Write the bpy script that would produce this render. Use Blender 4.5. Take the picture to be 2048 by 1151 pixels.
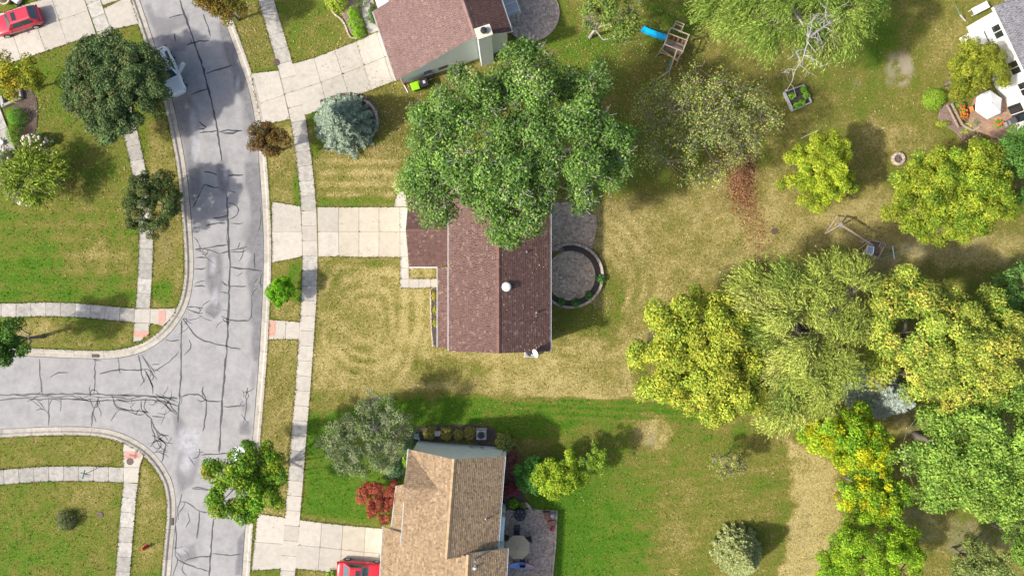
import bpy, math, random
import numpy as np
from mathutils import Vector, Matrix, Quaternion
R = math.radians
for o in list(bpy.data.objects): bpy.data.objects.remove(o)
scene = bpy.context.scene
COL = scene.collection

# ------------------------------------------------------------------ camera, sky, sun, exposure
CAMH = 70.0                                   # a drone looking straight down from 70 m
cam = bpy.data.cameras.new('camera'); camo = bpy.data.objects.new('camera', cam); COL.objects.link(camo)
camo.location = (0, 0, CAMH); camo.rotation_euler = (0, 0, 0)
cam.sensor_width = 36; cam.lens = 36 * CAMH / 102.4; cam.clip_end = 3000
scene.camera = camo
SUN_AZ, SUN_EL = 19.0, 42.0                   # light travels towards +x, a little +y
w = bpy.data.worlds.new('World'); scene.world = w; w.use_nodes = True
nt = w.node_tree; nt.nodes.clear()
out = nt.nodes.new('ShaderNodeOutputWorld'); bg = nt.nodes.new('ShaderNodeBackground'); sky = nt.nodes.new('ShaderNodeTexSky')
sky.sky_type = 'NISHITA'; sky.sun_disc = False; sky.sun_elevation = R(SUN_EL); sky.sun_rotation = R(180 + 90 - SUN_AZ); sky.dust_density = 3.0; sky.ozone_density = 0.4; sky.air_density = 0.8
bg.inputs['Strength'].default_value = 0.15
nt.links.new(sky.outputs[0], bg.inputs[0]); nt.links.new(bg.outputs[0], out.inputs[0])
sun = bpy.data.lights.new('sun', 'SUN'); sun.energy = 3.5; sun.angle = R(2.2); sun.color = (1, 0.945, 0.86)
suno = bpy.data.objects.new('sun', sun); COL.objects.link(suno)
d = Vector((math.cos(R(SUN_AZ)) * math.cos(R(SUN_EL)), math.sin(R(SUN_AZ)) * math.cos(R(SUN_EL)), -math.sin(R(SUN_EL))))
suno.rotation_euler = d.to_track_quat('-Z', 'Y').to_euler(); suno.location = (-40, -20, 60)
scene.view_settings.view_transform = 'Standard'; scene.view_settings.look = 'None'
scene.view_settings.exposure = 0.55; scene.view_settings.gamma = 1.0

# ------------------------------------------------------------------ helpers
rng = np.random.default_rng(7); random.seed(7)
def P(px, py, z=0.0):                          # plan position of a point of height z seen in the survey picture
    k = (CAMH - z) / CAMH / 20.0
    return Vector(((px - 1024) * k, (575.5 - py) * k, z))
def PL(pts, z=0.0): return [P(a, b, z) for a, b in pts]
ORIG = {}
def tag(o, label=None, cat=None, group=None, kind=None):
    if label: o['label'] = label
    if cat: o['category'] = cat
    if group: o['group'] = group
    if kind: o['kind'] = kind
    return o
def empty(name, loc, label=None, cat=None, group=None, rz=0.0):
    o = bpy.data.objects.new(name, None); COL.objects.link(o)
    o.location = loc; o.rotation_euler = (0, 0, rz); o.empty_display_size = 0.3
    ORIG[o.name] = Vector(loc)
    return tag(o, label, cat, group)
def link(name, me, mat, parent=None, origin=None):
    o = bpy.data.objects.new(name, me); COL.objects.link(o)
    if mat is not None and not me.materials:
        me.materials.append(mat)
    if parent is not None: o.parent = parent
    if origin is not None: o.location = origin
    ORIG[o.name] = Vector(origin) if origin is not None else ORIG.get(parent.name, Vector((0, 0, 0))) if parent else Vector((0, 0, 0))
    return o
class MB:
    def __init__(s): s.v = []; s.f = []; s.c = None
    def add(s, vs, fs):
        n = len(s.v); s.v += [tuple(v) for v in vs]; s.f += [tuple(i + n for i in f) for f in fs]; return s
    def box(s, c, size, rz=0.0, M=None):
        hx, hy, hz = size[0] / 2, size[1] / 2, size[2] / 2
        ca, sa = math.cos(rz), math.sin(rz); vs = []
        for z in (-hz, hz):
            for x, y in ((-hx, -hy), (hx, -hy), (hx, hy), (-hx, hy)):
                p = Vector((x * ca - y * sa, x * sa + y * ca, z))
                if M is not None: p = M @ Vector((x, y, z))
                vs.append((c[0] + p[0], c[1] + p[1], c[2] + p[2]))
        return s.add(vs, [(0, 3, 2, 1), (4, 5, 6, 7), (0, 1, 5, 4), (1, 2, 6, 5), (2, 3, 7, 6), (3, 0, 4, 7)])
    def beam(s, a, b, w, h):                    # rectangular bar between two points
        a, b = Vector(a), Vector(b); d = (b - a); L = d.length; d.normalize()
        up = Vector((0, 0, 1)) if abs(d.z) < 0.95 else Vector((1, 0, 0))
        sx = d.cross(up).normalized(); sy = sx.cross(d).normalized(); vs = []
        for p in (a, b):
            for i, j in ((-1, -1), (1, -1), (1, 1), (-1, 1)): vs.append(p + sx * (i * w / 2) + sy * (j * h / 2))
        return s.add(vs, [(0, 1, 2, 3), (7, 6, 5, 4), (0, 4, 5, 1), (1, 5, 6, 2), (2, 6, 7, 3), (3, 7, 4, 0)])
    def prism(s, pts, z0, z1, chamfer=0.0):
        pts = [(p[0], p[1]) for p in pts]
        a = sum(pts[i][0] * pts[(i + 1) % len(pts)][1] - pts[(i + 1) % len(pts)][0] * pts[i][1] for i in range(len(pts)))
        if a < 0: pts = pts[::-1]
        n = len(pts); rings = [(pts, z0), (pts, z1 - chamfer)]
        if chamfer: rings.append((inset(pts, chamfer), z1))
        vs = []; fs = []
        for ring, z in rings: vs += [(x, y, z) for x, y in ring]
        for k in range(len(rings) - 1):
            for i in range(n):
                j = (i + 1) % n; fs.append((k * n + i, k * n + j, (k + 1) * n + j, (k + 1) * n + i))
        fs.append(tuple(range((len(rings) - 1) * n, len(rings) * n))); fs.append(tuple(range(n))[::-1])
        return s.add(vs, fs)
    def tube(s, path, rad, n=6, caps=True):
        path = [Vector(p) for p in path]; m = len(path); vs = []; fs = []
        if not hasattr(rad, '__len__'): rad = [rad] * m
        t = (path[1] - path[0]).normalized(); ref = Vector((0, 0, 1)) if abs(t.z) < 0.9 else Vector((1, 0, 0))
        u = t.cross(ref).normalized()
        for i in range(m):
            t = (path[min(i + 1, m - 1)] - path[max(i - 1, 0)])
            t = t.normalized() if t.length > 1e-9 else Vector((0, 0, 1))
            u = (u - t * u.dot(t)); u = u.normalized() if u.length > 1e-6 else t.orthogonal().normalized(); b = t.cross(u)
            for k in range(n):
                a = 2 * math.pi * k / n; vs.append(path[i] + (u * math.cos(a) + b * math.sin(a)) * rad[i])
        for i in range(m - 1):
            for k in range(n):
                l = (k + 1) % n; fs.append((i * n + k, i * n + l, (i + 1) * n + l, (i + 1) * n + k))
        if caps: fs.append(tuple(range(n))[::-1]); fs.append(tuple(range((m - 1) * n, m * n)))
        return s.add(vs, fs)
    def lathe(s, c, prof, n=20, sx=1.0, sy=1.0):
        vs = []; fs = []
        for r, z in prof:
            for k in range(n):
                a = 2 * math.pi * k / n; vs.append((c[0] + r * sx * math.cos(a), c[1] + r * sy * math.sin(a), c[2] + z))
        for i in range(len(prof) - 1):
            for k in range(n):
                l = (k + 1) % n; fs.append((i * n + k, i * n + l, (i + 1) * n + l, (i + 1) * n + k))
        fs.append(tuple(range(n))[::-1]); fs.append(tuple(range((len(prof) - 1) * n, len(prof) * n)))
        return s.add(vs, fs)
    def quad(s, a, b, c, d): return s.add([a, b, c, d], [(0, 1, 2, 3)])
    def build(s, name, mat, parent=None, local=False, smooth=False, origin=None, col=None):
        off = Vector((0, 0, 0))
        if not local:
            if parent is not None: off = ORIG[parent.name]
            elif origin is not None: off = Vector(origin)
        me = bpy.data.meshes.new(name)
        me.from_pydata([(x - off[0], y - off[1], z - off[2]) for x, y, z in s.v], [], s.f)
        if smooth: me.polygons.foreach_set('use_smooth', [True] * len(me.polygons))
        if col is not None:
            at = me.attributes.new('col', 'FLOAT_COLOR', 'POINT'); at.data.foreach_set('color', np.asarray(col, dtype=np.float32).ravel())
        me.update()
        o = link(name, me, mat, parent, origin if parent is None else None)
        if local: ORIG[o.name] = Vector((0, 0, 0))
        return o
def inset(pts, d):
    n = len(pts); res = []
    for i in range(n):
        p0, p1, p2 = Vector(pts[i - 1]), Vector(pts[i]), Vector(pts[(i + 1) % n])
        e1 = (p1 - p0).normalized(); e2 = (p2 - p1).normalized()
        n1 = Vector((-e1.y, e1.x)); n2 = Vector((-e2.y, e2.x)); b = n1 + n2
        if b.length < 1e-6: b = n1
        b.normalize(); k = max(0.35, b.dot(n1)); q = p1 + b * (d / k); res.append((q.x, q.y))
    return res
def resample(pts, step):
    pts = [Vector((p[0], p[1])) for p in pts]; out = [pts[0]]; acc = 0.0
    L = sum((pts[i + 1] - pts[i]).length for i in range(len(pts) - 1)); n = max(1, round(L / step)); st = L / n
    i = 0; need = st
    cur = pts[0]
    while i < len(pts) - 1 and len(out) < n:
        seg = (pts[i + 1] - cur).length
        if seg >= need: cur = cur + (pts[i + 1] - cur) * (need / seg); out.append(cur.copy()); need = st
        else: need -= seg; i += 1; cur = pts[i]
    out.append(pts[-1]); return out
def smooth_line(pts, it=2):                     # Chaikin corner cutting, ends kept
    pts = [Vector((p[0], p[1])) for p in pts]
    for _ in range(it):
        q = [pts[0]]
        for a, b in zip(pts[:-1], pts[1:]): q += [a * 0.75 + b * 0.25, a * 0.25 + b * 0.75]
        q.append(pts[-1]); pts = q
    return pts
def normals2(pts):
    res = []
    for i in range(len(pts)):
        t = pts[min(i + 1, len(pts) - 1)] - pts[max(i - 1, 0)]; t.normalize(); res.append(Vector((-t.y, t.x)))
    return res
def in_poly(x, y, poly):
    ins = np.zeros(x.shape, bool); n = len(poly)
    for i in range(n):
        x1, y1 = poly[i][0], poly[i][1]; x2, y2 = poly[i - 1][0], poly[i - 1][1]
        if y1 == y2: continue
        ins ^= ((y1 > y) != (y2 > y)) & (x < (x2 - x1) * (y - y1) / (y2 - y1) + x1)
    return ins
def dist_line(x, y, pts, closed=False):
    dmin = np.full(x.shape, 1e9); n = len(pts)
    for i in range(n if closed else n - 1):
        ax, ay = pts[i][0], pts[i][1]; bx, by = pts[(i + 1) % n][0], pts[(i + 1) % n][1]
        dx, dy = bx - ax, by - ay; L2 = dx * dx + dy * dy + 1e-12
        t = np.clip(((x - ax) * dx + (y - ay) * dy) / L2, 0, 1)
        dmin = np.minimum(dmin, (x - ax - t * dx) ** 2 + (y - ay - t * dy) ** 2)
    return np.sqrt(dmin)
def vnoise(x, y, scale, seed):
    g = np.random.default_rng(seed).random((256, 256)); u = x / scale + 500.3; v = y / scale + 500.7
    iu = np.floor(u).astype(int); iv = np.floor(v).astype(int); fu = u - iu; fv = v - iv
    fu = fu * fu * (3 - 2 * fu); fv = fv * fv * (3 - 2 * fv)
    a = g[iu % 256, iv % 256]; b = g[(iu + 1) % 256, iv % 256]; c = g[iu % 256, (iv + 1) % 256]; e = g[(iu + 1) % 256, (iv + 1) % 256]
    return (a * (1 - fu) + b * fu) * (1 - fv) + (c * (1 - fu) + e * fu) * fv
def sstep(a, b, x):
    t = np.clip((x - a) / (b - a), 0, 1); return t * t * (3 - 2 * t)

# ------------------------------------------------------------------ materials
MATS = {}
def N(nt, typ, **kw):
    n = nt.nodes.new(typ)
    for k, v in kw.items(): setattr(n, k, v)
    return n
def pmat(name, base, var=0.18, scale=4.0, rough=0.8, bump=0.0, bscale=None, metal=0.0, attr=False, rnd=0.0, stain=None, sscale=0.6, coat=0.0, spec=None, trans=0.0):
    if name in MATS: return MATS[name]
    m = bpy.data.materials.new(name); m.use_nodes = True; nt = m.node_tree; b = nt.nodes['Principled BSDF']; L = nt.links.new
    tc = N(nt, 'ShaderNodeTexCoord'); geo = N(nt, 'ShaderNodeNewGeometry')
    no = N(nt, 'ShaderNodeTexNoise'); no.inputs['Scale'].default_value = scale; no.inputs['Detail'].default_value = 6; no.inputs['Roughness'].default_value = 0.65
    L(geo.outputs['Position'], no.inputs['Vector'])
    mr = N(nt, 'ShaderNodeMapRange'); mr.inputs[1].default_value = 0.3; mr.inputs[2].default_value = 0.7; mr.inputs[3].default_value = 1 - var; mr.inputs[4].default_value = 1 + var
    L(no.outputs['Fac'], mr.inputs[0]); fac = mr.outputs[0]
    if rnd:
        oi = N(nt, 'ShaderNodeObjectInfo'); m2 = N(nt, 'ShaderNodeMapRange'); m2.inputs[3].default_value = 1 - rnd; m2.inputs[4].default_value = 1 + rnd
        L(oi.outputs['Random'], m2.inputs[0]); mu = N(nt, 'ShaderNodeMath', operation='MULTIPLY'); L(fac, mu.inputs[0]); L(m2.outputs[0], mu.inputs[1]); fac = mu.outputs[0]
    vm = N(nt, 'ShaderNodeVectorMath', operation='SCALE'); L(fac, vm.inputs['Scale'])
    if attr:
        at = N(nt, 'ShaderNodeAttribute', attribute_name='col'); L(at.outputs['Color'], vm.inputs[0])
    else: vm.inputs[0].default_value = base
    colr = vm.outputs[0]
    if stain:
        n2 = N(nt, 'ShaderNodeTexNoise'); n2.inputs['Scale'].default_value = sscale; n2.inputs['Detail'].default_value = 8; n2.inputs['Roughness'].default_value = 0.7
        L(geo.outputs['Position'], n2.inputs['Vector'])
        rm = N(nt, 'ShaderNodeMapRange'); rm.inputs[1].default_value = 0.5; rm.inputs[2].default_value = 0.72; rm.inputs[4].default_value = stain[3]
        L(n2.outputs['Fac'], rm.inputs[0])
        mx = N(nt, 'ShaderNodeMix', data_type='RGBA'); L(rm.outputs[0], mx.inputs[0]); L(colr, mx.inputs[6]); mx.inputs[7].default_value = (*stain[:3], 1); colr = mx.outputs[2]
    L(colr, b.inputs['Base Color']); b.inputs['Roughness'].default_value = rough; b.inputs['Metallic'].default_value = metal
    if coat: b.inputs['Coat Weight'].default_value = coat; b.inputs['Coat Roughness'].default_value = 0.05
    if spec is not None: b.inputs['Specular IOR Level'].default_value = spec
    if trans: b.inputs['Transmission Weight'].default_value = trans
    if bump:
        nb = N(nt, 'ShaderNodeTexNoise'); nb.inputs['Scale'].default_value = bscale or scale * 4; nb.inputs['Detail'].default_value = 4; L(geo.outputs['Position'], nb.inputs['Vector'])
        bp = N(nt, 'ShaderNodeBump'); bp.inputs['Strength'].default_value = bump; bp.inputs['Distance'].default_value = 0.03
        L(nb.outputs['Fac'], bp.inputs['Height']); L(bp.outputs[0], b.inputs['Normal'])
    MATS[name] = m; return m
def leafmat(name, transl=0.35, rough=0.5, spec=0.3):
    if name in MATS: return MATS[name]
    m = bpy.data.materials.new(name); m.use_nodes = True; nt = m.node_tree; L = nt.links.new; b = nt.nodes['Principled BSDF']; o = nt.nodes['Material Output']
    at = N(nt, 'ShaderNodeAttribute', attribute_name='col'); L(at.outputs['Color'], b.inputs['Base Color'])
    b.inputs['Roughness'].default_value = rough; b.inputs['Specular IOR Level'].default_value = spec
    tr = N(nt, 'ShaderNodeBsdfTranslucent'); mul = N(nt, 'ShaderNodeVectorMath', operation='MULTIPLY'); mul.inputs[1].default_value = (1.1, 1.15, 0.6)
    L(at.outputs['Color'], mul.inputs[0]); L(mul.outputs[0], tr.inputs['Color'])
    mx = N(nt, 'ShaderNodeMixShader'); mx.inputs[0].default_value = transl; L(b.outputs[0], mx.inputs[1]); L(tr.outputs[0], mx.inputs[2]); L(mx.outputs[0], o.inputs['Surface'])
    MATS[name] = m; return m
LEAF = leafmat('leaf', 0.24, 0.6, 0.18); NEEDLE = leafmat('needle', 0.12, 0.6, 0.2); DRYLEAF = leafmat('dry_leaf', 0.1, 0.8, 0.1)
CONC = pmat('concrete', (0.47, 0.43, 0.365), 0.10, 2.2, 0.9, 0.25, 30, rnd=0.09, stain=(0.31, 0.285, 0.245, 0.55), sscale=0.7)
CONC_OLD = pmat('concrete_weathered', (0.40, 0.375, 0.33), 0.22, 2.6, 0.92, 0.3, 30, rnd=0.2, stain=(0.19, 0.18, 0.165, 0.85), sscale=1.1)
CONC_WARM = pmat('concrete_warm', (0.50, 0.445, 0.35), 0.08, 1.6, 0.9, 0.2, 30, rnd=0.08, stain=(0.36, 0.31, 0.23, 0.7), sscale=0.5)
KERB = pmat('kerb_concrete', (0.43, 0.39, 0.325), 0.17, 3.0, 0.92, 0.3, 30, rnd=0.10, stain=(0.25, 0.225, 0.19, 0.75), sscale=1.2)
TAR = pmat('tar', (0.04, 0.041, 0.046), 0.35, 3.0, 0.6)
TACT = pmat('tactile_paint', (0.60, 0.29, 0.22), 0.15, 5.0, 0.85)
IRON = pmat('cast_iron', (0.11, 0.065, 0.055), 0.3, 8.0, 0.7, 0.3)
WHITE = pmat('white_trim', (0.74, 0.73, 0.70), 0.06, 3.0, 0.5)
MULCH = pmat('mulch', (0.10, 0.070, 0.058), 0.5, 9.0, 0.95, 0.9, 20)
MULCH_D = pmat('mulch_dark', (0.075, 0.062, 0.055), 0.5, 9.0, 0.95, 0.9, 20)
MULCH_P = pmat('mulch_pink', (0.24, 0.165, 0.145), 0.45, 9.0, 0.95, 0.9, 20)
PAVER = pmat('paver', (1, 1, 1), 0.12, 9.0, 0.9, 0.3, 40, attr=True)
SHINGLE = pmat('shingle', (1, 1, 1), 0.16, 14.0, 0.95, 0.4, 60, attr=True)
BARK = pmat('bark', (0.17, 0.145, 0.12), 0.35, 6.0, 0.95, 0.5, 15)
BARK_P = pmat('bark_pale', (0.36, 0.33, 0.30), 0.25, 6.0, 0.95, 0.4, 15)
BARK_T = pmat('bark_twig', (0.25, 0.205, 0.16), 0.25, 6.0, 0.95, 0.4, 15)
WOOD = pmat('weathered_wood', (0.40, 0.32, 0.24), 0.25, 5.0, 0.85, 0.4, 25, rnd=0.12)
WOOD_D = pmat('dark_deck_wood', (0.17, 0.13, 0.105), 0.3, 5.0, 0.9, 0.4, 25, rnd=0.2)
DECK = pmat('deck_wood', (0.36, 0.23, 0.155), 0.25, 4.0, 0.85, 0.3, 25, rnd=0.15)
BLACK = pmat('black_plastic', (0.02, 0.021, 0.024), 0.3, 6.0, 0.45)
GREYM = pmat('grey_metal', (0.38, 0.39, 0.40), 0.12, 6.0, 0.45, metal=0.3)
STONE = pmat('edging_stone', (0.50, 0.40, 0.315), 0.25, 6.0, 0.9, 0.4, 20, rnd=0.22)
GLASS = pmat('tinted_glass', (0.02, 0.028, 0.034), 0.2, 2.0, 0.06, spec=0.8)
# ------------------------------------------------------------------ ground, road, kerbs, pavements
def extend(pts, a, b):
    pts = [Vector((p[0], p[1])) for p in pts]
    if a: pts.insert(0, pts[0] + (pts[0] - pts[1]).normalized() * a)
    if b: pts.append(pts[-1] + (pts[-1] - pts[-2]).normalized() * b)
    return pts
KR = extend(PL([(436, -5), (448, 38), (473, 105), (497, 173), (510, 233), (520, 340), (527, 457), (528, 527), (523, 640), (518, 724), (507, 862), (498, 960), (490, 1061), (484, 1151)]), 60, 60)
KL = extend(PL([(277, 0), (305, 82), (325, 145), (343, 200), (358, 267), (373, 350), (383, 473), (386, 535), (382, 580), (372, 617), (350, 652), (325, 679), (287, 703), (240, 715), (187, 717), (50, 711), (0, 709)]), 60, 60)
KB = extend(PL([(0, 859), (94, 854), (176, 854), (233, 862), (287, 889), (316, 917), (340, 954), (349, 990), (350, 1036), (344, 1089), (339, 1151)]), 60, 60)
KR, KL, KB = [smooth_line(k, 2) for k in (KR, KL, KB)]
ROADPOLY = [(p.x, p.y) for p in KR] + [(p.x, p.y) for p in KB[::-1]] + [(p.x, p.y) for p in KL[::-1]]

def grid_mesh(xs, ys):
    X, Y = np.meshgrid(xs, ys, indexing='ij'); nx, ny = len(xs), len(ys)
    i = np.arange(nx * ny).reshape(nx, ny)
    F = np.stack([i[:-1, :-1], i[1:, :-1], i[1:, 1:], i[:-1, 1:]], -1).reshape(-1, 4)
    return X.ravel(), Y.ravel(), F
def np_mesh(name, V, F):
    me = bpy.data.meshes.new(name); me.vertices.add(len(V)); me.vertices.foreach_set('co', np.asarray(V, np.float32).ravel())
    k = F.shape[1]; me.loops.add(F.size); me.loops.foreach_set('vertex_index', F.astype(np.int32).ravel())
    me.polygons.add(len(F)); me.polygons.foreach_set('loop_start', np.arange(0, F.size, k, dtype=np.int32))
    me.update(calc_edges=True); return me
def setattr_f(me, name, vals):
    a = me.attributes.new(name, 'FLOAT', 'POINT'); a.data.foreach_set('value', np.asarray(vals, np.float32))

fx = np.concatenate([[-900, -300, -140, -90], np.arange(-62, 62.01, 0.25), [90, 140, 300, 900]])
fy = np.concatenate([[-900, -300, -120, -60], np.arange(-38, 38.01, 0.25), [60, 120, 300, 900]])
GX, GY, GF = grid_mesh(fx, fy)
sd = dist_line(GX, GY, ROADPOLY, True); ins = in_poly(GX, GY, ROADPOLY); sd = np.where(ins, -sd, sd)
PXG = GX * 20 + 1024; PYG = 575.5 - GY * 20     # survey units
GZ = np.where(sd < 0.6, -0.6, 0.0) + np.where(sd > 1.0, 0.05 * (vnoise(GX, GY, 6, 3) - 0.5) * sstep(1, 4, sd), 0) - 0.02
# how dry the turf is (0 watered .. 1 straw), lawn by lawn
D = np.full(GX.shape, 0.55)
def blob(arr, cx, cy, rx, ry, val, ang=0.0, soft=0.6, amt=1.0):
    a = R(ang); u = (PXG - cx) * math.cos(a) + (PYG - cy) * math.sin(a); v = -(PXG - cx) * math.sin(a) + (PYG - cy) * math.cos(a)
    q = np.sqrt((u / rx) ** 2 + (v / ry) ** 2) + 0.40 * (vnoise(GX, GY, 2.2, int(cx * 7 + cy) % 997) - 0.5) + 0.5 * (vnoise(GX, GY, 0.7, int(cx * 3 + cy) % 997) - 0.5)
    m = (1 - sstep(soft, 1.15, q)) * amt
    arr[:] = arr * (1 - m) + val * m
def zone(arr, pts, val, soft=12, amt=1.0):
    dd = dist_line(PXG, PYG, pts, True) * np.where(in_poly(PXG, PYG, pts), 1, -1) + (vnoise(GX, GY, 1.5, int(pts[0][0] + pts[0][1] * 3) % 997) - 0.5) * soft
    m = sstep(-soft * 0.5, soft * 0.5, dd) * amt; arr[:] = arr * (1 - m) + val * m
zone(D, [(-900, -300), (560, -300), (560, 300), (560, 1200), (-900, 1200)], 0.37, 4)
blob(D, 60, 560, 150, 90, 0.24); blob(D, 130, 250, 130, 120, 0.36); blob(D, 200, 520, 80, 60, 0.6); blob(D, 170, 420, 120, 60, 0.48); blob(D, 150, 570, 130, 40, 0.22, amt=.7)
zone(D, [(30, 640), (262, 645), (262, 690), (30, 695)], 0.58, 6); blob(D, 60, 660, 50, 30, 0.75, amt=.8); blob(D, 200, 660, 60, 30, 0.4, amt=.8)
zone(D, [(0, 870), (240, 872), (244, 930), (0, 932)], 0.55, 6); blob(D, 60, 900, 70, 25, 0.45, amt=.7)
zone(D, [(300, 300), (365, 300), (368, 560), (340, 615), (306, 615)], 0.66, 5); blob(D, 325, 585, 30, 35, 0.22)
zone(D, [(290, 240), (335, 240), (352, 330), (300, 330)], 0.62, 6)
blob(D, 80, 1060, 150, 70, 0.34); blob(D, 30, 1120, 90, 70, 0.3); blob(D, 175, 990, 60, 40, 0.62); zone(D, [(282, 930), (330, 960), (330, 1140), (265, 1151)], 0.6, 6)
zone(D, [(535, 520), (603, 515), (600, 640), (540, 632)], 0.6, 6); blob(D, 595, 560, 22, 50, 0.18); blob(D, 570, 620, 28, 18, 0.7)
zone(D, [(535, 682), (600, 680), (574, 1032), (505, 1025)], 0.66, 5)
zone(D, [(530, 250), (600, 240), (603, 410), (545, 400)], 0.62, 6); blob(D, 595, 385, 10, 50, 0.25)
zone(D, [(462, 20), (515, 0), (560, 130), (500, 145)], 0.62, 6)
zone(D, [(555, 0), (760, 0), (755, 60), (590, 125)], 0.42, 6); blob(D, 640, 70, 60, 40, 0.55, amt=.7)
zone(D, [(612, 175), (640, 170), (780, 290), (640, 300), (625, 320)], 0.3, 10)
zone(D, [(632, 320), (660, 292), (800, 285), (800, 410), (636, 410)], 0.74, 12); zone(D, [(640, 390), (800, 390), (800, 414), (640, 414)], 0.3, 12, .7)
zone(D, [(634, 515), (868, 515), (870, 780), (626, 780)], 0.83, 10); blob(D, 660, 560, 30, 60, 0.5, amt=.8); zone(D, [(640, 514), (800, 514), (800, 530), (640, 530)], 0.35, 10, .8)
zone(D, [(868, 700), (1220, 700), (1300, 810), (868, 780)], 0.86, 14); blob(D, 890, 740, 80, 30, 0.5, amt=.8)
zone(D, [(1100, 400), (1240, 400), (1560, 330), (1720, 480), (1430, 560), (1280, 700), (1220, 810), (1120, 700)], 0.78, 24)
blob(D, 1160, 640, 70, 45, 0.42); blob(D, 1225, 600, 22, 90, 0.45, amt=.8); blob(D, 1450, 480, 90, 60, 0.72, amt=.6)
zone(D, [(612, 830), (780, 800), (1280, 800), (1290, 832), (1100, 870), (870, 870), (800, 1050), (604, 1030)], 0.12, 16)
zone(D, [(840, 800), (1290, 803), (1420, 835), (1180, 880), (840, 862)], 0.14, 16)
zone(D, [(1100, 860), (1280, 840), (1560, 850), (1640, 930), (1560, 1151), (1110, 1151)], 0.38, 30)
blob(D, 1200, 1060, 170, 150, 0.13); blob(D, 1130, 1040, 60, 110, 0.02); blob(D, 1370, 1000, 120, 110, 0.5, amt=.8); blob(D, 1350, 1100, 60, 70, 0.62, amt=.8); blob(D, 1250, 960, 90, 60, 0.3, amt=.7)
blob(D, 1300, 865, 50, 35, 0.82); blob(D, 1540, 910, 80, 60, 0.66, amt=.8); blob(D, 1490, 1010, 70, 60, 0.5, amt=.7)
zone(D, [(1575, 880), (1680, 930), (1690, 1000), (1640, 1160), (1560, 1160), (1590, 1010)], 0.95, 22)
zone(D, [(1090, 60), (1300, 60), (1420, 330), (1220, 400), (1090, 330)], 0.40, 30); blob(D, 1180, 130, 90, 70, 0.26); blob(D, 1330, 40, 90, 50, 0.28, amt=.8)
blob(D, 1075, 30, 70, 80, 0.28); blob(D, 1720, 60, 130, 90, 0.36); blob(D, 1740, 90, 60, 60, 0.2, amt=.7); blob(D, 1640, 170, 70, 60, 0.5); blob(D, 1790, 220, 130, 80, 0.54); blob(D, 1880, 80, 60, 90, 0.58)
blob(D, 1840, 110, 50, 60, 0.55, amt=.6); blob(D, 1720, 190, 60, 40, 0.38, amt=.7); blob(D, 1790, 280, 90, 40, 0.74)
blob(D, 1760, 440, 130, 60, 0.8); blob(D, 1900, 500, 190, 40, 0.9); blob(D, 1960, 570, 120, 40, 0.5)
# mower tracks: curved rounds in front, straight passes at the side
cx, cy = 740, 640; rr = ((np.abs(PXG - cx) * 1.0) ** 2.6 + (np.abs(PYG - cy) * 0.78) ** 2.6) ** (1 / 2.6)
D += 0.17 * np.sin(rr / 3.6 + 5 * (vnoise(GX, GY, 3.5, 11) - .5)) * (1 - sstep(85, 140, rr)) * sstep(10, 40, rr) * sstep(.3, .7, vnoise(GX, GY, 2.0, 12))
rr2 = np.hypot(PXG - 1150, PYG - 560); D += 0.11 * sstep(.25, .65, vnoise(GX, GY, 2.0, 13)) * np.sin(rr2 / 4.2) * sstep(70, 90, rr2) * (1 - sstep(150, 190, rr2)) * (PXG > 1090) * (PYG > 430)
D += 0.17 * np.sin(PYG / 3.6) * sstep(620, 660, PXG) * (1 - sstep(780, 810, PXG)) * sstep(300, 320, PYG) * (1 - sstep(400, 415, PYG))
st = sstep(980, 1060, PXG) * (1 - sstep(1420, 1500, PXG)) * sstep(785, 800, PYG) * (1 - sstep(836, 850, PYG))
D += 0.22 * np.sin((PYG - 0.045 * PXG) / 2.3) * st
D += 0.05 * np.sin((PYG * 0.97 + PXG * 0.12) / 3.4) * (PXG > 1100) * (PYG > 840)
D += 0.09 * np.sin((PYG) / 5.0) * (PXG < 270) * (PYG > 420) * (PYG < 605)
D += 0.26 * (vnoise(GX, GY, 1.1, 21) - 0.5) + 0.20 * (vnoise(GX, GY, 0.45, 22) - 0.5) + 0.14 * (vnoise(GX, GY, 4.5, 23) - 0.5)
S = np.zeros(GX.shape)                            # bare soil
for a in ((1797, 140, 30, 30, 1.0), (1806, 120, 20, 20, .8), (1785, 160, 16, 12, .7), (1712, 168, 10, 10, .5), (1300, 872, 14, 18, .8), (1275, 862, 20, 14, .3), (1655, 620, 30, 20, .6), (1900, 505, 60, 10, .5), (1830, 490, 30, 25, .55), (1610, 1040, 20, 60, .35), (1345, 180, 18, 14, .3), (1830, 830, 40, 40, .55), (1840, 1050, 60, 40, .5), (1940, 1080, 60, 40, .6), (330, 495, 16, 30, .3), (43, 665, 10, 8, .7), (1205, 605, 24, 12, .5), (1775, 540, 60, 22, .5), (1500, 505, 45, 14, .3)):
    blob(S, a[0], a[1], a[2], a[3], a[4], amt=a[4])
S *= (0.55 + 0.6 * vnoise(GX, GY, 0.5, 31)) * sstep(.12, .5, vnoise(GX, GY, 0.9, 33) * .6 + vnoise(GX, GY, 0.4, 34) * .4)
Bn = np.zeros(GX.shape)                           # old brown leaf crumbs trodden into the turf
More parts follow.
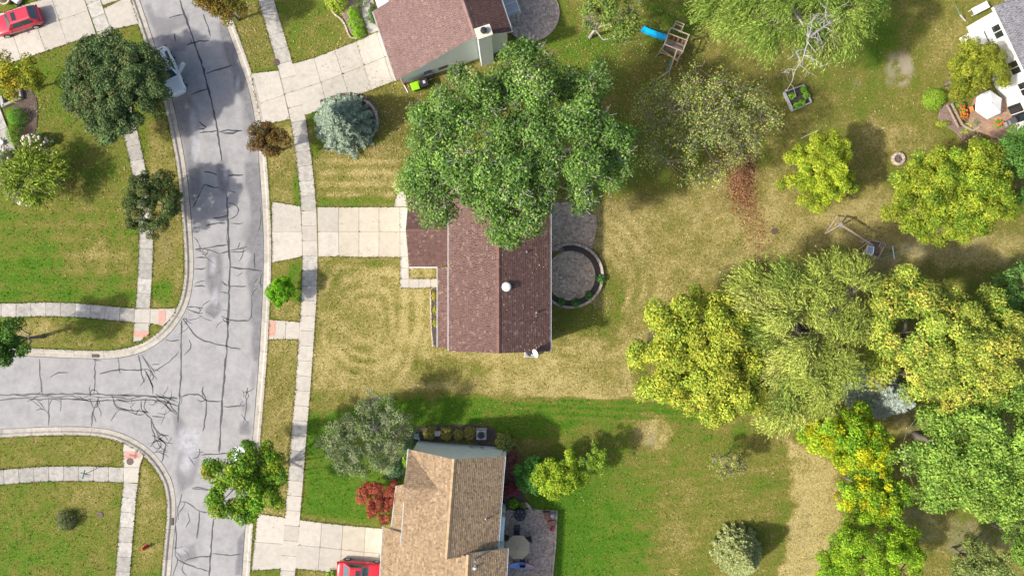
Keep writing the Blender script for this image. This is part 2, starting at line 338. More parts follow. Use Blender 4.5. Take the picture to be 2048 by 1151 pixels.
for a in ((1290, 230, 130, 160, .75), (1250, 400, 60, 40, .5), (1470, 360, 60, 80, .7), (1450, 150, 90, 60, .5), (930, 240, 190, 150, .6), (760, 240, 60, 70, .7), (1340, 150, 120, 70, .4), (500, 60, 30, 70, .45), (560, 330, 35, 50, .35), (325, 480, 30, 60, .5), (60, 220, 60, 60, .4), (120, 380, 60, 40, .4), (250, 905, 40, 20, .4), (545, 850, 40, 170, .45), (1600, 560, 140, 30, .35), (1680, 190, 40, 40, .25), (1560, 440, 50, 40, .2), (1285, 760, 40, 60, .4)):
    blob(Bn, a[0], a[1], a[2], a[3], a[4], amt=a[4])
me = np_mesh('lawn', np.stack([GX, GY, GZ], -1), GF)
setattr_f(me, 'dry', np.clip(D, 0, 1.1)); setattr_f(me, 'soil', np.clip(S, 0, 1)); setattr_f(me, 'brown', np.clip(Bn, 0, 1))
m = bpy.data.materials.new('turf'); m.use_nodes = True; nt = m.node_tree; L = nt.links.new; b = nt.nodes['Principled BSDF']
geo = N(nt, 'ShaderNodeNewGeometry')
def noise(sc, det=5, ro=0.7):
    n = N(nt, 'ShaderNodeTexNoise'); n.inputs['Scale'].default_value = sc; n.inputs['Detail'].default_value = det; n.inputs['Roughness'].default_value = ro; L(geo.outputs['Position'], n.inputs['Vector']); return n.outputs['Fac']
def mth(op, a, b2, c=None):
    n = N(nt, 'ShaderNodeMath', operation=op)
    for i, x in enumerate((a, b2, c)):
        if x is None: continue
        if isinstance(x, (int, float)): n.inputs[i].default_value = x
        else: L(x, n.inputs[i])
    return n.outputs[0]
def att(nm): n = N(nt, 'ShaderNodeAttribute', attribute_name=nm); return n.outputs['Fac']
def mixc(f, c1, c2):
    n = N(nt, 'ShaderNodeMix', data_type='RGBA'); L(f, n.inputs[0])
    for i, c in ((6, c1), (7, c2)):
        if isinstance(c, tuple): n.inputs[i].default_value = (*c, 1)
        else: L(c, n.inputs[i])
    return n.outputs[2]
n1 = noise(3.6, 8, 0.8); n2 = noise(8.0, 4, 0.85); n4 = noise(6.5, 5, 0.9)
f = mth('ADD', att('dry'), mth('MULTIPLY', mth('SUBTRACT', n1, 0.5), 1.7)); f = mth('ADD', f, mth('MULTIPLY', mth('SUBTRACT', n2, 0.5), 0.95))
rp = N(nt, 'ShaderNodeValToRGB'); el = rp.color_ramp.elements; el[0].position = 0.0; el[0].color = (0.062, 0.152, 0.010, 1); el[1].position = 1.0; el[1].color = (0.42, 0.345, 0.14, 1)
for p, c in ((0.22, (0.105, 0.178, 0.018, 1)), (0.42, (0.150, 0.160, 0.028, 1)), (0.62, (0.200, 0.182, 0.045, 1)), (0.82, (0.30, 0.25, 0.085, 1))):
    e = el.new(p); e.color = c
L(f, rp.inputs[0]); c = rp.outputs[0]
gr = N(nt, 'ShaderNodeMapRange'); gr.inputs[1].default_value = 0.25; gr.inputs[2].default_value = 0.75; gr.inputs[3].default_value = 0.42; gr.inputs[4].default_value = 1.62; L(n4, gr.inputs[0])
vs_ = N(nt, 'ShaderNodeVectorMath', operation='SCALE'); L(c, vs_.inputs[0]); L(gr.outputs[0], vs_.inputs['Scale']); c = vs_.outputs[0]
c = mixc(mth('MULTIPLY', att('brown'), mth('MULTIPLY_ADD', n1, 1.6, -0.3)), c, (0.13, 0.075, 0.032))
c = mixc(att('soil'), c, mixc(n2, (0.30, 0.23, 0.15), (0.46, 0.40, 0.31)))
L(c, b.inputs['Base Color']); b.inputs['Roughness'].default_value = 0.95; b.inputs['Specular IOR Level'].default_value = 0.1
bp = N(nt, 'ShaderNodeBump'); bp.inputs['Strength'].default_value = 0.9; bp.inputs['Distance'].default_value = 0.10; L(noise(9, 4, 0.8), bp.inputs['Height']); L(bp.outputs[0], b.inputs['Normal'])
tag(link('lawn', me, m), kind='structure')
LAWN_D, LAWN_S = D.copy(), S.copy()

# road sheet
ex = np.arange(-100, 5, 0.25); ey = np.arange(-90, 90, 0.25)
rx_, ry_, rf = grid_mesh(np.concatenate([np.arange(-112, -52, 2.0), np.arange(-52, -22, 0.2)]), np.concatenate([np.arange(-90, -30, 2.0), np.arange(-30, 30, 0.2), np.arange(30, 90, 2.0)]))
rsd = dist_line(rx_, ry_, ROADPOLY, True) * np.where(in_poly(rx_, ry_, ROADPOLY), -1, 1)
keep = (rsd < 0.35); fk = keep[rf].all(1); rf = rf[fk]; used = np.unique(rf); mp = -np.ones(len(rx_), int); mp[used] = np.arange(len(used))
RX, RY = rx_[used], ry_[used]; rf = mp[rf]; PXG, PYG = RX * 20 + 1024, 575.5 - RY * 20
GXs, GYs = GX, GY; GX, GY = RX, RY
DK = np.zeros(RX.shape)                            # darker patches of the surface
for a in ((505, 330, 16, 45), (508, 400, 14, 40), (502, 460, 18, 40), (512, 480, 14, 30), (505, 560, 16, 45), (508, 620, 14, 40), (512, 680, 10, 40), (470, 70, 9, 40), (477, 130, 9, 50), (487, 190, 10, 55), (492, 240, 9, 40), (448, 340, 9, 38), (380, 330, 12, 40), (428, 520, 15, 40), (430, 570, 15, 30), (428, 620, 20, 18), (357, 855, 10, 30), (362, 960, 14, 30), (490, 858, 12, 12), (490, 815, 10, 15), (370, 1110, 20, 12), (485, 1100, 12, 30), (515, 720, 8, 50), (505, 760, 6, 30)):
    blob(DK, a[0], a[1], a[2], a[3], 1.0, soft=0.35)
DK *= 0.6
for pg, am in (([(437, 45), (450, 45), (462, 70), (470, 90), (487, 150), (505, 205), (513, 245), (500, 255), (487, 225), (485, 205), (470, 185), (465, 170), (467, 150), (458, 130), (452, 110), (445, 85), (438, 65)], .95), ([(490, 325), (520, 325), (528, 457), (528, 540), (523, 640), (517, 720), (508, 720), (503, 650), (507, 610), (500, 600), (497, 570), (490, 545), (500, 510), (488, 495), (500, 470), (505, 440), (498, 400), (490, 370)], .9), ([(434, 330), (443, 322), (452, 335), (456, 370), (453, 386), (440, 378), (434, 350)], .9), ([(345, 205), (380, 190), (395, 215), (398, 260), (395, 300), (402, 330), (402, 370), (385, 405), (378, 370), (372, 330), (362, 280)], .8), ([(413, 508), (445, 505), (448, 540), (445, 570), (440, 590), (443, 620), (430, 637), (412, 630), (408, 618), (425, 600), (412, 560)], .9), ([(285, 10), (300, 5), (310, 30), (340, 35), (375, 30), (378, 50), (345, 60), (340, 75), (372, 88), (368, 100), (345, 100), (315, 80), (300, 50)], .7), ([(475, 1085), (490, 1060), (487, 1151), (468, 1151)], .9), ([(345, 830), (370, 845), (388, 880), (397, 920), (385, 970), (360, 985), (350, 940), (358, 890)], .7), ([(480, 845), (500, 840), (500, 868), (478, 868)], .9), ([(355, 1095), (390, 1085), (395, 1120), (360, 1125)], .7)): zone(DK, pg, 1.0, 7, am)
LT = np.zeros(RX.shape)                            # pale efflorescence
for a in ((426, 530, 9, 22), (385, 245, 10, 40), (390, 300, 8, 25), (375, 880, 26, 35), (430, 595, 7, 22), (370, 930, 18, 25), (450, 345, 5, 20), (475, 165, 5, 20), (365, 1100, 14, 10)):
    blob(LT, a[0], a[1], a[2], a[3], 1.0, soft=0.3)
me = np_mesh('road', np.stack([RX, RY, np.full(RX.shape, -0.12)], -1), rf)
setattr_f(me, 'dark', DK); setattr_f(me, 'lite', LT)
GX, GY = GXs, GYs
m = bpy.data.materials.new('old_pavement'); m.use_nodes = True; nt = m.node_tree; L = nt.links.new; b = nt.nodes['Principled BSDF']; geo = N(nt, 'ShaderNodeNewGeometry')
def stretch(x, lo=0.36, hi=0.64):
    r = N(nt, 'ShaderNodeMapRange'); r.inputs[1].default_value = lo; r.inputs[2].default_value = hi; L(x, r.inputs[0]); return r.outputs[0]
n1 = stretch(noise(0.55, 8, 0.7)); n2 = noise(24, 3, 0.8); n3 = stretch(noise(2.2, 8, 0.75), 0.3, 0.7)
n5 = noise(9, 5, 0.8)
c = mixc(n1, (0.265, 0.256, 0.25), (0.41, 0.395, 0.375)); c = mixc(mth('MULTIPLY', n3, 0.45), c, (0.45, 0.435, 0.415)); c = mixc(mth('MULTIPLY', n2, 0.55), c, (0.19, 0.19, 0.192)); c = mixc(mth('MULTIPLY_ADD', n5, 1.6, -0.75), c, (0.23, 0.23, 0.235))
c = mixc(mth('MULTIPLY', att('dark'), mth('MULTIPLY_ADD', n3, 0.9, 0.35)), c, (0.145, 0.142, 0.15)); c = mixc(mth('MULTIPLY', att('lite'), mth('MULTIPLY_ADD', n3, 0.9, 0.05)), c, (0.48, 0.48, 0.50))
L(c, b.inputs['Base Color']); b.inputs['Roughness'].default_value = 0.9
bp = N(nt, 'ShaderNodeBump'); bp.inputs['Strength'].default_value = 0.35; bp.inputs['Distance'].default_value = 0.02; L(n2, bp.inputs['Height']); L(bp.outputs[0], b.inputs['Normal'])
road = tag(link('road', me, m), kind='structure'); ORIG['road'] = Vector((0, 0, 0))

# tar-filled cracks: each seam a strip of its own lying on the road
CR = [
 (3.4, [(357, -4), (368, 28), (377, 53), (388, 87), (402, 123), (413, 167), (422, 203), (430, 237), (437, 283), (443, 322)]),
 (2.4, [(337, 35), (350, 30), (367, 28)]), (2.4, [(405, 28), (413, 47), (419, 72)]), (2.6, [(372, 90), (387, 83), (417, 80)]), (2, [(380, 76), (384, 85)]), (2.6, [(410, 147), (437, 138), (463, 130)]),
 (2.6, [(382, 190), (393, 183), (415, 178)]), (2, [(348, 67), (350, 83)]), (2.4, [(397, 242), (405, 250), (415, 256), (397, 257)]), (2.6, [(397, 265), (420, 263), (433, 261)]), (2.6, [(437, 262), (450, 267), (467, 265), (483, 260)]), (2, [(437, 263), (448, 260), (483, 260)]),
 (2.6, [(407, 343), (420, 345), (433, 349)]), (2.6, [(455, 350), (485, 349)]), (2.8, [(408, 368), (423, 374), (437, 375)]), (2.4, [(457, 381), (466, 382), (470, 384)]), (2, [(408, 368), (395, 395), (384, 415)]),
 (3.4, [(452, 388), (455, 430), (455, 473), (458, 500), (460, 540), (457, 573), (457, 607), (455, 647), (453, 693), (450, 721), (444, 799), (440, 860), (437, 905)]),
 (1.8, [(454, 465), (451, 478), (457, 492)]), (3.2, [(426, 1038), (422, 1089), (417, 1156)]), (2.4, [(455, 405), (470, 407), (478, 418), (473, 431), (458, 437)]), (3, [(426, 436), (440, 435), (454, 432)]), (2, [(450, 434), (452, 442)]), (2.6, [(410, 451), (420, 447), (450, 445)]), (1.6, [(460, 445), (475, 447), (486, 445)]),
 (2.4, [(388, 498), (413, 495), (453, 488)]), (2, [(402, 502), (405, 496), (412, 497), (416, 504), (410, 511), (403, 506)]), (1.6, [(388, 498), (403, 502), (415, 508)]), (2.4, [(440, 507), (450, 503), (458, 502)]), (2.4, [(460, 500), (477, 498), (492, 492)]), (2, [(460, 503), (480, 504), (491, 500)]), (1.6, [(478, 498), (484, 494), (490, 499), (483, 505)]),
 (2.8, [(460, 533), (480, 537), (510, 539), (523, 541)]), (2, [(508, 505), (509, 537)]), (1.6, [(473, 552), (484, 543)]), (2.4, [(391, 514), (412, 514)]), (2.4, [(387, 538), (400, 538), (410, 535)]), (2.2, [(387, 568), (400, 562), (409, 560)]), (2.4, [(387, 572), (400, 571), (410, 573)]), (2.4, [(443, 562), (449, 568), (456, 571)]), (2.4, [(457, 572), (475, 573), (491, 572)]), (2, [(440, 583), (455, 586)]),
 (2.2, [(372, 614), (390, 614), (405, 616)]), (2.2, [(373, 617), (388, 625), (405, 627)]), (1.8, [(395, 614), (402, 620), (396, 627), (388, 622)]), (1.8, [(445, 620), (455, 621)]), (2.4, [(442, 632), (457, 640), (478, 641), (497, 641)]), (1.8, [(443, 635), (450, 645), (459, 646), (461, 639)]), (2, [(502, 597), (503, 630), (497, 640)]), (1.6, [(520, 413), (522, 447), (515, 463)]), (1.8, [(521, 575), (519, 560), (524, 545)]),
 (2.6, [(365, 637), (377, 653), (388, 670), (403, 680), (433, 688), (455, 693), (480, 698)]), (1.8, [(365, 637), (372, 635), (374, 646), (367, 648)]), (2, [(376, 680), (384, 693), (367, 711)]), (2, [(330, 679), (345, 682), (358, 679)]),
 (3, [(362, 640), (361, 680), (362, 733), (358, 799), (355, 844)]), (2, [(356, 703), (340, 721), (322, 735), (307, 743)]), (1.6, [(358, 645), (365, 655)]),
 (3.2, [(-20, 791), (41, 788), (90, 788), (176, 787), (225, 790), (287, 791), (354, 796)]), (2.6, [(-20, 801), (49, 795), (78, 800), (98, 797), (123, 797), (164, 799), (184, 803), (221, 800), (262, 802), (287, 799), (323, 801), (340, 807), (355, 811)]),
 (2, [(30, 789), (60, 796), (85, 790), (110, 796), (140, 790), (160, 797), (180, 790)]), (2, [(180, 790), (200, 797), (225, 791), (250, 799), (280, 793)]),
 (2.6, [(77, 717), (79, 754), (83, 787)]), (1.8, [(83, 780), (72, 790)]), (2.6, [(188, 719), (189, 754), (186, 787)]), (2.4, [(182, 716), (190, 722), (201, 721)]), (2.8, [(97, 797), (96, 820), (96, 852)]), (2.2, [(70, 820), (85, 817), (95, 826)]), (2.2, [(74, 800), (84, 811), (87, 818)]), (1.8, [(104, 795), (97, 812)]), (2.4, [(121, 797), (119, 822)]), (2.6, [(182, 853), (184, 823), (192, 807), (196, 797)]), (2, [(178, 797), (183, 815), (192, 818), (196, 805)]), (2, [(177, 787), (182, 778), (192, 779), (197, 789)]), (2, [(184, 823), (190, 845)]),
 (2.4, [(235, 717), (239, 747)]), (2.4, [(198, 747), (217, 743), (237, 738), (262, 741), (284, 739)]), (2.6, [(276, 709), (282, 733), (281, 748), (287, 765)]), (2.6, [(282, 709), (293, 725), (305, 750), (313, 758)]), (2.6, [(287, 737), (303, 766), (305, 788)]), (1.8, [(284, 739), (295, 737), (303, 745), (297, 755), (289, 748)]), (1.8, [(300, 740), (307, 752), (302, 762)]), (1.8, [(290, 742), (299, 760), (306, 775)]),
 (2.6, [(223, 790), (229, 811), (237, 817), (270, 821), (295, 825)]), (2, [(221, 842), (229, 826), (238, 818)]), (2, [(240, 815), (262, 826), (282, 832), (293, 822)]), (2.4, [(281, 801), (280, 818), (288, 825), (303, 838), (307, 856), (319, 868), (336, 872)]), (2, [(303, 832), (318, 833), (328, 837)]), (2, [(290, 796), (286, 818), (297, 826)]), (1.8, [(263, 795), (262, 808)]),
 (2.6, [(310, 788), (325, 795), (336, 803), (344, 817), (355, 827)]), (2.2, [(305, 790), (322, 805), (335, 812), (345, 825), (354, 829)]), (2, [(318, 788), (340, 798), (354, 805)]), (2, [(328, 800), (336, 820), (348, 822)]), (2, [(305, 800), (315, 800), (305, 812), (296, 808)]),
 (2.2, [(299, 893), (315, 876), (323, 893), (311, 903)]), (2.6, [(303, 870), (315, 876), (332, 885), (327, 903), (323, 924)]), (2.2, [(300, 838), (302, 858), (311, 872), (305, 886)]), (2.2, [(311, 862), (320, 880), (335, 892)]), (2, [(315, 870), (328, 868), (334, 880)]), (2, [(308, 875), (318, 895), (332, 900)]), (1.8, [(322, 905), (334, 902)]), (1.8, [(303, 890), (312, 898), (322, 893)]),
 (2.4, [(98, 754), (111, 745), (135, 744)]), (2.4, [(362, 793), (381, 787), (403, 790), (409, 801), (425, 803), (442, 802)]), (2.4, [(406, 773), (402, 781), (406, 792)]), (2.4, [(405, 784), (412, 803), (411, 831), (405, 862)]), (2, [(392, 799), (402, 803), (410, 800)]), (2.2, [(446, 813), (470, 812), (488, 811)]),
 (2.2, [(401, 910), (434, 907), (455, 905), (472, 907)]), (2.2, [(399, 897), (399, 913), (385, 917)]), (1.8, [(393, 904), (406, 904)]), (2, [(377, 913), (383, 922), (388, 932)]), (2, [(383, 975), (397, 973), (422, 980)]), (1.8, [(384, 977), (400, 979), (426, 981)]), (2.2, [(360, 1003), (377, 1005), (397, 1022), (417, 1025)]), (2.4, [(397, 1022), (397, 1048), (393, 1077)]), (2, [(375, 1025), (379, 1040), (370, 1055)]), (2, [(368, 1003), (367, 1015), (355, 1022), (355, 1040)]),
 (2, [(362, 987), (361, 1000), (354, 1020), (352, 1044)]), (2, [(350, 1050), (352, 1080), (347, 1110), (356, 1120), (344, 1151)]), (2.2, [(368, 1122), (393, 1112), (422, 1113)]), (2.2, [(354, 1118), (378, 1130), (418, 1143)]), (1.8, [(368, 1124), (360, 1140), (372, 1151)]), (2.2, [(494, 775), (490, 795), (493, 810), (486, 845)]), (1.8, [(493, 783), (499, 787), (493, 800)]), (1.8, [(480, 828), (494, 845)]), (2, [(422, 1106), (455, 1111), (480, 1108)]),
]
rr_ = random.Random(3)
for cx_, cy_, rx2, ry2, n_, ang_ in ((330, 805, 28, 20, 14, 35), (317, 885, 18, 24, 14, 60), (296, 740, 18, 28, 10, 65), (188, 803, 14, 18, 7, 90), (270, 818, 35, 10, 8, 10), (90, 795, 40, 8, 8, 5), (240, 795, 60, 6, 9, 2), (140, 793, 50, 6, 7, 2), (360, 1110, 14, 25, 6, 80), (406, 502, 10, 8, 5, 20), (483, 500, 9, 7, 4, 10), (395, 620, 12, 8, 5, 15), (452, 638, 8, 6, 4, 30), (490, 800, 8, 25, 5, 90), (515, 560, 6, 20, 5, 90), (370, 640, 10, 14, 5, 60)):
    for _ in range((n_ + 1) // 2):
        x, y = cx_ + rr_.gauss(0, rx2 * .55), cy_ + rr_.gauss(0, ry2 * .55); a_ = R(ang_ + rr_.choice((0, 0, 70, -60)) + rr_.gauss(0, 14)); q_ = [(x, y)]
        for _k in range(rr_.randint(2, 4)): a_ += rr_.gauss(0, .35); x += 8 * math.cos(a_); y += 8 * math.sin(a_); q_.append((x, y))
        CR.append((rr_.uniform(1.1, 1.8), q_))
for wpx, pts in CR:
    ln = resample(smooth_line(PL(pts), 1), 0.45); nn = normals2(ln); mb = MB(); vs = []; n = len(ln)
    for i, (p, q) in enumerate(zip(ln, nn)):
        hw = wpx / 34.0 * rr_.uniform(0.5, 1.25) * (0.5 if i in (0, n - 1) else 1.0); j = q * rr_.uniform(-0.05, 0.05)
        a, c2 = p + j + q * hw, p + j - q * hw; vs += [(a.x, a.y, -0.115), (c2.x, c2.y, -0.115)]
    mb.add(vs, [(2 * i, 2 * i + 1, 2 * i + 3, 2 * i + 2) for i in range(n - 1)]); mb.build('tar_seam', TAR, road)

# kerbs with their gutter, in cast lengths
def kerb(name, line, side):
    root = tag(empty(name, (line[0].x, line[0].y, 0)), kind='structure')
    pts = resample(line, 0.75); nn = [q * side for q in normals2(pts)]
    prof = [(-0.02, -0.4), (-0.02, -0.112), (0.36, -0.10), (0.47, -0.01), (0.53, 0.022), (0.76, 0.026), (0.79, 0.0), (0.79, -0.4)]
    i = 0; k = len(prof)
    while i < len(pts) - 1:
        j = min(i + 4, len(pts) - 1); vs = []; fs = []; seg = list(range(i, j + 1))
        for q in seg:
            t = (pts[min(q + 1, len(pts) - 1)] - pts[max(q - 1, 0)]).normalized(); sh = 0.012 if q == i else -0.012 if q == j else 0.0
            for dd, z in prof: p = pts[q] + nn[q] * dd + t * sh; vs.append((p.x, p.y, z))
        for a in range(len(seg) - 1):
            for e in range(k - 1):
                f = (a * k + e, (a + 1) * k + e, (a + 1) * k + e + 1, a * k + e + 1); fs.append(f if side > 0 else f[::-1])
        fs.append(tuple(range(k))); fs.append(tuple(range((len(seg) - 1) * k, len(seg) * k)))
        MB().add(vs, fs).build('kerb_length', KERB, root); i = j
    # the seam of tar between gutter and road
    vs = []; n = len(pts)
    for p, q in zip(pts, nn):
        j = rr_.uniform(-0.02, 0.02); a, c2 = p - q * (0.015 + j), p - q * (0.085 + j); vs += [(a.x, a.y, -0.1165), (c2.x, c2.y, -0.1165)]
    MB().add(vs, [(2 * i, 2 * i + 1, 2 * i + 3, 2 * i + 2) for i in range(n - 1)]).build('tar_seam', TAR, root)
kerb('kerb_east', KR, 1); kerb('kerb_northwest', KL, -1); kerb('kerb_southwest', KB, -1)

def slab(parent, pts, mat, z=0.02, gap=0.012, name='slab', jit=0.006):
    pts = [(p[0], p[1]) for p in pts]
    a = sum(pts[i][0] * pts[(i + 1) % len(pts)][1] - pts[(i + 1) % len(pts)][0] * pts[i][1] for i in range(len(pts)))
    if a < 0: pts = pts[::-1]
    z += rr_.uniform(-jit, jit)
    return MB().prism(inset(pts, gap), z - 0.16, z, 0.008).build(name, mat, parent)
def walk(name, line, width=1.5, mat=CONC_OLD, step=1.5, skip=()):
    line = [Vector((p[0], p[1])) for p in line]; root = tag(empty(name, (line[0].x, line[0].y, 0)), kind='structure')
    pts = resample(line, step); nn = normals2(pts)
    for i in range(len(pts) - 1):
        mid = (pts[i] + pts[i + 1]) / 2; py = 575.5 - mid.y * 20; px = mid.x * 20 + 1024
        mt = mat(px, py) if callable(mat) else mat
        slab(root, [pts[i] - nn[i] * width / 2, pts[i + 1] - nn[i + 1] * width / 2, pts[i + 1] + nn[i + 1] * width / 2, pts[i] + nn[i] * width / 2], mt)
    return root
def emat(px, py):
    for y0, y1, mt in ((120, 242, CONC), (412, 514, CONC), (605, 850, CONC), (960, 1160, CONC)):
        if y0 < py < y1: return mt
    return CONC_OLD  # weathered slabs; by sapling and street tree the dark tone paints their shade
walk('sidewalk_east', extend(PL([(532, 0), (571, 131), (596, 234), (611, 340), (617.5, 412), (620.5, 513), (618.5, 593), (615, 643), (610, 722), (604, 799), (598, 870), (592, 952), (585, 1035), (575, 1151)]), 40, 40), 1.52, emat)
walk('sidewalk_northwest', extend(PL([(150, -95), (191, 16), (218, 90), (240, 180), (262, 268), (279, 345), (293, 470), (291, 533), (288, 587), (286, 616)]), 20, 0), 1.42, CONC_OLD)
walk('sidewalk_west', extend(PL([(-20, 620), (30, 620), (93, 618), (160, 620), (230, 627), (269, 630)]), 30, 0), 1.4, CONC_OLD)
cr = tag(empty('corner_ramp_northwest', P(285, 640)), kind='structure')
slab(cr, PL([(270, 617), (301, 617), (300, 646), (268, 645)]), CONC)
slab(cr, PL([(301, 617), (352, 616), (348, 628), (327, 652), (300, 646)]), CONC); slab(cr, PL([(268, 645), (300, 646), (297, 668), (280, 682), (266, 684)]), CONC)
for q in ([(317, 621), (331, 621), (331, 640), (322, 649), (317, 648)], [(268, 662), (299, 662), (297, 673), (268, 674)]): MB().prism(PL(q), 0.0, 0.038).build('tactile_pad', TACT, cr)
walk('sidewalk_southwest', extend(PL([(-20, 954), (0, 953.5), (82, 947), (168, 946), (247, 949)]), 30, 0), 1.5, CONC_OLD)
walk('sidewalk_south', extend(PL([(262, 965), (258, 995), (253, 1057), (247, 1130), (244, 1165)]), 0, 30), 1.45, CONC_OLD)
cr = tag(empty('corner_ramp_southwest', P(262, 930)), kind='structure')
slab(cr, PL([(247, 934), (279, 934), (277, 965), (247, 964)]), CONC); slab(cr, PL([(246, 884), (288, 908), (284, 920), (279, 934), (247, 934)]), CONC)
MB().prism(PL([(250, 902), (268, 902), (283, 908), (279, 916), (250, 915)]), 0.0, 0.038).build('tactile_pad', TACT, cr)
cr = tag(empty('corner_ramp_east', P(570, 660)), kind='structure')
slab(cr, PL([(539, 639), (572, 641), (571, 678), (537, 678)]), CONC); slab(cr, PL([(572, 641), (600, 644), (598, 678), (571, 678)]), CONC)
MB().prism(PL([(540, 641), (552, 642), (550, 672), (538, 672)]), 0.0, 0.038).build('tactile_pad', TACT, cr)

def lerp(a, b, t): return (a[0] + (b[0] - a[0]) * t, a[1] + (b[1] - a[1]) * t)
def drive(name, rows_top, rows_mid, rows_bot, mat):
    root = tag(empty(name, P(*rows_top[0])), kind='structure')
    for A, B in ((rows_top, rows_mid), (rows_mid, rows_bot)):
        for i in range(len(A) - 1): slab(root, PL([A[i], A[i + 1], B[i + 1], B[i]]), mat if not callable(mat) else mat(i))
    return root
drive('driveway_main', [(635, 414), (677, 414), (718, 414), (758, 414), (800, 414)], [(636, 463)] + [(x, 463) for x in (677, 718, 758, 800)], [(637, 513), (678, 513), (718, 514), (758, 514), (800, 514)], lambda i: CONC if i == 0 else CONC_WARM)
r_ = tag(empty('driveway_apron_main', P(570, 463)), kind='structure')
slab(r_, PL([(544, 403), (601, 412), (604, 463), (544, 463)]), CONC); slab(r_, PL([(544, 463), (604, 463), (605, 513), (544, 525)]), CONC)
r_ = tag(empty('garage_walk', P(808, 500)), kind='structure')
for q in ([(800, 414), (830, 414), (830, 463), (800, 463)], [(800, 463), (830, 463), (830, 514), (800, 514)], [(800, 514), (818, 514), (818, 536), (800, 536)], [(800, 536), (818, 536), (818, 557), (800, 557)], [(800, 557), (818, 557), (818, 576), (800, 576)], [(818, 557), (838, 557), (838, 576), (818, 576)], [(838, 557), (861, 557), (861, 575), (838, 576)], [(861, 557), (886, 557), (886, 574), (861, 575)]): slab(r_, PL(q), CONC)
slab(r_, PL([(788, 413), (791, 396), (798, 380), (812, 385), (814, 413)]), CONC)
T = [(585, 128), (628, 116), (669, 100), (712, 83), (753, 65)]; Bt = [(610, 231), (655, 192), (700, 185), (743, 177), (783, 163)]
Bt = [(610, 231), (655, 214), (700, 197), (743, 180), (785, 164)]
Mt = [lerp(a, b2, 0.5) for a, b2 in zip(T, Bt)]
drive('driveway_north', T + [(775, 58)], Mt + [(792, 110)], Bt + [(812, 156)], CONC)
r_ = tag(empty('driveway_apron_north', P(530, 190)), kind='structure')
slab(r_, PL([(502, 147), (557, 141), (569, 190), (514, 208)]), CONC); slab(r_, PL([(514, 208), (569, 190), (580, 238), (523, 252)]), CONC)
slab(tag(empty('front_walk_north', P(745, 40)), kind='structure'), PL([(716, 5), (745, -12), (757, 62), (737, 68)]), CONC_OLD)
drive('driveway_south', [(600, 1039), (644, 1044), (686, 1049), (731, 1053), (790, 1058)], [(595, 1089), (640, 1093), (683, 1098), (728, 1103), (790, 1108)], [(591, 1136), (636, 1140), (680, 1145), (725, 1150), (790, 1158)], lambda i: CONC_WARM if i > 1 else CONC)
r_ = tag(empty('driveway_apron_south', P(535, 1085)), kind='structure')
slab(r_, PL([(515, 1026), (571, 1034), (567, 1087), (509, 1083)]), CONC); slab(r_, PL([(509, 1083), (567, 1087), (562, 1136), (503, 1140)]), CONC)
U = (0.946, -0.323); Vv = (0.323, 0.946)
def uv(u, v): return (U[0] * u + Vv[0] * v, U[1] * u + Vv[1] * v)
r_ = tag(empty('driveway_northwest', P(60, 60)), kind='structure')
us = [-200, -140, -95, -48, 2, 53, 99, 160]
for i in range(len(us) - 1):
    for v0, v1 in ((26, 77), (77, 127)): slab(r_, PL([uv(us[i], v0), uv(us[i + 1], v0), uv(us[i + 1], v1), uv(us[i], v1)]), CONC if us[i] > -60 else CONC_OLD)
for v0, v1 in ((18, 77), (77, 135)): slab(r_, PL([uv(191, v0 + 6), uv(247, v0), uv(247, v1), uv(191, min(v1, 129))]), CONC)
# small ironwork let into the ground
def cover(px, py, r, z, label):
    o = MB().lathe((0, 0, 0), [(r, -0.1), (r, 0.0), (r * .93, 0.012), (r * .86, 0.012), (r * .85, 0.006), (r * .2, 0.006), (r * .18, 0.012)], 22).build('manhole_cover', IRON, None, local=True)
    o.location = P(px, py, z); tag(o, label, 'manhole cover', 'round iron covers')
cover(553, 125, 0.36, 0.03, 'round brown iron cover in grass beside the north driveway sidewalk'); cover(260, 922, 0.36, 0.034, 'round iron cover in the corner ramp behind the salmon pad')
cover(200, 1029, 0.32, 0.03, 'round brown iron cover in the lawn near the small yew'); cover(1549, 462, 0.32, 0.06, 'round maroon cover in dry grass near the leaf trail')
def grate(px, py, ang, label):
    root = empty('storm_drain', P(px, py, -0.10), label, 'drain', 'storm drains in the gutter', R(ang))
    MB().box((0, 0, 0.03), (0.72, 0.62, 0.04)).build('frame', IRON, root, local=True)
    for i in range(6): MB().box((-0.27 + i * 0.108, 0, 0.06), (0.05, 0.5, 0.03)).build('bar', BLACK, root, local=True)
grate(191, 708, 0, 'iron storm drain in the gutter below the left sidewalk'); grate(341, 1042, 88, 'iron storm drain in the kerb beside the red hydrant')
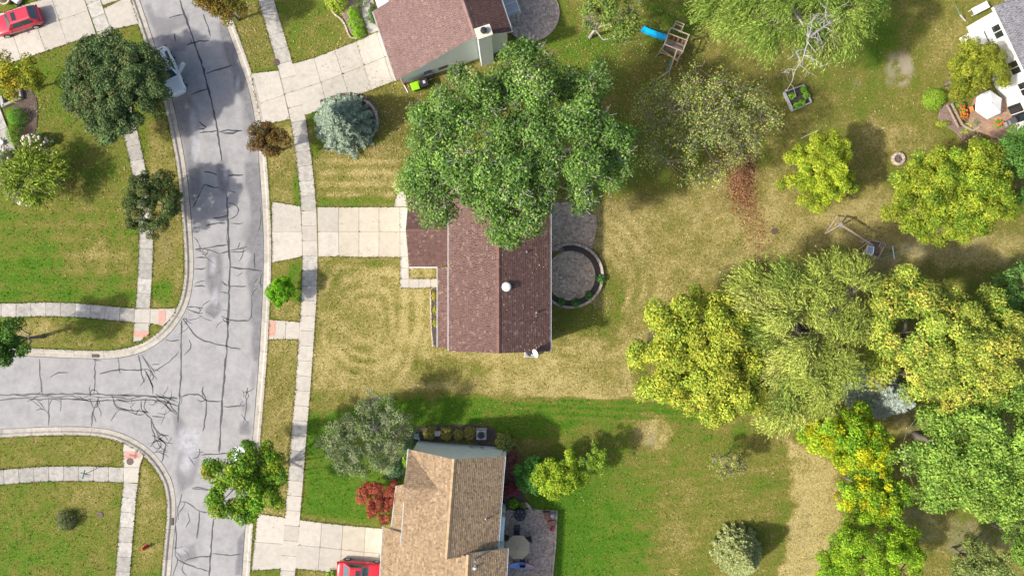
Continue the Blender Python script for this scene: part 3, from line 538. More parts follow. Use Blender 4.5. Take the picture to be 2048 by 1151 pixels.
# ------------------------------------------------------------------ houses
class Frame:
    def __init__(s, x, y, ang): s.x, s.y, s.a = x, y, R(ang); s.c, s.s = math.cos(s.a), math.sin(s.a)
    def __call__(s, u, v, z=0.0): return Vector((s.x + u * s.c - v * s.s, s.y + u * s.s + v * s.c, z))
def shingles(parent, A, B, C, D, pal, expo=0.18, tab=0.22, seed=1):
    A, B, C, D = Vector(A), Vector(B), Vector(C), Vector(D); rg = random.Random(seed)
    nrm = (B - A).cross(D - A) if (B - A).length > 1e-4 else (C - A).cross(D - A)
    nrm.normalize(); nrm = nrm if nrm.z > 0 else -nrm
    n = max(2, int(((C + D) / 2 - (A + B) / 2).length / expo)); vs = []; fs = []; cs = []
    for k in range(n):
        t0 = k / n; t1 = min(1.0, (k + 1.15) / n)
        a, b2 = A.lerp(D, t0), B.lerp(C, t0); c2, d2 = B.lerp(C, t1), A.lerp(D, t1); W = max((b2 - a).length, (c2 - d2).length)
        if W < 0.1: continue
        x = -rg.uniform(0, tab)
        row = rg.uniform(0.94, 1.06)
        while x < W:
            wd = tab * rg.uniform(0.55, 1.35); s0 = max(0, x / W); s1 = min(1, (x + wd - 0.012) / W); x += wd
            if s1 - s0 < 1e-3: continue
            h = 0.036 + rg.random() * 0.014
            p0, p1, p2, p3 = a.lerp(b2, s0), a.lerp(b2, s1), d2.lerp(c2, s1), d2.lerp(c2, s0)
            m = len(vs); vs += [p0 + nrm * h, p1 + nrm * h, p2 + nrm * 0.006, p3 + nrm * 0.006, p0 + nrm * 0.002, p1 + nrm * 0.002]
            fs += [(m, m + 1, m + 2, m + 3), (m + 4, m + 5, m + 1, m)]
            q = rg.random(); acc = 0
            for wgt, col in pal:
                acc += wgt
                if q <= acc: break
            f = rg.uniform(0.86, 1.14) * row; cs += [(col[0] * f, col[1] * f, col[2] * f, 1)] * 6
    mb = MB(); mb.add(vs, fs); return tag(mb.build('shingles', SHINGLE, parent, col=cs), kind='stuff')
def slope(root, A, B, C, D, pal, trim, seed, th=0.16, name='roof_slope'):
    dn = Vector((0, 0, -th)); A, B, C, D = map(Vector, (A, B, C, D))
    mb = MB().add([A, B, C, D, A + dn, B + dn, C + dn, D + dn], [(0, 1, 2, 3), (7, 6, 5, 4), (0, 4, 5, 1), (1, 5, 6, 2), (2, 6, 7, 3), (3, 7, 4, 0)])
    r = mb.build(name, trim, root); shingles(r, A, B, C, D, pal, seed=seed); return r
def ridge_cap(root, a, b, pal, mat, seed=5, w=0.21):
    a, b = Vector(a), Vector(b); d = (b - a); L_ = d.length; d.normalize(); sd = d.cross(Vector((0, 0, 1))).normalized(); n = int(L_ / 0.28); rg = random.Random(seed); vs = []; fs = []; cs = []
    for i in range(n):
        p = a + d * (L_ * i / n); q = a + d * (L_ * (i + 1.1) / n); h = 0.09; m = len(vs)
        for pt, e in ((p, 0.035), (q, 0.015)): vs += [pt - sd * w + Vector((0, 0, e - 0.075)), pt + Vector((0, 0, e + h)), pt + sd * w + Vector((0, 0, e - 0.075))]
        fs += [(m, m + 1, m + 4, m + 3), (m + 1, m + 2, m + 5, m + 4)]
        c = pal[0][1]; f = rg.uniform(1.0, 1.35); cs += [(c[0] * f, c[1] * f, c[2] * f, 1)] * 6
    return tag(MB().add(vs, fs).build('ridge_cap', mat, root, col=cs), kind='stuff')
def gutter(root, a, b, side):                     # a U channel along the eave
    a, b = Vector(a), Vector(b); d = (b - a).normalized(); o = Vector(side).normalized(); up = Vector((0, 0, 1)); prof = [(0.0, -0.16), (0.13, -0.16), (0.13, -0.03), (0.105, -0.03), (0.105, -0.13), (0.0, -0.13)]; vs = []
    for p in (a, b):
        for x, z in prof: vs.append(p + o * (x + 0.003) + up * z)
    k = len(prof); fs = [(i, (i + 1) % k, k + (i + 1) % k, k + i) for i in range(k)] + [tuple(range(k))[::-1], tuple(range(k, 2 * k))]
    return MB().add(vs, fs).build('gutter', WHITE, root)
def gable(root, F, uL, ur, uR, v0, v1, zL, zr, zR, pal, siding, seed=1, ov=0.32, walls=True, ridge=True, gut=(True, True)):
    if walls:
        sl = (zr - zL) / (ur - uL); sr = (zr - zR) / (uR - ur); a, b2 = uL + ov, uR - ov; drop = 0.17
        prof = [(a, -0.3), (b2, -0.3), (b2, zR + sr * ov - drop), (ur, zr - drop), (a, zL + sl * ov - drop)]; vs = [F(u, v0 + ov, z) for u, z in prof] + [F(u, v1 - ov, z) for u, z in prof]
        k = 5; MB().add(vs, [tuple(range(k)), tuple(range(k, 2 * k))[::-1]] + [(i, k + i, k + (i + 1) % k, (i + 1) % k) for i in range(k)]).build('wall', siding, root)
    s1 = slope(root, F(uL, v1, zL), F(uL, v0, zL), F(ur, v0, zr), F(ur, v1, zr), pal, WHITE, seed)
    s2 = slope(root, F(uR, v0, zR), F(uR, v1, zR), F(ur, v1, zr), F(ur, v0, zr), pal, WHITE, seed + 1)
    if ridge: ridge_cap(root, F(ur, v0, zr), F(ur, v1, zr), pal, SHINGLE)
    lu = F(0, 0) - F(1, 0)
    if gut[0]: gutter(root, F(uL, v1, zL), F(uL, v0, zL), lu)
    if gut[1]: gutter(root, F(uR, v0, zR), F(uR, v1, zR), -lu)
    return s1, s2
SID = pmat('siding_mint', (0.78, 0.85, 0.83), 0.05, 1.5, 0.6, 0.0); SID_W = pmat('siding_white', (0.80, 0.80, 0.79), 0.04, 1.5, 0.6); SID_G = pmat('siding_grey', (0.52, 0.53, 0.52), 0.06, 1.5, 0.6)
def lap(mat):                                     # lap boards as fine relief
    nt = mat.node_tree; b = nt.nodes['Principled BSDF']; g = N(nt, 'ShaderNodeNewGeometry'); sx = N(nt, 'ShaderNodeSeparateXYZ'); nt.links.new(g.outputs['Position'], sx.inputs[0])
    m = N(nt, 'ShaderNodeMath', operation='MULTIPLY'); m.inputs[1].default_value = 6.0; nt.links.new(sx.outputs['Z'], m.inputs[0]); fr = N(nt, 'ShaderNodeMath', operation='FRACT'); nt.links.new(m.outputs[0], fr.inputs[0])
    bp = N(nt, 'ShaderNodeBump'); bp.inputs['Strength'].default_value = 0.6; bp.inputs['Distance'].default_value = 0.03; nt.links.new(fr.outputs[0], bp.inputs['Height']); nt.links.new(bp.outputs[0], b.inputs['Normal'])
for q in (SID, SID_W, SID_G): lap(q)
PAL_RED = [(0.60, (0.132, 0.070, 0.057)), (0.19, (0.110, 0.057, 0.047)), (0.15, (0.152, 0.086, 0.070)), (0.06, (0.215, 0.135, 0.108))]
PAL_MAUVE = [(0.6, (0.195, 0.120, 0.105)), (0.2, (0.168, 0.10, 0.088)), (0.15, (0.225, 0.138, 0.118)), (0.05, (0.26, 0.172, 0.145))]
PAL_TAN = [(0.55, (0.312, 0.218, 0.126)), (0.25, (0.258, 0.178, 0.102)), (0.12, (0.365, 0.265, 0.16)), (0.08, (0.21, 0.146, 0.088))]
PAL_GREY = [(0.6, (0.155, 0.155, 0.175)), (0.2, (0.125, 0.125, 0.14)), (0.2, (0.195, 0.195, 0.215))]

# the burgundy-roofed house in the middle
F0 = Frame(0, 0, 0)
hm = empty('house', (-1.15, 1.5, 0), 'large house with burgundy shingle roof, attached garage wing and round paver patio', 'house')
gable(hm, F0, -5.82, -1.155, 3.51, -5.82, 8.9, 5.3, 7.6, 5.3, PAL_RED, SID_G, 11)
# garage wing: ridge runs west
sl = [F0(-9.9, 2.04, 2.8), F0(-5.5, 2.04, 2.8), F0(-5.5, 5.47, 4.75), F0(-9.9, 5.47, 4.75)]
slope(hm, *sl, PAL_RED, WHITE, 21); slope(hm, F0(-5.5, 8.9, 2.8), F0(-9.9, 8.9, 2.8), F0(-9.9, 5.47, 4.75), F0(-5.5, 5.47, 4.75), PAL_RED, WHITE, 22)
ridge_cap(hm, F0(-9.9, 5.47, 4.75), F0(-5.55, 5.47, 4.75), PAL_RED, SHINGLE)
gutter(hm, F0(-9.9, 2.04, 2.8), F0(-7.2, 2.04, 2.8), (0, -1, 0))
pr = [(2.34, -0.3), (8.6, -0.3), (8.6, 2.8), (5.47, 4.58), (2.34, 2.8)]
MB().add([(-9.6, y, z) for y, z in pr] + [(-5.6, y, z) for y, z in pr], [tuple(range(5)), tuple(range(5, 10))[::-1]] + [(i, 5 + i, 5 + (i + 1) % 5, (i + 1) % 5) for i in range(5)]).build('garage_wall', SID_G, hm)
gd = MB().box((-9.63, 5.47, 1.1), (0.06, 4.7, 2.3)).build('garage_door', WHITE, hm)
for i in range(4): MB().box((-9.675, 5.47, 0.3 + i * 0.56), (0.03, 4.6, 0.5)).build('door_panel', WHITE, gd)
# low pent roof along the front
slope(hm, F0(-7.08, 2.0, 3.0), F0(-7.08, -5.67, 3.0), F0(-5.45, -5.67, 3.75), F0(-5.45, 2.0, 3.75), PAL_RED, WHITE, 31)
gutter(hm, F0(-7.08, 2.0, 3.0), F0(-7.08, -5.67, 3.0), (-1, 0, 0))
MB().box((-6.1, -1.7, 1.3), (1.25, 7.4, 3.2)).build('porch_wall', SID_G, hm)
def vent_pipe(root, p, r, h, mat, name='vent_pipe'): return MB().lathe(p, [(r * 1.7, -0.06), (r * 1.7, 0.03), (r, 0.05), (r, h), (r * 0.7, h), (r * 0.7, h - 0.05)], 14).build(name, mat, root)
def zred(x): return 7.6 - (abs(x + 1.155)) * 2.3 / 4.665
for px, py, r, h, kind in ((1014, 495, 0.13, 0.55, 'flue_pipe'), (1053, 503, 0.07, 0.35, 'vent_pipe'), (1073, 625, 0.07, 0.4, 'vent_pipe'), (975, 493, 0.04, 0.25, 'vent_pipe')):
    p = P(px, py, 6.6); p.z = zred(p.x); vent_pipe(hm, p, r, h, GREYM, kind)
p = P(1013, 573, 7.3); p.z = zred(p.x)
MB().lathe(p, [(0.30, -0.12), (0.30, 0.12), (0.42, 0.14), (0.43, 0.22), (0.36, 0.32), (0.2, 0.37)], 24).build('roof_vent', WHITE, hm, smooth=True)
# satellite dish on the gable end
dr = empty('satellite_dish', (2.2, -5.9, 5.2), 'pale satellite dish on an arm at the gable corner of the burgundy roof', 'satellite dish')
base = Vector((2.3, -5.98, 5.35)); hd = base + Vector((0.0, 0.15, 1.25))
MB().tube([base + Vector((0, 0.1, -0.5)), base, hd], 0.035, 8).build('mast', GREYM, dr)
ax = Vector((-0.85, -0.35, 0.45)).normalized(); q = ax.to_track_quat('Z', 'Y'); vs = []; fs = []
for i in range(7):
    rr = 0.42 * i / 6
    for k in range(20):
        a = 2 * math.pi * k / 20; vs.append(hd + ax * 0.08 + q @ Vector((rr * math.cos(a), rr * 1.12 * math.sin(a), 0.9 * rr * rr)))
n0 = len(vs); vs += [v - ax * 0.015 for v in vs[:n0]]
for i in range(6):
    for k in range(20):
        l = (k + 1) % 20; fs += [(i * 20 + k, i * 20 + l, (i + 1) * 20 + l, (i + 1) * 20 + k), (n0 + i * 20 + k, n0 + (i + 1) * 20 + k, n0 + (i + 1) * 20 + l, n0 + i * 20 + l)]
fs += [(120 + k, n0 + 120 + k, n0 + 120 + (k + 1) % 20, 120 + (k + 1) % 20) for k in range(20)]
DISH = pmat('dish_paint', (0.62, 0.68, 0.70), 0.05, 3, 0.5)
MB().add(vs, fs).build('dish', DISH, dr, smooth=True)
MB().tube([hd + q @ Vector((0, -0.45, 0.2)), hd + ax * 0.6 + Vector((0, 0, -0.05))], 0.018, 6).build('feed_arm', GREYM, dr); MB().box(hd + ax * 0.62 + Vector((0, 0, -0.04)), (0.12, 0.1, 0.1)).build('feed_horn', WHITE, dr)
def ac_unit(px, py, z, rz, label, s=0.85):
    r = empty('air_conditioner', P(px, py, z), label, 'air conditioner', rz=R(rz))
    MB().box((0, 0, 0.05), (s + .18, s + .18, 0.1)).build('pad', CONC, r, local=True); MB().box((0, 0, 0.48), (s, s, 0.76)).build('cabinet', GREYM, r, local=True)
    MB().lathe((0, 0, 0.861), [(s * .42, 0), (s * .42, 0.02), (s * .38, 0.02), (s * .37, 0.004)], 24).build('fan_ring', BLACK, r, local=True)
    for k in range(5):
        a = 2 * math.pi * k / 5; MB().box((math.cos(a) * s * .19, math.sin(a) * s * .19, 0.872), (s * .3, s * .11, 0.012), a).build('fan_blade', GREYM, r, local=True)
    for k in range(3): MB().lathe((0, 0, 0.885), [(s * (.12 + .1 * k), 0), (s * (.12 + .1 * k), 0.012), (s * (.105 + .1 * k), 0.012), (s * (.105 + .1 * k), 0)], 20).build('guard_ring', GREYM, r, local=True)
ac_unit(1060, 702, 0, 0, 'grey air conditioner on the ground below the satellite dish', 1.0)

# patios in rings of pavers
def paver_rings(name, centre, rmax, inside, parent, seed, z=0.05, dr=0.2, pw=0.22, tones=((0.64, 0.48, 0.345), (0.48, 0.36, 0.26), (0.74, 0.58, 0.43))):
    rg = random.Random(seed); vs = []; fs = []; cs = []
    k = 0; rr = 0.06
    while rr < rmax:
        n = max(5, int(2 * math.pi * (rr + dr / 2) / pw)); a0 = rg.random()
        for i in range(n):
            t0 = 2 * math.pi * (i + a0) / n; t1 = 2 * math.pi * (i + 1 + a0) / n; g = 0.011 / (rr + 0.1); am = (t0 + t1) / 2; rm = rr + dr / 2
            if not inside(centre[0] + rm * math.cos(am), centre[1] + rm * math.sin(am)): continue
            m = len(vs); h = z + rg.uniform(-0.006, 0.006)
            for zz in (h, h - 0.06):
                for ra, t in ((rr + 0.010, t0 + g), (rr + dr - 0.010, t0 + g), (rr + dr - 0.010, t1 - g), (rr + 0.010, t1 - g)): vs.append((centre[0] + ra * math.cos(t), centre[1] + ra * math.sin(t), zz))
            fs += [(m, m + 1, m + 2, m + 3), (m + 4, m + 5, m + 1, m), (m + 5, m + 6, m + 2, m + 1), (m + 6, m + 7, m + 3, m + 2), (m + 7, m + 4, m, m + 3)]
            c = tones[rg.choice((0, 0, 0, 1, 2))]; f = rg.uniform(0.82, 1.18); cs += [(c[0] * f, c[1] * f, c[2] * f, 1)] * 8
        rr += dr; k += 1
    return tag(MB().add(vs, fs).build(name, PAVER, parent, col=cs), kind='stuff')
SAND = pmat('joint_sand', (0.26, 0.21, 0.165), 0.3, 8, 0.95)
C1 = P(1141, 551); C2 = P(1136, 449)
pt = empty('round_patio', (C1.x, C1.y, 0), 'round paver patio ringed by a low stone planter behind the burgundy-roofed house', 'patio')
MB().lathe((C1.x, C1.y, 0), [(2.5, -0.1), (2.5, 0.02)], 40).build('bedding', SAND, pt)
paver_rings('pavers', (C1.x, C1.y), 2.44, lambda x, y: x > 3.0, pt, 3, z=0.07)
upo = [(1092, 405), (1150, 405), (1168, 420), (1175, 430), (1188, 433), (1190, 447), (1188, 465), (1183, 480), (1180, 497), (1150, 500), (1092, 505)]
MB().prism(PL(upo), -0.1, 0.025).build('bedding', SAND, tag(empty('paver_terrace', (C2.x, C2.y, 0), 'wavy-edged paver terrace joined to the round patio under the big maple', 'patio')))
upw = [(p.x, p.y) for p in PL(upo)]; po = bpy.data.objects['paver_terrace']
def inpl(x, y, poly=upw): return bool(in_poly(np.array([x]), np.array([y]), poly)[0])
paver_rings('pavers', (C2.x, C2.y), 4.2, lambda x, y: inpl(x, y) and (x - C1.x) ** 2 + (y - C1.y) ** 2 > 3.3 ** 2, po, 4, z=0.06)
ln = resample(PL(upo[1:9]), 0.25); nn = normals2(ln)
for i in range(len(ln) - 1):
    a, b2 = ln[i], ln[i + 1]; slab(po, [a - nn[i] * .02, b2 - nn[i + 1] * .02, b2 + nn[i + 1] * .2, a + nn[i] * .2], STONE, z=0.085, gap=0.008, name='edge_block')
def ring_wall(root, c, r0, r1, a0, a1, h, n, name='wall_block'):
    for k in range(2):
        zz0, zz1 = (-0.05, h * 0.62) if k == 0 else (h * 0.63, h); q0, q1 = (r0 + .02, r1 - .02) if k == 0 else (r0, r1)
        for i in range(n):
            t0 = a0 + (a1 - a0) * (i + 0.5 * k * 0) / n; t1 = a0 + (a1 - a0) * (i + 1) / n; g = 0.008 / r1
            pts = [(c.x + r * math.cos(t), c.y + r * math.sin(t)) for r, t in ((q0, t0 + g), (q1, t0 + g), (q1, t1 - g), (q0, t1 - g))]
            MB().prism(pts, zz0, zz1 + rr_.uniform(-.008, .008), 0.012).build(name, STONE, root)
ring_wall(pt, C1, 3.02, 3.28, R(-132), R(128), 0.42, 56)
vs = []; fs = []; nseg = 60; ringr = [2.5, 2.7, 2.9, 3.03]
for i in range(nseg + 1):
    t = R(-130) + R(234) * i / nseg
    for j, r in enumerate(ringr): vs.append((C1.x + r * math.cos(t), C1.y + r * math.sin(t), 0.10 + 0.1 * (j > 0) + rr_.uniform(0, 0.05)))
for i in range(nseg):
    for j in range(3): fs.append((i * 4 + j, i * 4 + j + 1, (i + 1) * 4 + j + 1, (i + 1) * 4 + j))
MB().add(vs, fs).build('planting_soil', MULCH_D, pt)
stp = P(1108, 485); MB().lathe((stp.x, stp.y, 0), [(0.78, -0.05), (0.78, 0.16)], 24).build('step_core', SAND, pt)
paver_rings('step_pavers', (stp.x, stp.y), 0.7, lambda x, y: True, pt, 9, z=0.2); ring_wall(pt, stp, 0.72, 0.92, R(-30), R(150), 0.24, 14, 'step_block')

# tan-roofed house at the bottom
FB = Frame(-5.47, -19.7, -4.3)
hb = empty('house', (-5.5, -20, 0), 'house with light tan shingle roof and mint gable wall behind clipped shrubs', 'house')
gable(hb, FB, -4.43, 0.0, 4.43, -4.45, 4.45, 5.2, 7.55, 5.2, PAL_TAN, SID, 41)
# west-facing cross gable on the front slope
e0, e1, pk, vv = FB(-4.43, 4.42, 5.2), FB(-4.43, -1.6, 5.2), FB(-4.45, 1.4, 6.85), FB(-1.33, 1.4, 6.85)
up = Vector((0, 0, 0.03))
MB().add([e0, pk, vv, e1], [(0, 1, 2), (1, 3, 2), (0, 3, 1)]).build('cross_gable', WHITE, hb); cg = bpy.data.objects[hb.children[-1].name]
shingles(cg, e0 + up, e0 + up, vv + up, pk + up, PAL_TAN, seed=51); shingles(cg, e1 + up, e1 + up, pk + up, vv + up, PAL_TAN, seed=52)
# wing to the south: long slope over the garage, short one over the patio
FW = Frame(-3.9, -24.12, -3.2)
s1 = slope(hb, FW(-8.5, 0.75, 2.8), FW(-8.5, -11, 2.8), FW(0, -11, 7.2), FW(0, 0.0, 7.2), PAL_TAN, WHITE, 61)
slope(hb, FW(3.45, -11, 5.4), FW(3.45, 0.3, 5.4), FW(0, 0.3, 7.2), FW(0, -11, 7.2), PAL_TAN, WHITE, 62); ridge_cap(hb, FW(0, -11, 7.2), FW(0, 0.2, 7.2), PAL_TAN, SHINGLE)
gutter(hb, FW(-8.5, 0.75, 2.8), FW(-8.5, -11, 2.8), (-1, 0, 0)); gutter(hb, FW(3.45, -11, 5.4), FW(3.45, 0.3, 5.4), (1, 0, 0))
pr = [(-8.2, -0.3), (3.15, -0.3), (3.15, 5.35), (0, 7.0), (-8.2, 2.75)]
MB().add([FW(u, 0.02, z) for u, z in pr] + [FW(u, -10.7, z) for u, z in pr], [tuple(range(5))[::-1], tuple(range(5, 10))] + [(i, (i + 1) % 5, 5 + (i + 1) % 5, 5 + i) for i in range(5)]).build('wing_wall', SID, hb)
# low strip roof by the front door
a_, b_ = P(794, 971, 3.0), P(783, 1062, 3.0); c_, d_ = FB(-3.6, -3.9, 3.6), FB(-3.6, 1.1, 3.6)
slope(hb, a_, b_, FB(-4.0, -3.6, 3.55), FB(-4.0, 0.9, 3.55), PAL_TAN, WHITE, 71); gutter(hb, a_, b_, (-1, 0, 0))
MB().box(FB(-4.35, -1.4, 1.35), (0.7, 4.2, 3.0), FB.a).build('porch_wall', SID, hb)
MB().tube([FB(-4.42, 4.2, 5.0), FB(-4.15, 4.14, 4.7), FB(-4.15, 4.17, 0.1), FB(-4.2, 4.7, 0.05)], 0.05, 6).build('downspout', WHITE, hb); MB().tube([FB(4.42, 4.3, 5.0), FB(4.17, 4.16, 4.7), FB(4.17, 4.16, 0.1)], 0.05, 6).build('downspout', WHITE, hb)
MB().box(FB(4.35, 3.6, 2.4), (0.55, 0.9, 4.9), FB.a).build('chimney_chase', SID, hb)
MB().box(FB(4.5, -2.6, 2.0), (0.9, 2.2, 4.4), FB.a).build('bay_wall', SID, hb); MB().box(FB(4.75, -1.45, 3.6), (0.35, 0.3, 0.5), FB.a).build('wall_lamp', GREYM, hb)
for u, z in ((1.2, 1.3), (2.2, 1.4)): MB().box(FB(u, 4.2, z), (0.3, 0.16, 0.5), FB.a).build('utility_meter', GREYM, hb)
p = P(973, 1037, 5.9); p.z = 7.55 - abs((p.x - (-5.47)) * FB.c) * .53 + 0.05; vent_pipe(hb, p, 0.06, 0.35, GREYM)
p = P(947, 1129, 6.8); vent_pipe(hb, FW(0.55, -1.0, 6.9), 0.12, 0.35, WHITE, 'flue_pipe'); vent_pipe(hb, FW(0.6, -0.2, 6.88), 0.09, 0.75, GREYM, 'flue_pipe')

# mauve-roofed house at the top
FT = Frame(-3.27, 22.54, 18.6)                     # origin: south end of the ridge, u across to the east, v along the ridge
ht = empty('house', (-4, 26, 0), 'house with pinkish mauve roof and white chimney chase beside the lime bin', 'house')
slope(ht, FT(-8.25, 7.0, 2.8), FT(-8.25, 0, 2.8), FT(0, 0, 7.2), FT(0, 7.0, 7.2), PAL_MAUVE, WHITE, 81); slope(ht, FT(-6.5, 18, 3.73), FT(-6.5, 7.0, 3.73), FT(0, 7.0, 7.2), FT(0, 18, 7.2), PAL_MAUVE, WHITE, 82)
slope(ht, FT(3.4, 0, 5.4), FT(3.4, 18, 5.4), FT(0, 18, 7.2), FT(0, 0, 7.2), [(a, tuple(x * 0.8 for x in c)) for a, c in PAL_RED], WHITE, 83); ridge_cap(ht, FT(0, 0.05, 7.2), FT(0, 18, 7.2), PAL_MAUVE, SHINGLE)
lu = FT(0, 0) - FT(1, 0); gutter(ht, FT(-8.25, 7, 2.8), FT(-8.25, 0, 2.8), lu); gutter(ht, FT(3.4, 0, 5.4), FT(3.4, 18, 5.4), -lu)
pr = [(-7.9, -0.3), (3.1, -0.3), (3.1, 5.4), (0, 7.02), (-7.9, 2.8)]
MB().add([FT(u, 0.35, z) for u, z in pr] + [FT(u, 6.9, z) for u, z in pr], [tuple(range(5)), tuple(range(5, 10))[::-1]] + [(i, 5 + i, 5 + (i + 1) % 5, (i + 1) % 5) for i in range(5)]).build('wall', SID, ht)
pr[0] = (-6.1, -0.3); pr[4] = (-6.1, 3.7)
MB().add([FT(u, 6.95, z) for u, z in pr] + [FT(u, 17.6, z) for u, z in pr], [tuple(range(5)), tuple(range(5, 10))[::-1]] + [(i, 5 + i, 5 + (i + 1) % 5, (i + 1) % 5) for i in range(5)]).build('wall', SID, ht)
MB().box(FT(-7.1, 8.3, 2.55), (1.3, 2.2, 0.16), FT.a).build('porch_canopy', WHITE, ht); MB().box(FT(-7.4, 7.6, 1.3), (0.14, 0.14, 2.4), FT.a).build('porch_post', WHITE, ht)
ch = MB().box(FT(0.75, -0.1, 3.9), (1.25, 0.8, 7.9), FT.a).build('chimney_chase', SID, ht); MB().box(FT(0.75, -0.1, 7.9), (1.45, 1.0, 0.12), FT.a).build('chimney_cap', pmat('chase_cap', (0.62, 0.57, 0.47), .06, 3, .7), ch)
fp = FT(0.78, -0.1, 7.96); MB().lathe(fp, [(0.22, 0), (0.22, 0.22), (0.30, 0.24), (0.30, 0.34), (0.1, 0.38)], 20).build('flue_cap', BLACK, ch)
MB().tube([FT(-8.1, 0.3, 2.6), FT(-7.86, 0.3, 2.4), FT(-7.86, 0.25, 0.1), FT(-7.7, -0.6, 0.05)], 0.05, 6).build('downspout', WHITE, ht); MB().box(FT(3.0, 0.27, 2.6), (0.1, 0.1, 5.2), FT.a).build('downspout', WHITE, ht)
MB().box(FT(-3.6, 0.31, 1.0), (1.0, 0.08, 0.5), FT.a).build('basement_window', GLASS, ht)
aw = MB().box(FT(4.35, 5.2, 2.75), (1.5, 5.6, 0.08), FT.a).build('patio_awning', GREYM, ht)
for i in range(7): MB().box(FT(4.35, 2.65 + i * 0.85, 2.83), (1.5, 0.05, 0.06), FT.a).build('awning_rib', WHITE, aw)
MB().box(FT(5.1, 5.2, 2.75), (0.08, 5.7, 0.16), FT.a).build('awning_edge', WHITE, aw)
for v in (2.6, 7.8): MB().box(FT(5.02, v, 1.35), (0.1, 0.1, 2.7), FT.a).build('awning_post', WHITE, aw)
C3 = P(1062, 26)
tp = empty('round_patio', (C3.x, C3.y, 0), 'round paver patio beside the mauve-roofed house and its grey awning', 'patio'); MB().lathe((C3.x, C3.y, 0), [(2.8, -0.1), (2.8, 0.02)], 40).build('bedding', SAND, tp)
paver_rings('pavers', (C3.x, C3.y), 2.7, lambda x, y: True, tp, 12, z=0.06, tones=((0.50, 0.40, 0.33), (0.38, 0.305, 0.255), (0.60, 0.49, 0.41)))
ring_wall(tp, C3, 2.66, 2.86, 0, 2 * math.pi, 0.12, 60, 'edge_block')

# white house at the right edge
ev = P(1987, 14, 4.6); FR = Frame(ev.x, ev.y, 25.6)   # u into the house, v north along the wall; origin at its north-west eave corner
hr = empty('house', tuple(FR(4, -8, 0)), 'bright white house with slate grey roof behind the olive tree and white parasol', 'house')
slope(hr, FR(0, 0, 4.6), FR(0, -16, 4.6), FR(5.2, -16, 7.2), FR(5.2, 0, 7.2), PAL_GREY, WHITE, 91); slope(hr, FR(10.4, -16, 4.6), FR(10.4, 0, 4.6), FR(5.2, 0, 7.2), FR(5.2, -16, 7.2), PAL_GREY, WHITE, 92)
ridge_cap(hr, FR(5.2, -16, 7.2), FR(5.2, 0, 7.2), PAL_GREY, SHINGLE); gutter(hr, FR(0, 0, 4.6), FR(0, -16, 4.6), FR(0, 0) - FR(1, 0))
pr = [(0.35, -0.3), (10.05, -0.3), (10.05, 4.6), (5.2, 7.0), (0.35, 4.6)]
MB().add([FR(u, -0.35, z) for u, z in pr] + [FR(u, -15.7, z) for u, z in pr], [tuple(range(5))[::-1], tuple(range(5, 10))] + [(i, (i + 1) % 5, 5 + (i + 1) % 5, 5 + i) for i in range(5)]).build('wall', SID_W, hr)
def window(root, F, u, v, z, w_, h_, panes=2):
    wo = MB().box(F(u, v, z), (0.08, w_ + 0.16, h_ + 0.16), F.a).build('window', WHITE, root)
    for k in range(panes): MB().box(F(u - 0.035, v - w_ / 2 + w_ * (k + 0.5) / panes, z), (0.03, w_ / panes - 0.08, h_ - 0.06), F.a).build('pane', GLASS, wo)
window(hr, FR, 0.31, -2.2, 3.5, 1.3, 1.2); window(hr, FR, 0.31, -6.0, 3.4, 1.3, 1.2); window(hr, FR, 0.31, -2.3, 1.2, 1.6, 1.7, 2); window(hr, FR, 0.31, -10.2, 1.15, 1.9, 2.1, 2); window(hr, FR, 0.31, -8.2, 3.4, 1.3, 1.2)
MB().box(FR(-0.25, -1.9, 0.9), (1.1, 1.7, 1.9), FR.a).build('bay', SID_W, hr)
# ------------------------------------------------------------------ trees and shrubs
LB = np.array([1.10, 1.18, 0.78]); LS, LN = 0.66, 1.9
def unit(v): return v / (np.linalg.norm(v, axis=1, keepdims=True) + 1e-9)
def rdir(n, g): return unit(g.normal(size=(n, 3)))
def leaf_obj(name, pos, axis, nrm, Ln, Wn, col, mat, parent, fold=0.0):
    axis = unit(axis); side = unit(np.cross(axis, nrm)); nn = np.cross(side, axis); o = np.array(ORIG[parent.name]); pos = pos - o
    Ln = Ln[:, None]; Wn = Wn[:, None]
    V = np.stack([pos - axis * Ln * 0.5, pos + side * Wn * 0.5 - axis * Ln * .08 + nn * Wn * fold, pos + axis * Ln * 0.5, pos - side * Wn * 0.5 - axis * Ln * .08 + nn * Wn * fold], 1).reshape(-1, 3)
    F = np.arange(len(V)).reshape(-1, 4); me = np_mesh(name, V, F)
    a = me.attributes.new('col', 'FLOAT_COLOR', 'POINT'); c4 = np.ones((len(V), 4), np.float32); c4[:, :3] = np.repeat(np.clip(col, 0.004, 0.9), 4, axis=0); a.data.foreach_set('color', c4.ravel())
    return link(name, me, mat, parent)
def pick(pal, n, g):
    w_ = np.array([p[0] for p in pal]); c = np.array([p[1] for p in pal]); return c[g.choice(len(pal), n, p=w_ / w_.sum())]
def foot_poly(foot, z, g):
    if isinstance(foot, list): return np.array([P(a, b, z)[:2] for a, b in foot])
    cx, cy, rx, ry = foot[:4]; c = P(cx, cy, z); k = (CAMH - z) / CAMH / 20; a = np.linspace(0, 2 * math.pi, 28, endpoint=False)
    f = 1 + 0.07 * np.sin(a * 3 + g.random() * 6) + 0.06 * np.sin(a * 5 + g.random() * 6) + 0.05 * g.normal(size=28)
    return np.stack([c.x + rx * k * f * np.cos(a), c.y + ry * k * f * np.sin(a)], 1)
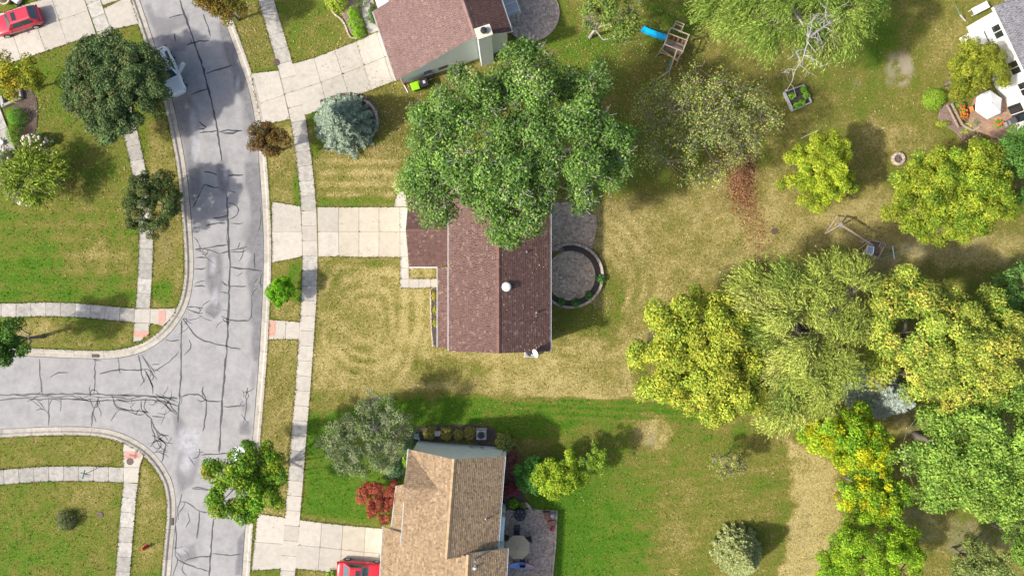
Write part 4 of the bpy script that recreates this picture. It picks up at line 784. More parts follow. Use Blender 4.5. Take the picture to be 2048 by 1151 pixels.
def crown_points(poly, n, g, sep):
    lo, hi = poly.min(0), poly.max(0); pts = []; tries = 0
    pl = [tuple(p) for p in poly]
    while len(pts) < n and tries < 60:
        c = lo + (hi - lo) * g.random((n * 2, 2)); c = c[in_poly(c[:, 0], c[:, 1], pl)]; tries += 1
        for q in c:
            if not pts or np.min(np.sum((np.array(pts) - q) ** 2, 1)) > sep * sep: pts.append(q)
            if len(pts) >= n: break
        sep *= 0.93
    pts = np.array(pts); return pts, dist_line(pts[:, 0], pts[:, 1], pl, True)
def limbs(root, base, tips, H, zb, bark, g, n_main, r0, twig_r=0.02, name='branches'):
    """trunk, main limbs and one branch to every clump"""
    tr = MB(); fork = Vector((base[0], base[1], zb)); lean = Vector(((tips[:, 0].mean() - base[0]) * .25, (tips[:, 1].mean() - base[1]) * .25, 0))
    tr.tube([Vector((base[0], base[1], -0.1)), Vector((base[0], base[1], 0.25)), Vector((base[0], base[1], zb * 0.55)) + lean * .4, fork + lean], [r0 * 1.45, r0 * 1.1, r0 * 0.92, r0 * 0.8], 9)
    tr.build('trunk', bark, root, smooth=True)
    bm = MB(); f0 = fork + lean; k = min(n_main, len(tips)); idx = [int(g.integers(len(tips)))]
    dd = np.sum((tips - tips[idx[0]]) ** 2, 1)
    for _ in range(k - 1):
        j = int(np.argmax(dd)); idx.append(j); dd = np.minimum(dd, np.sum((tips - tips[j]) ** 2, 1))
    nodes = []
    for j in idx:
        e = Vector(tips[j]); e = f0.lerp(e, 0.8); md = f0.lerp(e, 0.5) + Vector((g.normal() * .3, g.normal() * .3, -abs(e.z - f0.z) * .08)); path = [f0, f0.lerp(md, .5) + Vector((g.normal() * .1, g.normal() * .1, .1)), md, md.lerp(e, .5) + Vector((g.normal() * .2, g.normal() * .2, 0)), e]
        bm.tube(path, [r0 * .5, r0 * .42, r0 * .34, r0 * .24, r0 * .14], 6); nodes += [(p, r0 * q) for p, q in zip(path[1:], (.3, .24, .17, .1))]
    NP_ = np.array([tuple(p) for p, _ in nodes])
    for t in tips:
        c = NP_.copy(); c[:, 2] += np.where(c[:, 2] > t[2], 3.0, 0); j = int(np.argmin(np.sum((c - t) ** 2, 1))); a, ra = nodes[j]; e = Vector(t); md = a.lerp(e, .5) + Vector((g.normal() * .15, g.normal() * .15, -.12 * (e - a).length))
        bm.tube([a, md, e], [max(ra * .8, twig_r * 1.6), max(ra * .5, twig_r * 1.3), twig_r], 4, caps=False)
    return bm
def broadleaf(name, label, foot, H, zb, pal, nc, per, cr, leaf=(0.30, 0.20), bark=BARK, seed=1, group=None, cat='tree', under=0.35, flat=0.7, n_main=7, r0=0.22, twigs=0, base=None, zc=None, hue=0.7, rim=None, mat=LEAF, droop=0.0, spread=0.78, tilt=0.5, bough=5, shrink=.78, twr=.022):
    g = np.random.default_rng(seed); zc = zc if zc is not None else zb + (H - zb) * 0.42; leaf = (leaf[0] * LS, leaf[1] * LS); per = per * LN
    poly = foot_poly(foot, zc + .42 * (H - zc), g); cen = poly.mean(0); base = base if base is not None else cen
    area = 0.5 * abs(np.sum(poly[:, 0] * np.roll(poly[:, 1], 1) - poly[:, 1] * np.roll(poly[:, 0], 1))); nb = max(5, int(nc / bough)); Rb = math.sqrt(area / math.pi / nb) * 1.02
    mr_ = np.sqrt(((poly - cen) ** 2).sum(1)).mean(); inner = cen + (poly - cen) * max(.35, 1 - shrink * (Rb + .25 * cr) / mr_)
    bp_, de = crown_points(inner, nb, g, Rb * 1.25); dn = (de + .35 * Rb) / max((de + .35 * Rb).max(), 1e-3); s = np.sqrt(1 - (1 - np.clip(dn, 0, 1)) ** 2)
    bz = zc + (H - Rb * flat - zc) * s * g.uniform(0.74, 1.05, len(bp_)); k_ = int(np.ceil(nc / len(bp_))); bi = np.repeat(np.arange(len(bp_)), k_); dd_ = rdir(len(bi), g); dd_[:, 2] = np.abs(dd_[:, 2]) * .9 - .15
    Rv = Rb * g.uniform(.7, 1.25, len(bp_)); tips = np.column_stack([bp_[bi], bz[bi]]) + dd_ * (Rv[bi] * g.uniform(.75, 1.0, len(bi)))[:, None] * np.array([1, 1, .75]); tips[:, 2] = np.maximum(tips[:, 2], zb + .15); pts = tips[:, :2]
    nu = int(len(pts) * under); low = tips[g.choice(len(pts), nu)] if nu else tips[:0]; low = low + np.column_stack([g.normal(size=(nu, 2)) * cr * .5, -g.uniform(0.8, 2.4, nu) * cr]); low[:, 2] = np.maximum(low[:, 2], zb + 0.2)
    allc = np.vstack([tips, low]); root = empty(name, (base[0], base[1], 0), label, cat, group)
    bm = limbs(root, base, allc, H, zb, bark, g, n_main, r0)
    rad = cr * g.uniform(0.62, 1.15, len(allc)); cnt = np.maximum(6, (per * 1.2 * (rad / cr) ** 2 * g.uniform(.8, 1.2, len(allc))).astype(int)); ci = np.repeat(np.arange(len(allc)), cnt); n = len(ci)
    d_ = rdir(n, g); up_ = g.random(n) < 0.75; d_[up_, 2] = np.abs(d_[up_, 2]); rr = (spread + (1 - spread) * np.sqrt(g.random(n))) * g.normal(1, .12, n)
    pos = allc[ci] + d_ * (rad[ci] * rr)[:, None] * np.array([1, 1, flat]); pos[:, 2] -= droop * (rr * rad[ci]) ** 2
    nrm = unit(d_ * .95 + np.array([0, 0, tilt * .55]) + rdir(n, g) * .55); ax = unit(np.cross(nrm, rdir(n, g)) + d_ * .3); L_ = leaf[0] * g.uniform(.65, 1.35, n); W_ = leaf[1] * g.uniform(.65, 1.35, n)
    cc = pick(pal, len(allc), g); lc = pick(pal, n, g); usec = g.random(n) < hue; col = np.where(usec[:, None], cc[ci], lc)
    if rim is not None:                            # upper, outer leaves of each clump blend towards the rim colour
        q = np.clip((d_[:, 2] * .5 + .5) * (rr > .8) * g.uniform(.2, 1.2, n), 0, 1)[:, None]; col = col * (1 - q) + np.array(rim) * q
    dk = g.random(n) < .24; col[dk] = col[dk] * np.array([.40, .58, .55]); col = col * LB * g.uniform(.74, 1.28, n)[:, None] * (1 + .16 * g.normal(size=(len(allc), 1)))[ci]  # randomly chosen leaves darkened: shade inside the crown put into leaf colour
    leaf_obj('crown', pos, ax, nrm, L_, W_, col, mat, root, 0.12)
    if twigs:
        for c in allc:
            for _ in range(twigs):
                d1 = Vector(rdir(1, g)[0]); d1.z = abs(d1.z) * .8; e = Vector(c) + d1 * cr * g.uniform(.8, 1.35); md = Vector(c).lerp(e, .55) + Vector(g.normal(size=3) * .12); bm.tube([Vector(c), md, e], [twr, twr * .75, twr * .4], 3, caps=False)
    bm.build('branches', bark, root); return root
SB = np.array([1.45, 1.45, 1.3])
def shrub(name, label, px, py, r, h, pal, seed, group=None, leaf=0.11, n=900, ry=None, cat='shrub', noise_=0.12, boxy=2.0, parent=None, flowers=None, z0=0.0):
    g = np.random.default_rng(seed); c = P(px, py, h * .5); ry = ry or r; root = empty(name, (c.x, c.y, z0), label, cat, group)
    d_ = rdir(n, g); d_[:, 2] = np.abs(d_[:, 2]) * 1.0; ph = g.random(6) * 6; a = np.arctan2(d_[:, 1], d_[:, 0])
    rr = (1 + noise_ * np.sin(3 * a + ph[0]) * np.sin(4 * d_[:, 2] + ph[1]) + noise_ * .8 * np.sin(7 * a + ph[2] + 5 * d_[:, 2])) * g.uniform(.80, 1.03, n)
    k = (np.abs(d_) ** boxy).sum(1) ** (-1 / boxy); pos = d_ * (k * rr)[:, None] * np.array([r, ry, h]) + np.array([c.x, c.y, z0])
    nrm = unit(d_ * .9 + np.array([0, 0, .3]) + rdir(n, g) * .5); ax = np.cross(nrm, rdir(n, g)); col = SB * pick(pal, n, g) * g.uniform(.7, 1.3, n)[:, None]
    leaf_obj('crown', pos, ax, nrm, leaf * g.uniform(.7, 1.4, n), leaf * .62 * g.uniform(.7, 1.4, n), col, LEAF, root, .1)
    st = MB()
    for q in range(7):
        d1 = Vector((g.normal() * .5 * r, g.normal() * .5 * ry, h * .75)); b0 = Vector((c.x, c.y, z0 - .05)); st.tube([b0, b0 + d1 * .5 + Vector((0, 0, .05)), b0 + d1], [.03, .02, .01], 4, caps=False)
    st.build('stems', BARK, root)
    if flowers:
        fc, fn, fs_ = flowers
        for q in range(fn):
            d1 = rdir(1, g)[0]; d1[2] = abs(d1[2]) * .9 + .15; p = Vector((c.x + d1[0] * r, c.y + d1[1] * ry, z0 + d1[2] * h)); s_ = fs_ * g.uniform(.7, 1.25)
            MB().lathe(p, [(s_ * .4, -s_ * .6), (s_ * .95, -s_ * .2), (s_, s_ * .1), (s_ * .7, s_ * .55), (s_ * .2, s_ * .75)], 7).build('flower_head', fc, root, smooth=True)
    return root
def spruce(name, label, px, py, rpx, H, pal, seed, zb=0.4, whorls=15, per=11, lean=(0, 0), group=None, needle=(0.26, 0.085), cat='tree'):
    g = np.random.default_rng(seed); zc = H * .3; c = P(px, py, zc); Rm = rpx / 20 * (CAMH - zc) / CAMH; root = empty(name, (c.x, c.y, 0), label, cat, group)
    MB().tube([(c.x, c.y, -.1), (c.x, c.y, H * .5), (c.x, c.y, H * .97)], [.05 + .018 * H, .03 + .01 * H, .02], 8).build('trunk', BARK, root, smooth=True)
    bm = MB(); Pp, Aa, Nn, Ll = [], [], [], []
    for i in range(whorls):
        t = i / (whorls - 1); z = zb + (H - zb) * (t ** .9) * .97; rl = Rm * (1 - t) ** .8 * 1.0 + .12; nb = max(4, int(per * (1 - .55 * t))); a0 = g.random() * 6
        for k in range(nb):
            a = a0 + 2 * math.pi * k / nb + g.normal() * .13; r = rl * g.uniform(.78, 1.1); o = np.array([math.cos(a), math.sin(a), 0]); sag = .22 * r * (1 - t)
            pt = lambda s: np.array([c.x, c.y, z]) + o * r * s + np.array([0, 0, -sag * s * 1.2 + sag * .8 * s * s + .05 * r * t])
            bm.tube([pt(0), pt(.5), pt(1)], [.03 + .01 * r, .02, .008], 3, caps=False)
            m = max(6, int(r / .085))
            for q in range(m):
                s = .18 + .85 * (q + g.random()) / m; p = pt(min(s, 1.03)); wd = (.42 * r * (1.05 - s) + .16) * .8
                for sg in (-1, 1):
                    for e in range(2):
                        sd_ = np.array([-o[1], o[0], 0]) * sg; dirv = o * .65 + sd_ * .9 + np.array([0, 0, g.normal() * .2]); off = dirv / np.linalg.norm(dirv) * wd * (e + g.random() * .7) * .55
                        Pp.append(p + off + np.array([0, 0, g.normal() * .03])); Aa.append(dirv + rdir(1, g)[0] * .35); Nn.append(np.array([0, 0, 1]) + rdir(1, g)[0] * .55); Ll.append(1)
    Pp, Aa, Nn = np.array(Pp), np.array(Aa), np.array(Nn); n = len(Pp); col = pick(pal, n, g) * g.uniform(.7, 1.3, n)[:, None]
    leaf_obj('crown', Pp, Aa, Nn, needle[0] * g.uniform(.7, 1.4, n), needle[1] * g.uniform(.7, 1.5, n), col, NEEDLE, root, .1); bm.build('branches', BARK, root); return root
def willow(name, label, foot, H, zb, pal, seed, heads=90, strands=22, base=None, leaf=(0.42, 0.085), wind=(0, 0), slen=(1.4, 3.2), r0=.45, bark=BARK, group=None, dead=None):
    g = np.random.default_rng(seed); zc = zb + (H - zb) * .45; poly = foot_poly(foot, zc + .4 * (H - zc), g); cen = poly.mean(0); base = cen if base is None else base
    nb = max(5, heads // 7); area = 0.5 * abs(np.sum(poly[:, 0] * np.roll(poly[:, 1], 1) - poly[:, 1] * np.roll(poly[:, 0], 1))); Rb = math.sqrt(area / math.pi / nb)
    mr_ = np.sqrt(((poly - cen) ** 2).sum(1)).mean(); inner = cen + (poly - cen) * max(.4, 1 - 1.0 * Rb / mr_); bp_, de = crown_points(inner, nb, g, Rb * 1.3); dn = (de + .4 * Rb) / (de + .4 * Rb).max(); s = np.sqrt(1 - (1 - np.clip(dn, 0, 1)) ** 2); bz = zc + .6 + (H - zc - .6) * s * g.uniform(.55, 1.05, len(bp_))
    bi = np.repeat(np.arange(len(bp_)), 7); dd_ = rdir(len(bi), g); dd_[:, 2] = np.abs(dd_[:, 2]); bc = np.column_stack([bp_, bz]); tips = bc[bi] + dd_ * (Rb * g.uniform(.3, .75, len(bi)))[:, None] * np.array([1, 1, .8])
    root = empty(name, (base[0], base[1], 0), label, 'tree', group); bm = limbs(root, base, tips, H, zb, bark, g, 9, r0, .03)
    Pp, Aa, Nn, Cc = [], [], [], []
    hc = pick(pal, len(bp_), g)[bi] * (1 + .12 * g.normal(size=(len(tips), 1)))
    for hi, t in enumerate(tips):
        outw = t[:2] - bc[bi[hi]][:2]; outw = outw / (np.linalg.norm(outw) + .2)
        oc = (t[:2] - cen) / (np.linalg.norm(t[:2] - cen) + .5); mv = outw * .7 + oc * .6 + np.array(wind); a_h = math.atan2(mv[1], mv[0]) + g.normal() * .25
        for k in range(strands):
            a = a_h + g.normal() * .38; dh = np.array([math.cos(a), math.sin(a)]) * g.uniform(.6, 1.2); ln_ = g.uniform(*slen); m = int(ln_ / .15); p = t + np.array([g.normal() * .25, g.normal() * .25, g.normal() * .2]); v = np.array([dh[0], dh[1], .35]); v /= np.linalg.norm(v); cc = hc[hi] * g.uniform(.75, 1.3)
            for q in range(m):
                v = v + np.array([0, 0, -.11]) + g.normal(size=3) * .05; v /= np.linalg.norm(v); p = p + v * .15
                if p[2] < .5: break
                Pp.append(p + g.normal(size=3) * .05); Aa.append(v + g.normal(size=3) * .32); Nn.append(np.array([0, 0, .8]) + g.normal(size=3) * .5); Cc.append(cc)
    Pp, Aa, Nn, Cc = map(np.array, (Pp, Aa, Nn, Cc)); n = len(Pp); lc = pick(pal, n, g); Cc = np.where((g.random(n) < .7)[:, None], Cc, lc) * g.uniform(.45, 1.35, n)[:, None] * np.array([1.0, .94, .75])
    leaf_obj('crown', Pp, Aa, Nn, leaf[0] * g.uniform(.7, 1.3, n), leaf[1] * g.uniform(.7, 1.4, n), Cc, LEAF, root, .08); bm.build('branches', bark, root); return root
def bare_limb(root, pts, r0, bark, seed, nb=16, name='dead_limb'):
    g = np.random.default_rng(seed); bm = MB(); pts = [Vector(p) for p in pts]; n = len(pts); bm.tube(pts, [r0 * (1 - .75 * i / (n - 1)) for i in range(n)], 6)
    for k in range(nb):
        i = int(g.integers(1, n)); a = pts[i].lerp(pts[i - 1], g.random()); d_ = Vector(((g.normal()), g.normal(), g.normal() * .5 + .15)).normalized(); L_ = g.uniform(.7, 2.0); p1 = a + d_ * L_ * .5 + Vector(g.normal(size=3) * .12); p2 = a + d_ * L_ + Vector(g.normal(size=3) * .25)
        bm.tube([a, p1, p2], [r0 * .42, r0 * .3, r0 * .14], 4)
        for _ in range(2): q = p1.lerp(p2, g.random()); bm.tube([q, q + Vector(g.normal(size=3) * .35), q + Vector(g.normal(size=3) * .6)], [r0 * .2, r0 * .15, r0 * .08], 3, caps=False)
    return bm.build(name, bark, root)

G_D = [(.5, (.055, .105, .028)), (.3, (.075, .135, .035)), (.2, (.042, .08, .025))]
G_M = [(.45, (.085, .165, .035)), (.35, (.115, .20, .045)), (.2, (.065, .125, .03))]
G_BIG = [(.38, (.145, .235, .065)), (.32, (.19, .29, .085)), (.13, (.10, .17, .05)), (.17, (.27, .34, .15))]
YG = [(.4, (.30, .34, .045)), (.3, (.38, .40, .06)), (.2, (.20, .28, .04)), (.1, (.46, .42, .08))]
# --- the great maple over the roof
broadleaf('maple_tree', 'huge spreading green tree overhanging the burgundy roof', [(785, 295), (805, 252), (846, 210), (878, 168), (912, 150), (960, 115), (1010, 105), (1050, 85), (1105, 100), (1130, 135), (1190, 145), (1245, 185), (1262, 235), (1272, 300), (1255, 340), (1240, 380), (1190, 425), (1145, 420), (1090, 450), (1075, 480), (1000, 488), (955, 470), (920, 430), (885, 440), (830, 420), (800, 370), (778, 330)],
          17, 5.2, G_BIG, 300, 105, 0.98, (0.34, 0.21), BARK_P, 101, n_main=14, r0=.55, under=.25, twigs=4, bough=8, shrink=.55, twr=.038, base=(0.2, 12.4), zc=10.5, hue=.6)
# --- west side of the street
broadleaf('street_tree', 'large round dark green tree with rusty tips beside the silver car', (222, 166, 108, 106), 6.6, 1.4, [(.45, (.105, .155, .075)), (.28, (.15, .20, .105)), (.17, (.22, .20, .11)), (.1, (.06, .10, .05))], 190, 125, .62, (.27, .17), BARK, 102, group='street trees on the west side', r0=.24, hue=.45, bough=3, under=.5)
broadleaf('street_tree', 'small round dark green tree with brown tips over the kerb by the west sidewalk', (305, 404, 62, 68), 4.6, 1.2, [(.45, (.075, .115, .045)), (.3, (.105, .14, .06)), (.25, (.19, .15, .07))], 75, 120, .5, (.24, .15), BARK, 103, group='street trees on the west side', r0=.16, hue=.45, bough=3, under=.5)
broadleaf('street_tree', 'bright green tree cut by the frame edge beside the side street kerb', (8, 680, 42, 55), 7, 2, G_M, 40, 110, .6, (.3, .2), BARK, 104, group='street trees on the west side', r0=.18)
willow('weeping_cherry', 'low weeping bright green tree among cream hydrangeas', (64, 358, 72, 54), 3.0, 0.8, [(.45, (.23, .35, .04)), (.3, (.36, .44, .07)), (.15, (.12, .19, .03)), (.1, (.44, .44, .12))], 105, heads=46, strands=26, leaf=(.28, .1), slen=(.9, 2.0), r0=.14)
broadleaf('yellowing_tree', 'loose golden yellow tree beside the low porch wall', (28, 152, 52, 50), 5, 1.2, [(.45, (.42, .36, .04)), (.35, (.30, .32, .05)), (.2, (.40, .26, .03))], 40, 65, .55, (.27, .17), BARK, 106, r0=.12, under=.2)
# --- east verge
broadleaf('brown_tree', 'small rust brown tree on the verge near the north driveway apron', (538, 283, 44, 46), 5, 1.5, [(.45, (.19, .095, .035)), (.3, (.14, .075, .035)), (.15, (.25, .15, .05)), (.1, (.10, .09, .03))], 44, 70, .5, (.24, .15), BARK, 107, r0=.12, twigs=2, under=.25, group='browning trees on the verge')
broadleaf('brown_tree', 'olive and rust tree overhanging the road at the top kerb', (438, 2, 54, 38), 6, 1.8, [(.4, (.22, .15, .03)), (.35, (.15, .14, .03)), (.25, (.26, .12, .03))], 44, 75, .55, (.27, .17), BARK, 108, r0=.14, twigs=1, group='browning trees on the verge')
broadleaf('sapling', 'tiny vivid green young tree by the kerb', (562, 582, 27, 26), 3, 0.8, [(.6, (.15, .34, .015)), (.4, (.22, .42, .02))], 40, 75, .34, (.2, .13), BARK, 109, r0=.06, under=.4, bough=1.5, shrink=.6)
broadleaf('street_tree', 'open green and yellow tree overhanging the road by the south driveway', [(480, 875), (520, 868), (540, 890), (580, 900), (575, 935), (545, 950), (570, 975), (565, 1010), (520, 1025), (525, 1060), (500, 1055), (470, 1035), (430, 1030), (400, 1000), (425, 975), (398, 940), (430, 915), (470, 915)], 9, 2.5, [(.4, (.12, .24, .025)), (.35, (.20, .31, .03)), (.2, (.32, .36, .04)), (.05, (.42, .30, .05))], 74, 115, .66, (.33, .22), BARK, 110, r0=.2, under=.25, hue=.6, base=tuple(P(520, 945))[:2])
spruce('blue_spruce', 'wide blue spruce inside a ring of stone edging', 684, 244, 60, 7.0, [(.45, (.30, .385, .275)), (.3, (.38, .455, .345)), (.25, (.20, .275, .185))], 111, whorls=24, per=17)
# --- middle and back yards
broadleaf('thin_tree', 'nearly bare tree with sparse yellow-green leaves near the leaf trail', [(1270, 150), (1340, 130), (1420, 128), (1500, 150), (1545, 190), (1580, 250), (1555, 290), (1500, 300), (1470, 330), (1420, 375), (1340, 370), (1275, 330), (1255, 260), (1265, 200)], 9.5, 2.2, [(.35, (.34, .34, .11)), (.3, (.22, .28, .09)), (.2, (.46, .42, .14)), (.15, (.28, .31, .17))], 150, 26, 1.0, (.28, .18), BARK_T, 112, r0=.25, twigs=3, under=.35, n_main=12, hue=.3, spread=.25, base=tuple(P(1400, 240))[:2])
broadleaf('birch_tree', 'airy pale green tree with leaning trunks beside the top round patio', [(1150, 0), (1180, -60), (1260, -60), (1285, 0), (1280, 50), (1250, 85), (1200, 80), (1160, 60)], 9, 2.0, [(.45, (.20, .27, .07)), (.3, (.28, .33, .09)), (.25, (.16, .21, .06))], 60, 60, .7, (.28, .18), BARK_P, 113, r0=.16, twigs=3, spread=.3, base=tuple(P(1180, 75))[:2])
ww = willow('willow_tree', 'weeping willow with dead grey limbs at the top beside the playset', [(1340, 30), (1370, -60), (1480, -150), (1640, -150), (1740, -60), (1762, 20), (1745, 60), (1730, 95), (1690, 110), (1640, 120), (1560, 115), (1500, 135), (1470, 110), (1430, 100), (1400, 60)], 12, 3, [(.4, (.23, .36, .07)), (.35, (.31, .44, .10)), (.2, (.16, .27, .055)), (.05, (.40, .48, .15))], 114, heads=150, strands=34, wind=(-.2, -.1), leaf=(.30, .062), slen=(1.1, 2.6), base=tuple(P(1560, 10))[:2])
DEADW = pmat('dead_wood', (.42, .39, .37), .2, 8, .9)
bare_limb(ww, [P(1575, 10, 9), P(1600, 40, 11), P(1618, 75, 12), P(1605, 120, 10.5), P(1585, 150, 8)], .09, DEADW, 5, 26); bare_limb(ww, [P(1618, 75, 12), P(1640, 60, 12), P(1660, 45, 11.5), P(1650, 20, 11)], .075, DEADW, 6, 18); bare_limb(ww, [P(1530, 10, 9), P(1525, 30, 10.5), P(1545, 50, 10.6)], .075, DEADW, 7, 10)
broadleaf('yellow_tree', 'neat round lime yellow tree standing alone near the swing frame', (1638, 341, 80, 76), 7.5, 1.3, [(.45, (.37, .40, .04)), (.3, (.44, .44, .06)), (.25, (.26, .33, .035))], 110, 125, .55, (.25, .15), BARK, 115, r0=.18, under=.35, hue=.6)
broadleaf('broad_tree', 'broad olive-lime tree beside the stone fire ring', [(1780, 400), (1785, 350), (1830, 310), (1880, 290), (1940, 280), (2000, 300), (2040, 350), (2040, 420), (2000, 460), (1940, 485), (1870, 488), (1815, 470)], 9, 1.5, [(.38, (.30, .34, .04)), (.32, (.38, .38, .05)), (.30, (.15, .24, .035))], 170, 130, .72, (.28, .17), BARK, 116, r0=.25, hue=.55)
broadleaf('green_tree', 'deep green tree at the frame edge below the grey grill', [(2000, 280), (2030, 250), (2100, 240), (2120, 340), (2100, 440), (2050, 430), (2035, 360)], 8, 1.5, [(.5, (.10, .20, .05)), (.5, (.14, .26, .07))], 60, 120, .75, (.3, .18), BARK, 117, r0=.2)
broadleaf('olive_tree', 'olive gold tree in front of the white house wall', [(1905, 130), (1915, 90), (1955, 70), (1985, 85), (2000, 110), (2020, 130), (2026, 158), (2000, 172), (1955, 180), (1915, 200), (1880, 190), (1895, 160)], 6.5, 1.2, [(.45, (.26, .26, .035)), (.3, (.33, .31, .05)), (.25, (.18, .20, .03))], 90, 105, .55, (.26, .16), BARK, 118, r0=.18, hue=.6)
# --- the belt of trees on the right
MAPLE_Y = [(.32, (.42, .42, .065)), (.22, (.30, .36, .05)), (.28, (.13, .25, .035)), (.18, (.48, .42, .07))]
broadleaf('maple_tree', 'yellow turning maple at the west end of the tree belt', [(1245, 700), (1270, 670), (1290, 610), (1350, 590), (1380, 620), (1430, 580), (1480, 590), (1505, 630), (1500, 680), (1545, 720), (1550, 780), (1520, 835), (1440, 852), (1380, 835), (1310, 800), (1270, 760)], 12, 2.5, MAPLE_Y, 150, 125, .85, (.34, .23), BARK, 121, r0=.3, under=.55, rim=(.44, .42, .08), hue=.75)
willow('willow_tree', 'shaggy pale willow between the yellow and orange maples', [(1430, 570), (1480, 530), (1560, 525), (1620, 510), (1690, 510), (1740, 545), (1740, 600), (1720, 640), (1735, 700), (1725, 745), (1685, 800), (1630, 840), (1560, 870), (1510, 850), (1515, 780), (1505, 700), (1465, 620)], 12, 3, [(.4, (.35, .45, .10)), (.3, (.45, .54, .14)), (.2, (.22, .33, .07)), (.1, (.52, .57, .20))], 122, heads=160, strands=33, wind=(-.2, -.2), base=tuple(P(1600, 660))[:2], leaf=(.31, .066), slen=(1.1, 2.5))
broadleaf('maple_tree', 'tall yellow-green maple tinged orange on its street-far side', [(1715, 625), (1745, 575), (1810, 540), (1880, 560), (1960, 570), (2020, 610), (2048, 650), (2060, 720), (2040, 790), (1990, 830), (1920, 835), (1850, 810), (1800, 770), (1745, 728), (1705, 680)], 12.5, 3, [(.28, (.36, .41, .065)), (.24, (.24, .34, .05)), (.2, (.48, .36, .085)), (.28, (.13, .25, .04))], 210, 130, .9, (.34, .23), BARK, 123, r0=.35, under=.55, rim=(.42, .41, .11), hue=.72)
broadleaf('green_tree', 'tall light green tree below the orange tinged maple', [(1845, 850), (1900, 800), (2000, 780), (2070, 770), (2140, 880), (2120, 1000), (2060, 1050), (1985, 1055), (1910, 1015), (1830, 975), (1785, 920), (1800, 885)], 12.5, 3, [(.36, (.19, .31, .06)), (.28, (.28, .38, .08)), (.36, (.11, .22, .045))], 190, 130, .95, (.34, .23), BARK, 124, r0=.35, under=.55, hue=.55, rim=(.30, .38, .10))
spruce('blue_spruce', 'pale silvery blue spruce hemmed in by the maples', 1757, 788, 54, 8.5, [(.5, (.38, .45, .39)), (.3, (.46, .52, .46)), (.2, (.25, .31, .26))], 125, whorls=20, per=13)
GOLD = [(.34, (.50, .44, .02)), (.3, (.36, .42, .03)), (.36, (.20, .36, .035))]
broadleaf('golden_tree', 'vivid golden tree below the silvery spruce', [(1600, 860), (1640, 830), (1690, 820), (1750, 825), (1790, 860), (1790, 910), (1760, 935), (1700, 940), (1650, 925), (1620, 895)], 9, 2, GOLD, 90, 120, .7, (.3, .2), BARK, 126, r0=.2, hue=.75, group='golden trees by the dry strip')
broadleaf('golden_tree', 'gold and green tree between the golden tree and the lime bush', [(1670, 970), (1700, 945), (1760, 935), (1810, 955), (1835, 1005), (1790, 1025), (1720, 1030), (1680, 1010)], 7, 1.6, [(.32, (.50, .42, .02)), (.35, (.30, .40, .03)), (.33, (.13, .25, .03))], 70, 105, .6, (.28, .19), BARK, 127, r0=.17, hue=.8, twigs=1, group='golden trees by the dry strip')
broadleaf('lime_tree', 'dense lime green tree at the bottom beside the dry strip', (1742, 1105, 112, 82), 8, 1.2, [(.42, (.24, .36, .025)), (.35, (.32, .42, .035)), (.23, (.15, .26, .025))], 130, 130, .62, (.27, .16), BARK, 128, r0=.2, hue=.55)
broadleaf('green_tree', 'small blue-green tree at the frame edge behind the orange tinged maple', (2050, 600, 45, 70), 8, 2, [(.6, (.12, .22, .07)), (.4, (.17, .28, .10))], 45, 110, .7, (.3, .2), BARK, 129, r0=.16)
broadleaf('pale_bush_tree', 'pale grey-green tree at the bottom edge beside the lime tree', (1965, 1130, 70, 42), 6, 1.2, [(.5, (.30, .32, .14)), (.5, (.22, .26, .10))], 60, 80, .6, (.27, .17), BARK, 130, r0=.14, spread=.35, twigs=1)
broadleaf('green_tree', 'dark green tree in the bottom frame corner behind the pale tree', (2070, 1090, 60, 60), 8, 1.6, [(.6, (.13, .21, .04)), (.4, (.19, .27, .06))], 50, 100, .7, (.3, .2), BARK, 131, r0=.17)
spruce('pine_tree', 'rounded grey-green pine standing alone near the dry strip', 1478, 1106, 47, 5.2, [(.4, (.34, .38, .14)), (.35, (.46, .48, .20)), (.25, (.18, .23, .07))], 132, whorls=26, per=20, needle=(.22, .1))
broadleaf('young_tree', 'small thin tan-leaved tree alone on the south lawn', (1455, 931, 36, 34), 4.2, 0.8, [(.5, (.34, .31, .10)), (.3, (.27, .26, .08)), (.2, (.40, .34, .13))], 40, 36, .42, (.2, .12), BARK_P, 133, r0=.06, twigs=3, spread=.3, under=.2)
# --- around the tan-roofed house
broadleaf('crabapple_tree', 'silvery grey-green crabapple beside the mint gable wall', [(630, 880), (650, 840), (690, 820), (730, 790), (775, 770), (815, 800), (830, 840), (810, 870), (800, 920), (770, 945), (720, 965), (680, 945), (640, 915)], 6.5, 1.5, [(.35, (.23, .25, .16)), (.3, (.16, .20, .09)), (.2, (.30, .31, .23)), (.15, (.12, .17, .05))], 110, 80, .62, (.22, .13), BARK_P, 141, r0=.18, twigs=3, spread=.4, hue=.65)
broadleaf('japanese_maple', 'bright red small maple beside the south driveway', (763, 998, 41, 45), 3.2, .7, [(.45, (.42, .085, .075)), (.3, (.50, .14, .12)), (.25, (.28, .05, .05))], 58, 100, .38, (.2, .11), BARK, 142, r0=.08, hue=.5)
broadleaf('lime_tree', 'small lime green tree with hollow centre beyond the paved patio', [(1060, 950), (1090, 925), (1120, 905), (1160, 920), (1175, 950), (1165, 985), (1120, 1000), (1085, 990)], 4.6, 1, [(.5, (.30, .38, .035)), (.3, (.37, .42, .05)), (.2, (.20, .29, .03))], 56, 90, .5, (.26, .16), BARK, 143, r0=.1, hue=.6, under=.2)
broadleaf('lime_tree', 'thin lime tree next to the hollow lime tree on the lawn', (1193, 920, 32, 33), 4.2, 1, [(.5, (.25, .34, .05)), (.5, (.18, .27, .04))], 30, 48, .45, (.24, .15), BARK, 144, r0=.08, spread=.35, under=.2)
